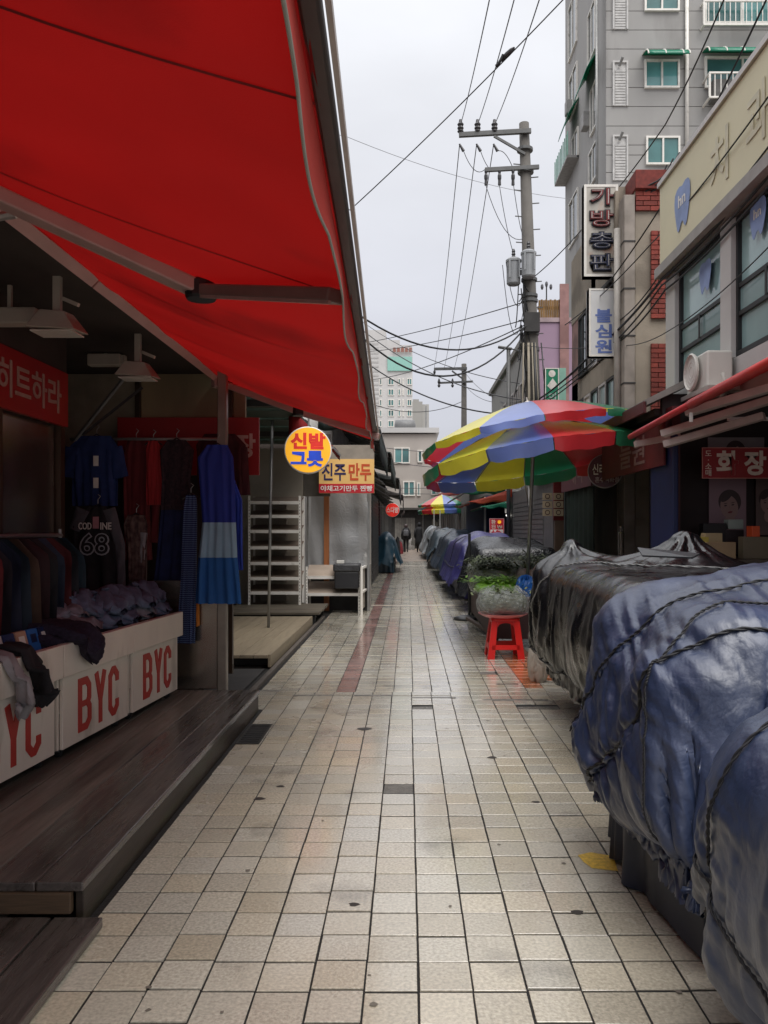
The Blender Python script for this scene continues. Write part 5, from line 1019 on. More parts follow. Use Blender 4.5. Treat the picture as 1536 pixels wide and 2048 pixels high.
for (x0, x1, y0, y1, dp) in ((1400, 1560, 12, 62, .35), (1404, 1486, 165, 216, .7)):  # balcony rails
    a, b_ = ap(x0, y1), ap(x1, y0); w, h = b_.x - a.x, b_.z - a.z; rb = MB()
    for z in (0, h - .06): rb.pbox(a, X_, Z_, -Y_, 0, w, z, z + .06, dp - .06, dp); rb.pbox(a, X_, Z_, -Y_, 0, .06, z, z + .06, 0, dp - .06); rb.pbox(a, X_, Z_, -Y_, w - .06, w, z, z + .06, 0, dp - .06)
    for x in (0, w - .06): rb.pbox(a, X_, Z_, -Y_, x, x + .06, .05, h - .05, dp - .055, dp - .005)
    ro = rb.build('balcony_rail', m_white, AP); nb = int(w / .19)
    for i in range(nb + 1): MB().pbox(a, X_, Z_, -Y_, i * w / nb - .014, i * w / nb + .014, .06, h - .06, dp - .045, dp - .017).build('baluster', m_white, ro)
    if dp > .5: MB().pbox(a, X_, Z_, -Y_, .2, w * .75, .05, h * .8, .1, dp - .15).build('ac_box', M('ac_dark', '5d5b58', .6), ro)
a = ap(1505, 190); MB().pbox(a, X_, Z_, -Y_, 0, .9, 0, .62, .05, .4).build('ac_unit', m_white, AP, bevel=.02)
MB().tube([ap(1372, 340) + V(0, -.1, 0), ap(1372, -60) + V(0, -.1, 0)], .07, 8).build('drain_pipe', m_white, AP, smooth=True)
MB().tube([P(1204, 480, YA) + V(-.12, .3, 0), P(1204, -60, YA) + V(-.12, .3, 0)], .05, 7).build('drain_pipe', m_grey, AP, smooth=True)
XN = V(-1, 0, 0)
def apl(px, py):  # point on the side wall that faces the alley
    Y = XA * F / (px - CX); return P(px, py, Y) + V(-.001, 0, 0)
for (x0, x1, yc, hh) in ((1139, 1155, 75, 105), (1178, 1193, 85, 100), (1140, 1156, 205, 80), (1183, 1195, 230, 90), (1146, 1158, 310, 60), (1180, 1196, 345, 70), (1140, 1158, 455, 90)):
    a = apl(x0, yc); b_ = apl(x1, yc); hm = hh * a.y / F; window(AP, V(a.x, a.y, a.z - hm / 2), UY, Z_, a.y - b_.y, hm, m_white, m_glass, fr=.06, split=2, depth=.08)
for (x0, x1, yc) in ((1172, 1195, 205), (1142, 1158, 275)):
    a = apl(x0, yc); b_ = apl(x1, yc); MB().grid(lambda u, v: V(XA - .55 * v - .1 * math.sin(v * 3), a.y + (b_.y - a.y) * u, a.z + .9 - 1.1 * v), 4, 8).build('window_canopy', m_green, AP, smooth=True, solid=.02)
for (x0, x1, yc) in ((1138, 1153, 235), (1170, 1190, 265)):
    a = apl(x0, yc); b_ = apl(x1, yc); MB().box(XA - .32, XA - .05, b_.y + .6, a.y - .6, a.z - .3, a.z + .3).build('ac_unit', M('ac_side', '8f8d8a', .6), AP, bevel=.03)
a = apl(1131, 360); b_ = apl(1158, 360); rb = MB(); rb.box(XA - .5, XA - .002, b_.y, a.y, a.z - .3, a.z - .2).build('balcony_slab', MATS['ac_side'], AP)
for i in range(10): y = b_.y + (a.y - b_.y) * i / 9; MB().box(XA - .5, XA - .46, y - .02, y + .02, a.z - .2, a.z + .8).build('baluster', M('mint_paint', '7fae9c', .5), AP)
# --- lilac building with wooden roof fence and garden lamp
LB = thing('lilac_building', 'lilac painted building with wooden fence on its roof behind the pole', 'building', (4, 18.5, 0)); YL = 18.0
m_lilac = M('lilac', '9d8498', .8, var=.05, vs=1.5, d2=('7d687a', .9, .57, .4))
MB().box(2.92, 8, YL, 19.4, 0, 6.05).build('wall', m_lilac, LB); MB().box(2.9, 8, YL - .03, 19.4, 6.052, 6.15).build('parapet', M('parapet', 'a08d90', .7), LB)
MB().box(3.42, 3.62, YL - .06, YL - .002, 0, 6.9).build('corner_strip', M('pink_brown', '94706c', .8, d2=('6a4a48', 2, .5, .5)), LB)
for i in range(13): MB().box(2.95 + i * .05, 2.993 + i * .05, YL, YL + .03, 6.152, 6.55 + .015 * (i % 2)).build('fence_board', M('fence_wood', '7a5a30', .8, var=.25, vs=5, rnd='object', rndamt=.25), LB)
MB().box(2.93, 3.6, YL + .031, YL + .06, 6.35, 6.42).build('fence_rail', MATS['fence_wood'], LB)
gl = thing('garden_lamp', 'small three headed lamp post on the lilac building roof', 'lamp post', P(1093, 600, 18.3)); q = P(1093, 600, 18.3)
MB().tube([q + V(0, 0, -.3), q + V(0, 0, .34)], .015, 7).build('post', m_dark, gl)
for s in (-.1, 0, .1): MB().lathe(q + V(s, 0, .24 if s else .3), (0, 0, 1), [(.02, 0), (.035, .05), (.03, .10), (.005, .13)], 9).build('lantern', M('lantern', '55555a', .4), gl)
# --- green sign by the lilac building
k = 16.2 / F
t, p, u, v, n = board('hanging_sign', 'green vertical sign with white emblem left of the brick building', 'sign', P(1090, 830, 16.2), V(28 * k, 0, 0), V(0, 0, 94 * k), M('sign_green', '1f7a5c', .45, var=.08), .15, frame=(m_white, .02))
MB().lathe(p + u * .5 + v * .88 + n * .002, n, [(.07, 0), (.07, .004)], 20).build('emblem', m_white, t); MB().prism([p + u * a + v * b_ + n * .002 for a, b_ in ((.15, .62), (.5, .52), (.85, .66), (.55, .78))], n * .004).build('emblem', m_white, t)
text('의\n원', *fit(p, u, v, n, .2, .8, .06, .48), M('sign_pale', '9fb0a8', .5), t, bold=.02)
MB().pbox(p, u, v, n, 1.02, 1.5, 0, 1, -.01, 0).build('side_face', M('sign_mint', '86b0a0', .5), t)
# --- grey office row further on
GB = thing('grey_office', 'pale grey office building with tall narrow windows beyond the utility pole', 'building', (5, 24, 0))
MB().box(3.0, 9, 20.0, 28.5, 2.4, 6.15).build('wall', M('office_grey', '9a9895', .75, var=.06, d2=('7c7a77', .7, .57, .4)), GB); MB().box(2.9, 9.1, 19.9, 28.6, 6.152, 6.3).build('parapet', m_roofgrey, GB)
for i in range(9): window(GB, (2.998, 28.0 - i * .88, 3.5), UY, Z_, .55, 1.7, m_alu, m_glass, fr=.05, split=1, depth=.06, rows=[.5])
MB().box(2.99, 9, 19.96, 20.0, 0, 2.4).build('lower_wall', M('grey_brown', '4a4744', .8), GB)
t, p, u, v, n = board('wall_sign', 'white sign strip with grey lettering low on the grey office wall', 'sign', (2.96, 27.8, 3.05), (0, -4.5, 0), (0, 0, .36), m_white, .04)
text('KO', *fit(p, u, v, n, .1, .4, .15, .85), M('let_grey', '55585c', .5), t)
# --- lower shops beyond the fabric shop
S3 = thing('corner_shop', 'brown panelled shop side beside the concrete utility pole', 'shop', (3, 14, 0))
MB().box(2.6, 4.5, 14.1, 14.2, 0, 1.55).build('brown_panel', M('brown_panel', '5a4636', .6, var=.15), S3); MB().box(2.58, 4.5, 14.12, 14.2, 1.552, 2.6).build('upper_panel', m_dred, S3)
MB().box(2.62, 2.98, 14.4, 19.9, 0, 2.3).build('shutter_wall', M('shutter_grey', '6e6b68', .5, metal=.2), S3)
for j in range(20): MB().box(2.605, 2.619, 15.4, 19.8, .1 + j * .1, .1 + j * .1 + .085).build('slat', MATS['shutter_grey'], S3)
for i in range(2):
    for j in range(3):
        q = P(1085 + i * 22, 993 + j * 16, 14.05); nb_ = MB(); nb_.pbox(q, X_, Z_, -Y_, 0, .17, -.06, .06, 0, .012); f_ = nb_.build('seal_picture', M('seal_cream', 'a8957a', .5), S3)
        MB().lathe(q + V(.085, -.014, 0), (0, -1, 0), [(.045, 0), (.045, .002)], 14).build('seal_print', M('seal_brown', '4a3026', .5), f_); MB().lathe(q + V(.085, -.017, 0), (0, -1, 0), [(.03, 0), (.03, .002)], 14).build('seal_print', MATS['seal_cream'], f_)
m_gcan = M('green_canvas', '167a5c', .6, var=.12, transl=.3)
slope_awning('green_awning', 'small green awning edge beside the pole above the brown panel', 2.95, 2.78, 2.5, 2.42, 14.3, 16.2, m_gcan, drop=.1)
slope_awning('green_awning', 'large green sloping awning over the far right shops', 2.75, 3.15, 1.55, 2.42, 22.5, 31, m_gcan, drop=.0, ribs=5)
slope_awning('orange_awning', 'orange red awning under the large green one', 2.75, 2.45, 1.62, 2.12, 21.0, 25.5, M('orange_canvas', 'b0452c', .6, var=.12, transl=.3), drop=.06)
slope_awning('green_awning', 'narrow green strip awning below the orange one', 2.7, 2.15, 1.9, 1.98, 20.5, 24, m_gcan, drop=.05)
slope_awning('pink_awning', 'faded pink red awning far down the right side', 3.2, 4.1, 1.5, 3.1, 40, 52, M('pink_canvas', 'b5605c', .6, var=.12, transl=.3), drop=.2)
bw = thing('blue_shop', 'dark blue shop side wall under the green awning', 'shop', (2.6, 27, 0)); MB().box(2.2, 4, 22.5, 30, 0, 2.34).build('wall', M('blue_wall', '1a2c54', .7, var=.2), bw); MB().box(2.15, 2.2, 22.4, 22.5, 0, 2.3).build('post', m_white, bw)
MB().box(2.6, 4, 19.9, 22.4, 0, 2.2).build('dark_interior', m_black, bw)
fr2 = thing('far_shop_row', 'grey far shop row on the right under the pink awning', 'shop', (3.5, 42, 0)); MB().box(2.4, 6, 31, 64, 0, 3.0).build('wall', M('far_grey', '6d6a66', .7, var=.15), fr2)
for i in range(14): MB().box(2.37, 2.395, 31.3 + i * 2.3, 33.2 + i * 2.3, .1, 2.4).build('shutter_panel', M('far_shutter', '55524e', .6, rnd='object', rndamt=.4), fr2)
k = 20.5 / F
t, p, u, v, n = board('shop_sign', 'small white sign with dark lettering beyond the big umbrella pole', 'sign', P(1010, 1026, 20.5), V(25 * k, 0, 0), V(0, 0, 22 * k), m_white, .1); text('미식시', *fit(p, u, v, n, .08, .92, .45, .78), M('let_dark', '2a2a2c', .5), t)
for s in (0, 1): q = P(1014 + s * 6, 1030, 20.4); tag(MB().lathe(q, (0, -1, -.4), [(.02, 0), (.03, .03)], 10).build('spot_lamp', emit('spot_glow' + str(s), (1, .95, .85), 3.0), None), ('left' if s == 0 else 'right') + ' lit spot lamp under the small white sign', 'lamp')
k = 18.6 / F
t, p, u, v, n = board('exchange_sign', 'red and white standing sign with a large red character behind the stalls', 'sign', P(979, 1078, 18.6), V(29 * k, 0, 0), V(0, 0, 41 * k), M('ex_red', 'b82230', .45), .08, frame=(M('ex_edge', 'd8a4a4', .5), .008))
MB().pbox(p, u, v, n, .06, .94, .03, .46, .001, .004).build('panel_white', m_white, t); text('換', *fit(p, u, v, n, .12, .88, .05, .44), M('ex_let', 'c02430', .45), t, bold=.02, depth=.01)
text('환', *fit(p, u, v, n, .12, .42, .72, .94), m_cream, t, bold=.015); text('전 ₩', *fit(p, u, v, n, .12, .88, .50, .68), m_cream, t, bold=.015); MB().lathe(p + u * .68 + v * .83 + n * .002, n, [(.042, 0), (.042, .004)], 18).build('coin_print', m_yel, t)
MB().pbox(p, u, v, n, .4, .6, -1.25, 0, -.06, -.03).build('stand_post', m_dark, t)
for i, (px, py, Y, s) in enumerate(((1028, 967, 21, 1),)):
    q = P(px, py, Y); t = thing('ac_unit', 'white outdoor air conditioner on the wall beyond the umbrella', 'air conditioner', q); MB().box(q.x - .16, q.x + .2, q.y, q.y + .5, q.z - .22, q.z + .24).build('casing', m_white, t, bevel=.02); MB().lathe(q + V(.05, -.002, 0), (0, -1, 0), [(.14, 0), (.14, .006)], 20).build('fan_grille', m_dark, t); MB().bar(q + V(.1, .3, -.24), q + V(.9, .3, -.24), .04, .04).build('bracket', m_grey, t)
# ================================================================ street things: umbrellas, vegetables, stool, far stalls, people
UG, UY2, UB, UR = M('umb_green', '2c8a62', .36, var=.06, transl=.3, spec=.9, coat=.8, crough=.27), M('umb_yellow', 'e6dc48', .36, var=.05, transl=.3, spec=.9, coat=.8, crough=.27), M('umb_blue', '6c82c8', .34, var=.06, transl=.3, spec=1.0, coat=.9, crough=.25), M('umb_red', 'd2343c', .36, var=.06, transl=.3, spec=.9, coat=.8, crough=.27)
def umbrella(label, base, top, rad, drop, gap, tilt, rot, seed, valh=.16, n=12, order=(0, 1, 2, 3)):
    """double canopy market parasol; top = world point of the upper apex"""
    cols_ = [(UG, UY2, UB, UR)[i] for i in order]; rg = random.Random(seed); base = Vector(base); top = Vector(top)
    t = thing('market_umbrella', label, 'umbrella', base)
    Rm = Matrix.Rotation(tilt[0], 3, 'X') @ Matrix.Rotation(tilt[1], 3, 'Y'); ax = Rm @ Z_
    MB().tube([base, top - ax * (gap + drop * .5), top - ax * .02], .022, 10).build('pole', m_grey, t, smooth=True)
    for tier, (r0, dz, rr, off) in enumerate(((.0, 0, rad * .98, 0), (rad * .05, -gap, rad, .12))):
        for i in range(n):
            a0 = 2 * math.pi * i / n + rot + off * .3; a1 = a0 + 2 * math.pi / n; sg = rg.uniform(.0, .015); fl = rg.uniform(-.01, .05)
            def fn(u, v):
                a = a0 + (a1 - a0) * u; s = math.sin(math.pi * u); r = r0 + (rr - r0) * v; r *= 1 - .014 * s * v
                z = -drop * (v ** 1.45) - sg * s * v * .55
                return top + Rm @ V(math.cos(a) * r, math.sin(a) * r, z + dz)
            vh = valh * (.55 if tier == 0 else 1)
            pn = MB().grid(fn, 9, 16).build('canopy_panel', cols_[i % 4], t, smooth=True)
            def fv(u, v):
                u2 = .008 + .984 * u; a = a0 + (a1 - a0) * u2; s = math.sin(math.pi * u2); r = rr * (1 - .014 * s) - (.01 + fl) * v * vh / .16 + .012 * v * math.sin(u * 9 + i * 2.3); z = -drop - sg * s * .55 - vh * v * (1 - .16 * (abs(2 * u - 1) ** 8)) + .008 * math.sin(u * 14 + i)
                return top + Rm @ V(math.cos(a) * r, math.sin(a) * r, z + dz)
            MB().grid(fv, 11, 5).build('valance_flap', cols_[i % 4], pn, smooth=True)
            if tier: 
                a = a0; MB().tube([top + Rm @ V(0, 0, dz - .05), top + Rm @ V(math.cos(a) * rr * .55, math.sin(a) * rr * .55, dz - drop * .36 - .01), top + Rm @ V(math.cos(a) * rr * .985, math.sin(a) * rr * .985, dz - drop - .005)], .007, 5).build('rib', m_grey, t)
    MB().lathe(top - ax * .02, ax, [(.05, 0), (.04, .03), (.012, .05), (.01, .09)], 12).build('finial', m_alu, t)
    return t
top = P(1055, 806, 9.8)
umbrella('big green yellow blue and red double canopy umbrella over the vegetable stall', P(1051, 1155, 9.9) - Z_ * .6, top, 1.40, .45, .26, (R(-5), R(-8)), R(176), 3, valh=.15)
umbrella('small far umbrella in rainbow panels down the alley', (1.75, 36.5, 0), P(884, 990, 36.5), 1.15, .45, .25, (0, R(-2)), R(150), 8, order=(2, 0, 3, 1))
for i, (px, pyt) in enumerate(((868, 1018), (880, 1020), (893, 1018), (846, 1022))):
    tag(MB().tube([P(px, pyt, 34 + i), (P(px, 1000, 34 + i).x, 34 + i, .0)], .02, 6).build('thin_pole', M('pale_pole', 'a8a6a4', .4), None), ('thin pale pole left of the far umbrella shaft', 'thin pale pole close right of the far umbrella centre', 'thin pale pole under the right of the far umbrella', 'thin pale pole at the left rim of the far umbrella')[i], 'pole')
# --- red stool
ST = thing('plastic_stool', 'bright red plastic stool carrying a wrapped bag of vegetables', 'stool', (1.06, 8.7, 0)); m_st = M('stool_red', 'c31d18', .32, var=.05)
cx, cy = 1.06, 8.78
MB().prism([(cx + .155 * sx, cy + .155 * sy, .405) for sx, sy in ((-1, -.8), (-.8, -1), (.8, -1), (1, -.8), (1, .8), (.8, 1), (-.8, 1), (-1, .8))], (0, 0, .03)).build('seat', m_st, ST, bevel=.01)
for a in range(4):
    c, s = ((1, 0), (0, 1), (-1, 0), (0, -1))[a]
    def fr(u, z, o=0): return V(cx + c * u - s * -(.145 + .055 * (1 - z / .40) + o), cy + s * u + c * -(.145 + .055 * (1 - z / .40) + o), z)
    for (u0t, u1t, u0b, u1b) in ((-.15, -.085, -.20, -.125), (.085, .15, .125, .20)):
        b = MB(); q = [fr(u0b, 0), fr(u1b, 0), fr(u1t, .405), fr(u0t, .405)]; nv = fr(0, .2, .014) - fr(0, .2); b.prism(q, -nv); b.build('leg', m_st, ST)
    b = MB(); b.prism([fr(-.155, .10), fr(.155, .10), fr(.148, .15), fr(-.148, .15)], -nv * .9); b.build('stretcher', m_st, ST)
    pts = [fr(-.085, .404), fr(-.085, .34)] + [fr(-.085 * math.cos(t_), .34 + .045 * math.sin(t_)) for t_ in (.4, .8, 1.2, 1.57, 1.94, 2.34, 2.74)] + [fr(.085, .34), fr(.085, .404)]
    b = MB(); b.prism(pts, -nv * .95); b.build('apron', m_st, ST)
# --- plastic wrapped vegetables
m_wrap = M('clear_wrap', 'c2c6c4', .1, var=.08, alpha=.22, wr=1.6, spec=1.0)
m_leaf = M('leaf_green', '5a9a22', .55, col2='9cc84a', vs=30); m_leafd = M('leaf_dark', '2c3420', .7, col2='4f5a34', vs=20); m_stem = M('stem_pale', '7c8a5c', .6, col2='3e4632', vs=25)
def blades(c, rx, ry, rz, n, mat, parent, seed, L_=.16, w=.012, name='greens'):
    rg = random.Random(seed); b = MB(); c = Vector(c)
    for _ in range(n):
        q = c + V(rg.gauss(0, rx * .5), rg.gauss(0, ry * .5), abs(rg.gauss(0, rz * .5))); a = rg.uniform(0, 6.28); d = V(math.cos(a), math.sin(a) * .6, rg.uniform(-.1, .18)).normalized() * L_ * rg.uniform(.5, 1.2); s = d.cross(Z_).normalized() * w
        m_ = q + d * .5 + Z_ * .02; b.add([q - s, q + s, m_ + s, m_ - s, q + d], [(0, 1, 2, 3), (3, 2, 4)])
    return tag(b.build(name, mat, parent), kind='stuff')
def bag(name, label, c, rx, ry, rz, mat, seed, greens=None, group=None, gm=None, gn=260, top_=.74, L_=.18):
    """plastic bag: crumpled wrap round its contents, open at the top where greens show"""
    rg = random.Random(seed); ph = [rg.uniform(0, 6) for _ in range(5)]; c = Vector(c); t = thing(name, label, 'bag', c - Z_ * rz, group)
    vt = top_ if greens else 1.0
    def fn(u, v):
        v *= vt; a = 2 * math.pi * u; e = math.pi * (v - .5); s = abs(math.cos(e)) ** .32; k_ = 1 + .06 * math.sin(5 * a + ph[0] + 3 * v) + .04 * math.sin(11 * a + ph[1] - 7 * v) + .02 * math.sin(23 * a + 9 * v)
        fr_ = max(0, v / vt - .85) * 6
        return c + V(math.copysign(abs(math.cos(a)) ** .62, math.cos(a)) * rx * s * k_, math.copysign(abs(math.sin(a)) ** .62, math.sin(a)) * ry * s * k_, math.sin(e) * rz * (1 + .12 * math.sin(4 * a + ph[2])) + .012 * math.sin(8 * a + ph[3]) + fr_ * .035 * math.sin(9 * a + ph[4]))
    MB().grid(fn, 72, 30).build('wrap', mat, t, smooth=True)
    if greens:
        MB().grid(lambda u, v: c + V(math.copysign(abs(math.cos(6.283 * u)) ** .62, math.cos(6.283 * u)) * rx * .9, math.copysign(abs(math.sin(6.283 * u)) ** .62, math.sin(6.283 * u)) * ry * .9, 0) * max(0, math.cos(3.1416 * (v - .5))) ** .35 + Z_ * (math.sin(3.1416 * (v - .5)) * rz * .78), 30, 14).build('contents', gm or m_stem, t, smooth=True)
        blades(c + Z_ * rz * .62, rx * .85, ry * .85, rz * .5, gn, greens, t, seed, L_=L_)
    return t
bag('wrapped_vegetables', 'clear wrapped bundle of vegetables sitting on the red stool', (1.05, 8.8, .595), .29, .25, .145, m_wrap, 1, m_stem, gm=M('veg_grey', '6f7360', .7, col2='2f3328', vs=14, stretch=(1, 1, 5), bump=.8, bs=40), gn=60, top_=.95, L_=.1)
tag(MB().lathe((1.05, 8.8, .437), (0, 0, 1), [(.20, 0), (.27, .035), (.275, .04), (.19, .012)], 26).build('pink_tray', M('pink_plastic', 'd47f80', .35), None, smooth=True), 'pink plastic tray under the wrapped bundle on the stool', 'tray')
VT = thing('vegetable_table', 'dark red low table loaded with bagged greens under the big umbrella', 'table', (1.6, 11, 0)); m_tb = M('table_maroon', '2d1414', .6)
MB().box(.98, 2.3, 9.3, 12.9, .56, .60).build('top', m_tb, VT); MB().box(.99, 1.02, 9.32, 12.88, .12, .56).build('side_board', m_tb, VT); MB().box(1.03, 2.28, 9.32, 9.36, .12, .56).build('end_board', m_tb, VT)
for x in (1.02, 2.25):
    for y in (9.4, 12.8): MB().box(x, x + .05, y, y + .05, 0, .56).build('leg', m_dark, VT)
bag('greens_bag', 'open plastic bag heaped with bright green onions behind the stool', (1.10, 9.7, .69), .32, .26, .09, m_wrap, 2, m_leaf, gm=m_leaf, gn=300, top_=.62, L_=.24)
bag('greens_bag', 'bag of dark green stems behind the bright green onions', (1.16, 10.5, .78), .32, .34, .15, m_wrap, 3, m_leafd, gm=m_leafd, gn=500, top_=.66)
bag('greens_bag', 'clear bag of pale leaves at the alley side of the table', (.99, 10.9, .70), .16, .4, .14, m_wrap, 4, m_leafd, gm=m_stem)
bag('greens_bag', 'pale wrapped bundle right of the umbrella pole', (1.62, 10.3, .78), .26, .4, .17, m_wrap, 5, m_stem, gm=M('veg_pink', 'a08a82', .6, var=.2))
bag('greens_bag', 'grey green wrapped sheaf far right on the vegetable table', (1.75, 11.3, .82), .34, .5, .18, m_wrap, 6, m_leafd, gm=M('veg_grey2', '8a8e80', .6, col2='4a5040', vs=20))
bag('greens_bag', 'heap of black brown dried greens at the table back', (1.2, 12.0, .78), .3, .5, .16, m_wrap, 7, m_leafd, gm=m_leafd, gn=420)
bag('blue_bag', 'bright blue plastic bag tucked beside the black tarpaulin', (1.42, 9.55, .70), .13, .14, .11, M('blue_plastic', '2a62b0', .25, wr=.8, var=.15), 8)
bag('dark_bag', 'grey translucent bag on the ground under the black stall edge', (1.20, 7.35, .16), .09, .10, .16, M('bag_clear', 'b9b0a4', .25, wr=.7, alpha=.75), 9)
tag(MB().lathe((.90, 12.35, .0), (0, 0, 1), [(.19, 0), (.19, .03), (.12, .06), (.03, .07)], 26).build('pole_base', M('rubber_base', (.03, .03, .032), .4), None, smooth=True), 'flat round black pole base on the tiles beside the table', 'base')
tag(MB().tube([(.96, 12.4, .0), (.96, 12.4, 1.33)], .022, 8).build('short_post', m_black, None), 'short black post at the alley corner of the vegetable table', 'post')
tag(MB().bar((.86, 11.5, .12), (1.1, 10.2, .05), .05, .04).build('loose_plank', M('plank_brown', '4a3b34', .6), None), 'brown plank lying on the tiles beside the table', 'plank')
# --- more covered stalls down the alley
def stall(label, x0, x1, y0, y1, z, mat, seed, sp=.09, peak=.1, ropes=True, steps=80, gathers=()):
    rg = random.Random(seed); t = thing('covered_stall', label, 'market stall', ((x0 + x1) / 2, (y0 + y1) / 2, 0)); xc, yc = (x0 + x1) / 2, (y0 + y1) / 2; hx, hy = (x1 - x0) / 2, (y1 - y0) / 2
    sol = [('b', xc, yc, z * .45, hx, hy, z * .45, .1)] + [('e', rg.uniform(x0 + .2, x1 - .2), rg.uniform(y0 + .2, y1 - .2), z * .85, hx * rg.uniform(.3, .6), hy * rg.uniform(.25, .5), z * (.15 + rg.uniform(.0, peak))) for _ in range(6)]
    rp = [([(x0 - .02, y0 - .02, z * .5), (x0 - .02, yc, z * .45), (x0 - .02, y1, z * .5)], .05), ([(x0, y0 - .02, z * .5), (x1, y0 - .02, z * .5)], .05)]
    pf = drape((x0 - .02, x1 + .02, y0 - .02, y1 + .02), (z * .84,) * 4, sp, sol, z * 1.12, steps=steps, ropes=rp, press=.0002, seed=seed, slack=1.07, cut=.02, hem=.24)
    tarp_obj('tarp', pf, mat, t)
    if ropes: rope_on(pf, rp[0][0], .008, m_rope, t, n=30); rope_on(pf, [(x1, yc, z), (x0 + .1, yc, z), (x0, yc, z * .5)], .008, m_rope, t, n=30)
    skirt(t, [(x1, y1 - .03), (x0 + .06, y1 - .04), (x0 + .04, (y0 + y1) / 2), (x0 + .06, y0 + .04), (x1 - .02, y0 + .04), (x1 - .02, y1 - .04)], .02, .40, mat, seed)
    MB().box(x0 + .15, x1 - .15, y0 + .15, y1 - .15, .05, z * .8).build('stall_body', m_cartd, t)
    return t
TPI = dict(var=.3, vs=2, bump=.2, bs=30, rvar=.1, rs=4, spec=.7, wr=.25)
stall('black plastic covered stall right behind the vegetable table', 1.15, 2.5, 13.3, 15.2, 1.22, M('tarp_black2', '1b1c20', .26, **TPI), 21, sp=.06, peak=.06)
stall('indigo tarpaulin covered stall beyond the black plastic one', 1.05, 2.2, 15.7, 20.5, 1.25, M('tarp_indigo', '322f62', .4, **TPI), 22, sp=.09)
stall('dark slate blue covered stall beyond the indigo one', 1.05, 2.1, 21.2, 27.0, 1.3, M('tarp_slate', '2c3644', .4, **TPI), 23, sp=.11)
stall('grey green covered stall far along the right', 1.0, 2.0, 27.8, 35, 1.35, M('tarp_grey', '3f4a52', .4, **TPI), 24, sp=.13)
stall('white sheeted stall by the far umbrella', .95, 1.9, 36.5, 45, 1.5, M('tarp_white', '9aa0a4', .4, **TPI), 25, sp=.16)
stall('teal tarpaulin covered stall on the left beyond the shelves', -1.18, -.42, 25.3, 28.6, 1.22, M('tarp_teal', '173544', .4, **TPI), 26, sp=.08)
wp = thing('crate_stack', 'pale crate stack with a white bottle on it beside the trolley frame', 'crate', (-.76, 14.4, 0))
MB().box(-.86, -.66, 14.2, 14.6, 0, .78).build('crate_body', M('crate_body', '8d887f', .6, d2=('5a554d', 5, .55, .5)), wp, bevel=.02); MB().box(-.84, -.68, 14.16, 14.199, .2, .55).build('crate_panel', M('crate_grey', '9a958d', .6), wp); MB().lathe((-.76, 14.4, .78), (0, 0, 1), [(.05, 0), (.05, .12), (.02, .18), (.02, .2)], 14).build('bottle', m_white, wp)
# --- people
def person(label, x, y, h, mat_top, mat_leg, coat=False, seed=0):
    rg = random.Random(seed); s = h / 1.7; me = bpy.data.meshes.new('person')
    J = [((0, 0, .93), .15), ((0, 0, 1.15), .15), ((0, -.01, 1.36), .17), ((0, 0, 1.47), .06), ((0, .02, 1.56), .085), ((0, .02, 1.66), .08),
         ((-.18, 0, 1.37), .07), ((-.25, .02, 1.12), .055), ((-.24, .06, .90), .04), ((-.24, .08, .80), .035), ((.18, 0, 1.37), .07), ((.25, .0, 1.12), .055), ((.25, .04, .90), .04), ((.25, .06, .80), .035),
         ((-.09, 0, .88), .10), ((-.10, .08, .50), .065), ((-.10, -.02, .10), .045), ((-.10, .10, .03), .035), ((.09, 0, .88), .10), ((.10, -.06, .50), .065), ((.10, -.20, .13), .045), ((.10, -.10, .03), .035)]
    E_ = [(0, 1), (1, 2), (2, 3), (3, 4), (4, 5), (2, 6), (6, 7), (7, 8), (8, 9), (2, 10), (10, 11), (11, 12), (12, 13), (0, 14), (14, 15), (15, 16), (16, 17), (0, 18), (18, 19), (19, 20), (20, 21)]
    me.from_pydata([Vector(j[0]) * s for j in J], E_, []); o = bpy.data.objects.new('person', me); COL.objects.link(o); o.location = (x, y, 0); WL[o] = Vector((x, y, 0))
    o.modifiers.new('k', 'SKIN'); sv = me.skin_vertices[0].data
    for i, j in enumerate(J): sv[i].radius = (j[1] * s, j[1] * s * (.75 if i < 3 else 1)); sv[i].use_root = i == 0
    md = o.modifiers.new('u', 'SUBSURF'); md.levels = 1; md.render_levels = 2; me.materials.append(mat_leg); tag(o, label, 'person')
    c = V(x, y, 0)
    MB().lathe(c + V(0, .0, .80 if not coat else .38) * s, (0, 0, 1), [(.25 if coat else .20, 0), (.22, .2), (.19, .45), (.21, .62), (.16, .69), (.07, .72)] if not coat else [(.27, 0), (.25, .35), (.20, .65), (.22, .95), (.17, 1.1), (.08, 1.14)], 18).build('coat', mat_top, o, smooth=True)
    MB().lathe(c + V(0, .02, 1.52) * s, (0, 0, 1), [(.04, 0), (.10, .04), (.115, .11), (.10, .19), (.04, .235)], 14).build('hair', mat_top if coat else m_hair, o, smooth=True)
    for sx in (-1, 1): MB().tube([c + V(sx * .2, 0, 1.36) * s, c + V(sx * .26, .01, 1.12) * s, c + V(sx * .25, .05, .86) * s], [.075 * s, .065 * s, .05 * s], 9).build('sleeve', mat_top, o, smooth=True)
    return o
m_cl = M('clothes_black', (.012, .012, .014), .8, var=.2)
person('person in black walking away with a grey backpack', -.09, 47.5, 1.62, m_cl, M('trousers_black', (.01, .01, .011), .8))
person('person in a long black hooded coat walking away carrying a bag', .70, 47.5, 1.74, m_cl, MATS['trousers_black'], coat=True)
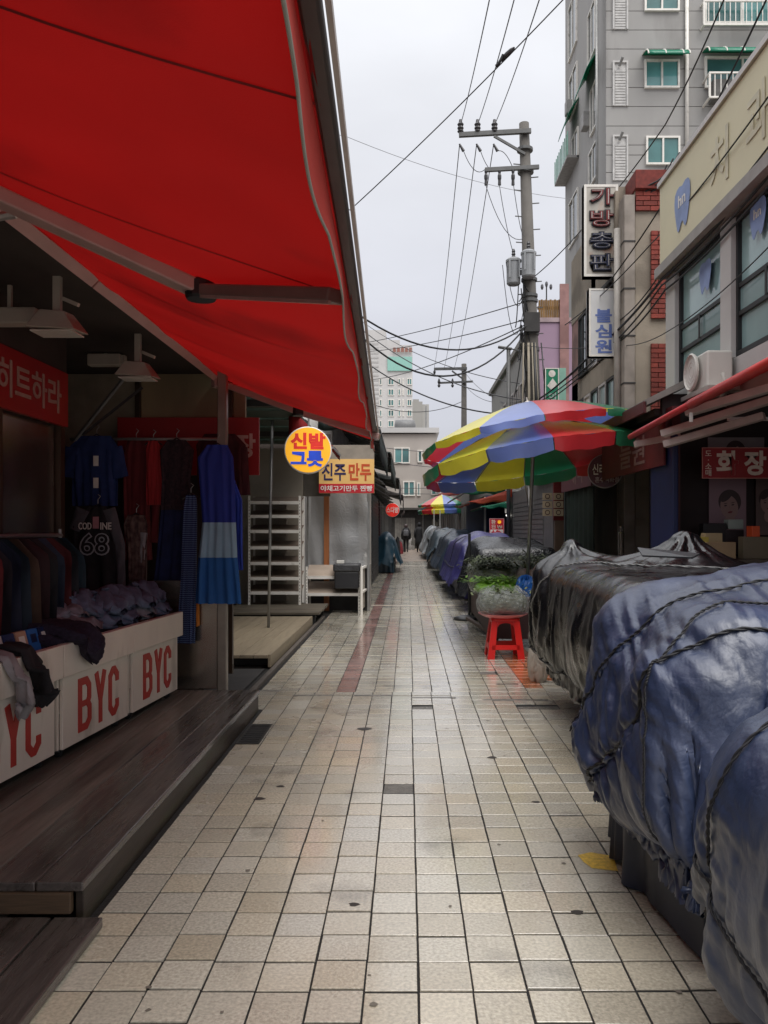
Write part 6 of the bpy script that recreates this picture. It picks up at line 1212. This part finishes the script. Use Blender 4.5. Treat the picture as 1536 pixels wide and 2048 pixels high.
bp_ = thing('backpack', 'grey backpack on the walking person at left', 'backpack', (-.09, 47.3, 1.0)); MB().box(-.24, .06, 47.22, 47.36, .98, 1.36).build('pouch', M('pack_grey', '6d6d70', .7), bp_, bevel=.06); MB().box(-.19, .01, 47.18, 47.225, 1.0, 1.18).build('pocket', M('pack_grey2', '5a5a5e', .7), bp_, bevel=.02)
bg_ = thing('tote_bag', 'pale patterned bag hanging between the two walking people', 'bag', (.36, 47.5, .4)); MB().prism([(.2, 47.45, .45), (.52, 47.45, .42), (.47, 47.45, .82), (.25, 47.45, .82)], (0, .12, 0)).build('pouch', M('tote', '8a8782', .7, col2='45423e', vs=25), bg_, bevel=.02); MB().tube([(.28, 47.5, .81), (.38, 47.5, .98), (.45, 47.5, .81)], .012, 6).build('strap', m_dark, bg_)
# ================================================================ far buildings
m_fw = M('far_white', 'b9b7b5', .8, var=.05, vs=.5); m_fc = M('far_cream', 'a9a19a', .8, var=.06, vs=.5, d2=('8f8780', .3, .57, .3))
EB = thing('cream_building', 'cream plastered building closing the far end of the alley', 'building', (1, 66, 0)); YE = 66.0; ke = YE / F
MB().box(-9, 2.4, YE, 74, 0, 1.4 + (1058 - 868) * ke).build('wall', m_fc, EB); MB().box(-9.1, 2.6, YE - .3, 74, 1.4 + (1058 - 866) * ke, 1.4 + (1058 - 856) * ke).build('parapet', m_fw, EB)
for (x0, x1, y0, y1) in ((788, 820, 895, 927), (806, 830, 962, 992), (862, 882, 965, 990), (835, 845, 900, 925), (834, 841, 965, 992)):
    a = P(x0, y1, YE - .001); window(EB, a, X_, Z_, (x1 - x0) * ke, (y1 - y0) * ke, m_white, m_teal, fr=.1, split=2 if x1 - x0 > 15 else 1, depth=.12)
q = P(810, 852, 68); MB().lathe(q, (1, 0, 0), [(.1, -.9), (.5, -.8), (.55, 0), (.5, .8), (.1, .9)], 14).build('roof_tank', M('tank_grey', '6a6a6a', .5), EB, smooth=True); MB().box(q.x - 1.6, q.x + .5, 67.5, 68.4, q.z - .9, q.z - .5).build('tank_stand', m_grey, EB)
MB().tube([P(852, 870, 66.5), P(852, 812, 66.5)], .05, 6).build('antenna', m_grey, EB)
E2 = thing('white_building', 'white low building right of the cream one at the alley end', 'building', (5, 62, 0)); MB().box(2.45, 9, 60, 70, 0, 1.4 + (1058 - 925) * 60 / F).build('wall', m_fw, E2)
for i in range(3): a = P(905 + i * 22, 990, 59.99); window(E2, a, X_, Z_, .62, .95, m_white, m_glass, fr=.08, split=2, depth=.1)
for i in range(4): MB().box(2.5, 6, 59.9, 59.98, 3.0 + i * .35, 3.05 + i * .35).build('rail', m_grey, E2)
MB().box(2.44, 4.2, 59.4, 59.99, 2.7, 2.95).build('striped_hood', M('hood_grey', '77746f', .6), E2)
TW_ = thing('apartment_tower', 'white high rise apartment tower with mint band beyond the alley', 'building', (-3, 155, 0)); YT = 150.0; kt = YT / F
def tz(y): return 1.4 + (1058 - y) * kt
x0, x1 = (700 - CX) * kt, (825 - CX) * kt
MB().box(x0, x1, YT, YT + 14, 0, tz(695)).build('wall', m_fw, TW_)
for i, (a, b_, zt) in enumerate(((700, 772, 660), (772, 800, 680), (800, 824, 690))): MB().box((a - CX) * kt, (b_ - CX) * kt - .02, YT - .02 + .01 * i, YT + 10, tz(695) + .002, tz(zt)).build('roof_block', m_fw, TW_)
MB().box((775 - CX) * kt, (824 - CX) * kt, YT - .3, YT - .01, tz(742), tz(714)).build('mint_band', M('mint', '86b4a8', .6, var=.06), TW_)
for j in range(8):
    yb = 770 + j * 21
    for (a, w) in ((759, 5), (776, 12), (796, 5), (805, 3), (814, 10)):
        if yb < 760: continue
        window(TW_, P(a, yb, YT - .001), X_, Z_, w * kt, 13 * kt, m_white, m_teal, fr=.12, split=1 if w < 8 else 2, depth=.15)
for j in range(22): MB().box(x0 + .02, (757 - CX) * kt, YT - .06, YT - .002, tz(690 + j * 9), tz(690 + j * 9) + .35).build('floor_band', M('band_grey', 'a5a3a1', .7), TW_)
for i in range(5):
    q = P(786 + i * 8, 704, YT - .4); MB().pbox(q, X_, Z_, -Y_, 0, .55, 0, .8, 0, .1).build('roof_letter', M('roof_sign', '8a5c50', .6), TW_)
T4 = thing('grey_tower', 'pale grey slab tower right of the white high rise', 'building', (2, 185, 0)); kg = 180 / F
MB().box((822 - CX) * kg, (845 - CX) * kg, 180, 195, 0, 1.4 + (1058 - 803) * kg).build('wall', M('slab_grey', '96948f', .8, var=.05, vs=.3), T4); MB().box((845 - CX) * kg + .01, (858 - CX) * kg, 180.5, 195, 0, 1.4 + (1058 - 808) * kg).build('wall', M('slab_grey2', 'a3a19d', .8, var=.05, vs=.3), T4)
MB().box((826 - CX) * kg, (838 - CX) * kg, 181, 190, 1.4 + (1058 - 803) * kg + .002, 1.4 + (1058 - 797) * kg).build('roof_block', MATS['slab_grey'], T4)
for i, (a, b_, y0, y1, z) in enumerate(((-30, -9.2, 66, 80, 8.5), (9, 30, 60, 75, 9))):
    t = thing('far_block', ('plain grey block left of the cream building', 'plain grey block right of the white low building')[i], 'building', ((a + b_) / 2, y0, 0)); MB().box(a, b_, y0, y1, 0, z).build('wall', m_fc, t); MB().box(a - .1, b_ + .1, y0 - .1, y1, z + .002, z + .2).build('parapet', m_fw, t)

# dark shop fronts where the lane bends at the far end
EN = thing('lane_end_shop', 'dark shop front with grey shutters closing the lane behind the walkers', 'shop', (1, 57, 0))
MB().box(-2.5, 3.2, 57, 60, 0, 2.75).build('wall', m_dark, EN); MB().box(-2.6, 3.3, 56.2, 60, 2.752, 2.9).build('roof_slab', M('end_roof', '4a4643', .7), EN)
for i in range(9): MB().box(-.9 + i * .16, -.75 + i * .16, 56.93, 56.99, .05, 2.2).build('shutter_board', M('end_shutter', '77746f', .6, var=.2, rnd='object', rndamt=.3), EN)
for i in range(6): MB().box(1.75 + i * .14, 1.86 + i * .14, 56.9, 56.98, .1, 2.1 - .1 * (i % 3)).build('hung_sheet', M('end_sheet', '6e6a60', .8, var=.3, rnd='object', rndamt=.5), EN)
slope_awning('lane_end_awning', 'brown low awning over the lane end shop', -.2, 2.6, -.4, 2.3, 50, 56, M('brown_canvas2', '352b27', .7), drop=.2)
rg = random.Random(2)
for i, (x, y, w, h, c, lb) in enumerate(((-.42, 45, .35, .7, '8a3238', 'red clothed bundle by the far left shutters'), (-.35, 49, .5, .9, '5c5a58', 'grey carton heap behind the walker with the backpack'), (.2, 53, .5, .8, '8f8c88', 'pale sack heap between the walkers far ahead'), (1.0, 51, .5, 1.0, '45484c', 'dark cart load right of the hooded walker'), (-.5, 41, .3, 1.0, '2c2a2c', 'black bundle against the far left shutters'), (1.3, 54, .6, 1.3, 'a3a4a6', 'white covered cart at the lane end'))):
    def fn(u, v, x=x, y=y, w=w, h=h, i=i):
        a = 6.2832 * u; s = max(0, math.cos(1.5708 * v)) ** .4; return V(x + math.cos(a) * w * .5 * s * (1 + .12 * math.sin(3 * a + i)), y + math.sin(a) * w * .5 * s, h * v + .03 * math.sin(5 * a + 7 * v + i))
    tag(MB().grid(fn, 20, 12).build('goods_heap', M('heap' + c, c, .7, var=.3, vs=6, wr=.3), None, smooth=True), lb, 'goods')
m_hw = M('hardware_grey', '5c5c5b', .5, metal=.4, var=.15)
# ================================================================ utility poles and wires
m_pole = M('pole_concrete', '5a5651', .8, var=.12, vs=4, bump=.2, bs=60, d2=('4a4642', 2, .56, .4))
UP = thing('utility_pole', 'tall concrete utility pole with crossarms and transformers on the right', 'utility pole', P(1076, 1150, 17)); YP = 17.0; kp = YP / F
pb, pt = V((1079 - CX) * kp, YP, 0), P(1048, 247, YP)
MB().tube([pb, pb.lerp(pt, .5), pt], [.19, .155, .105], 16).build('shaft', m_pole, UP, smooth=True)
def pp(py): z = 1.4 + (1058 - py) * kp; return pb.lerp(pt, z / pt.z)
c1 = pp(264); MB().bar(P(918, 270, YP - .14), P(1062, 262, YP - .14), .08, .09).build('crossarm', m_hw, UP)
MB().bar(P(988, 272, YP - .15), P(1050, 308, YP - .12), .04, .05).build('brace', m_hw, UP)
MB().bar(P(970, 340, YP - .14), P(1078, 334, YP - .14), .07, .08).build('crossarm', m_hw, UP)
m_ins = M('insulator', (.03, .028, .03), .35)
for i, px in enumerate((921, 955, 989)):
    q = P(px, 266, YP - .14); MB().lathe(q, (0, 0, 1), [(.04, 0), (.07, .03), (.05, .06), (.07, .10), (.05, .14), (.07, .18), (.04, .22), (.03, .28)], 10).build('insulator', m_ins, UP); MB().tube([P(px - 2, 288, YP - .2), P(px + 6, 302, YP - .2)], [.02, .035], 8).build('surge_arrester', m_ins, UP)
for px in (972, 999, 1026):
    q = P(px, 338, YP - .14); MB().lathe(q, (0, 0, -1), [(.02, 0), (.035, .05), (.025, .1), (.04, .14), (.04, .2), (.03, .24), (.035, .34)], 9).build('fuse_cutout', m_ins, UP)
def can(px, py, Y, nm):
    q = P(px, py, Y); h = 50 * kp; o = MB().lathe(q, (0, 0, 1), [(.12, -h / 2), (.145, -h / 2 + .03), (.15, h / 2 - .06), (.165, h / 2 - .05), (.165, h / 2 - .01), (.12, h / 2 + .03)], 18).build('transformer', M('trafo_grey', '8a8c8e', .5, var=.06), UP)
    MB().lathe(q + Z_ * (h / 2 + .03), (0, 0, 1), [(.04, 0), (.05, .03), (.03, .06), (.045, .09), (.03, .12), (.04, .15), (.02, .2)], 9).build('bushing', m_ins, o)
    for s in (-.1, .1): MB().pbox(q + V(s, -.155, -.15), X_, Z_, -Y_, -.015, .015, 0, h * .7, 0, .03).build('fin', MATS['trafo_grey'], o)
can(1027, 545, YP - .1, 0); can(1057, 530, YP - .3, 1)
MB().bar(P(1027, 545, YP - .05), pp(545), .06, .1).build('mount_bracket', m_hw, UP)
for y in (300, 344, 560, 592, 602, 640, 668, 700): q = pp(y); MB().lathe(q, (0, 0, 1), [(.17, -.03), (.17, .03)], 14).build('clamp_band', m_hw, UP)
for i in range(16): q = pp(330 + i * 26); s = 1 if i % 2 else -1; MB().bar(q, q + V(s * .26, -.05, 0), .018, .018).build('step_bolt', m_hw, UP)
q = pp(640); MB().box(q.x - .16, q.x + .16, q.y - .25, q.y - .12, q.z - .3, q.z + .1).build('junction_box', m_dark, UP)
q = pp(990); MB().box(q.x - .2, q.x + .1, q.y - .26, q.y - .19, q.z - .25, q.z + .22).build('notice_plate', m_white, UP)
MB().box(q.x - .17, q.x + .06, q.y - .268, q.y - .262, q.z - .05, q.z + .12).build('notice_print', M('notice_blue', '6a7a9a', .5), UP)
rg = random.Random(5)
def jump(a, b_, d, r=.008, mat=m_wiregrey, n=10, nm='jumper_wire'): MB().tube(sag(a, b_, d, n), r, 5, False).build(nm, mat, UP)
for (x0, y0, x1, y1, d) in ((927, 302, 972, 337, .22), (961, 302, 999, 337, .2), (995, 302, 1026, 337, -.12), (972, 372, 1046, 478, .35), (999, 372, 1027, 508, .12), (1027, 370, 1045, 470, .1), (1012, 525, 1045, 598, .45), (1005, 530, 1046, 625, .9)): jump(P(x0, y0, YP - .15), P(x1, y1, YP - .12), d)
for i in range(26):
    y = rg.uniform(560, 790); a = pp(y) + V(rg.uniform(-.25, -.1), -.15, 0); jump(a, a + V(rg.uniform(-.15, .35), rg.uniform(-.1, .1), rg.uniform(-1.2, -.2)), rg.uniform(.05, .3), .012, m_wire, 8, 'cable_loop')
for i in range(9):
    x = rg.uniform(-.2, .2); MB().tube([pp(690) + V(x, -.2, 0), pp(800) + V(x * 1.3, -.22, 0), pp(920) + V(x - .15, -.22 - .02 * i, 0), pp(1040) + V(x * .8, -.21, 0)], .016, 6).build('riser_cable', m_wire if i % 2 else M('cable_buff', '8d8474', .7), UP, smooth=True)
# street lamp arm beyond
sl = thing('street_lamp', 'slim street lamp arm just left of the utility pole', 'street lamp', P(1015, 820, 20)); MB().tube([V(P(1017, 900, 20).x, 20, 0), P(1017, 700, 20)], .05, 8).build('post', m_hw, sl, smooth=True); MB().bar(P(1024, 698, 20), P(996, 694, 20), .12, .06).build('lamp_head', m_hw, sl, bevel=.02); MB().bar(P(1020, 697, 20), P(1052, 705, 19), .03, .03).build('arm', m_hw, sl)
# far pole
FP = thing('utility_pole', 'distant utility pole with two crossarms over the far umbrella', 'utility pole', P(928, 1090, 45)); kf = 45 / F
MB().tube([(P(928, 900, 45).x, 45, 0), P(928, 728, 45)], [.2, .14], 12).build('shaft', m_pole, FP, smooth=True)
MB().bar(P(868, 738, 44.8), P(934, 737, 44.8), .12, .14).build('crossarm', m_hw, FP); MB().bar(P(876, 766, 44.8), P(946, 763, 44.8), .1, .1).build('crossarm', m_hw, FP); MB().bar(P(904, 742, 44.8), P(926, 758, 44.8), .08, .08).build('brace', m_hw, FP)
for px in (878, 905): MB().lathe(P(px, 775, 44.7), (0, 0, 1), [(.03, 0), (.09, .1), (.04, .2), (.09, .3), (.03, .5)], 8).build('insulator', m_ins, FP)
MB().lathe(P(869, 740, 44.8), (0, 0, -1), [(.03, 0), (.08, .1), (.04, .25)], 8).build('insulator', m_ins, FP)
def wire(label, pts, r, d, mat=m_wire, group=None, n=20):
    if pts[0].x < -.2:      # lead on to the houses behind the left row
        a = pts[0]; pts = (V(-6.21, a.y - 1.0, min(a.z + 1.3, 11.9)),) + tuple(pts); d = [.12] + (list(d) if isinstance(d, (list, tuple)) else [d] * (len(pts) - 2))
    if len(pts) == 2: q = sag(pts[0], pts[1], d, n)
    else:
        q = []
        for i in range(len(pts) - 1): q += sag(pts[i], pts[i + 1], d if not isinstance(d, (list, tuple)) else d[i], n)[(1 if i else 0):]
    return tag(MB().tube(q, r, 5, False).build('overhead_wire', mat, None, smooth=True), label, 'wire', group)
names = ('left', 'middle', 'right')
for i, (px, tx, fx_) in enumerate(((921, 985, 884), (955, 1036, 896), (989, 1088, 908))):
    a = P(px, 250, YP - .14); wire(f'{names[i]} of three thin power lines rising from the crossarm to the top edge', (a, P(tx, -30, 9.0)), .008, .08, m_wiregrey, 'lines from the crossarm toward the camera')
    b_ = P(868 + i * 20, 738, 44.8); wire(f'{names[i]} of three thin power lines running down from the crossarm to the far pole', (P(px - 2, 290, YP - .2), b_), .010, .5, m_wiregrey, 'lines from the crossarm to the far pole')
a, b_ = P(700, 420, 12), P(1140, -15, 9.5); wire('dark cable slanting over the alley from the awning to the top right', (a, b_), .008, .05); q = a.lerp(b_, .76)
tag(MB().lathe(q - (b_ - a).normalized() * .12, b_ - a, [(.01, 0), (.03, .05), (.035, .12), (.03, .19), (.01, .24)], 9).build('wire_clamp', m_ins, None), 'small black clamp on the slanting cable high above the alley', 'clamp')
wire('second clamp lead dropping from the slanting cable', (q + V(-.05, 0, 0), q + V(-.14, .05, -.12)), .02, .02)
wire('faint thin wire from the awning across to the grey apartment block', (P(690, 272, 20), P(1142, 398, 26)), .007, .25, M('wire_faint', (.2, .2, .21), .5))
wire('upper thick black cable sagging from the awning edge to the pole', (P(690, 610, 13), pp(655) + V(-.1, -.2, 0)), .017, .62, m_wire)
wire('lower thick black cable sagging from the awning edge to the pole', (P(690, 640, 14), pp(660) + V(-.15, -.2, 0)), .018, 1.0, m_wire)
for i, (x0, y0, x1, y1, Y0, Y1, d, r) in enumerate(((700, 690, 1045, 605, 30, 17, .1, .012), (700, 705, 1048, 640, 32, 17, .15, .012), (720, 760, 1050, 650, 40, 17, .3, .014), (700, 640, 1045, 800, 22, 19, .4, .014), (700, 700, 1050, 830, 24, 20, .5, .02), (720, 640, 1060, 770, 30, 21, .4, .012), (930, 745, 1050, 820, 45, 20, .3, .012), (930, 770, 1050, 800, 45, 20, .4, .012), (700, 790, 930, 800, 40, 50, .8, .02), (700, 885, 940, 905, 45, 58, .2, .02), (700, 905, 940, 935, 44, 56, .3, .02), (760, 975, 960, 972, 55, 55, .1, .02), (760, 985, 960, 985, 56, 56, .1, .02))):
    wire(('thin line from the left roofs up to the pole head', 'thin line just below the highest left to pole line', 'thin line crossing toward the pole from the far left roofs', 'thin cable dropping across to the right grey office', 'thicker cable dropping low across to the right', 'thin cable between the two dropping cables', 'line from the far pole to the near shopfronts, upper', 'line from the far pole to the near shopfronts, lower', 'far sagging cable in front of the slab tower', 'far cable across the cream building upper wall', 'far cable slanting over the cream building window', 'far cable low across the white building, upper', 'far cable low across the white building, lower')[i], (P(x0, y0, Y0), P(x1, y1, Y1)), r, d, m_wiregrey if i not in (4, 8) else m_wire, 'lines crossing the far alley')
# cable bundle along the right facades
for i, (pts, r) in enumerate((((P(1075, 800, 17), P(1200, 690, 12.2), P(1322, 560, 9.3), P(1560, 300, 6.4)), .018), ((P(1075, 806, 17), P(1210, 700, 12), P(1322, 572, 9.25), P(1560, 325, 6.4)), .012), ((P(1080, 812, 17), P(1230, 690, 11.5), P(1330, 580, 9.2), P(1560, 345, 6.4)), .012), ((P(1130, 760, 15), P(1240, 640, 11.2), P(1325, 540, 9.3), P(1560, 262, 6.3)), .009), ((P(1045, 690, 17), P(1240, 690, 11.4), P(1340, 660, 9), P(1560, 470, 6.4)), .006), ((P(1130, 650, 13), P(1300, 490, 9.8), P(1560, 160, 6.2)), .008), ((P(1180, 610, 12), P(1330, 400, 9.5), P(1560, -60, 7)), .010), ((P(1060, 560, 17), P(1180, 440, 14), P(1330, 250, 11), P(1460, -30, 8.5)), .010))):
    wire(('thickest black cable of the bundle along the right facades', 'thinner cable just under the thickest in the right bundle', 'lowest cable of the right facade bundle', 'upper cable of the bundle crossing the yellow sign band foot', 'thin cable crossing the aqua windows', 'thin cable crossing the yellow sign band', 'steep cable from the hanging signs to the right top', 'steep cable from the pole up past the green canopies')[i], pts, r, .06, m_wire, 'cables along the right facades')
for i, (px, py, Y) in enumerate(((1215, 655, 11.6), (1420, 450, 8.0), (1360, 520, 8.8))):
    q = P(px, py, Y); d = V(.5, -1, .45).normalized(); tag(MB().lathe(q - d * .12, d, [(.01, 0), (.035, .06), (.035, .18), (.01, .24)], 8).build('cable_joint', m_ins, None), ('black cable joint by the white hanging sign', 'black cable joint over the first aqua window', 'black cable joint by the yellow band corner')[i], 'cable joint')
bpy.data.scenes.remove(TS)
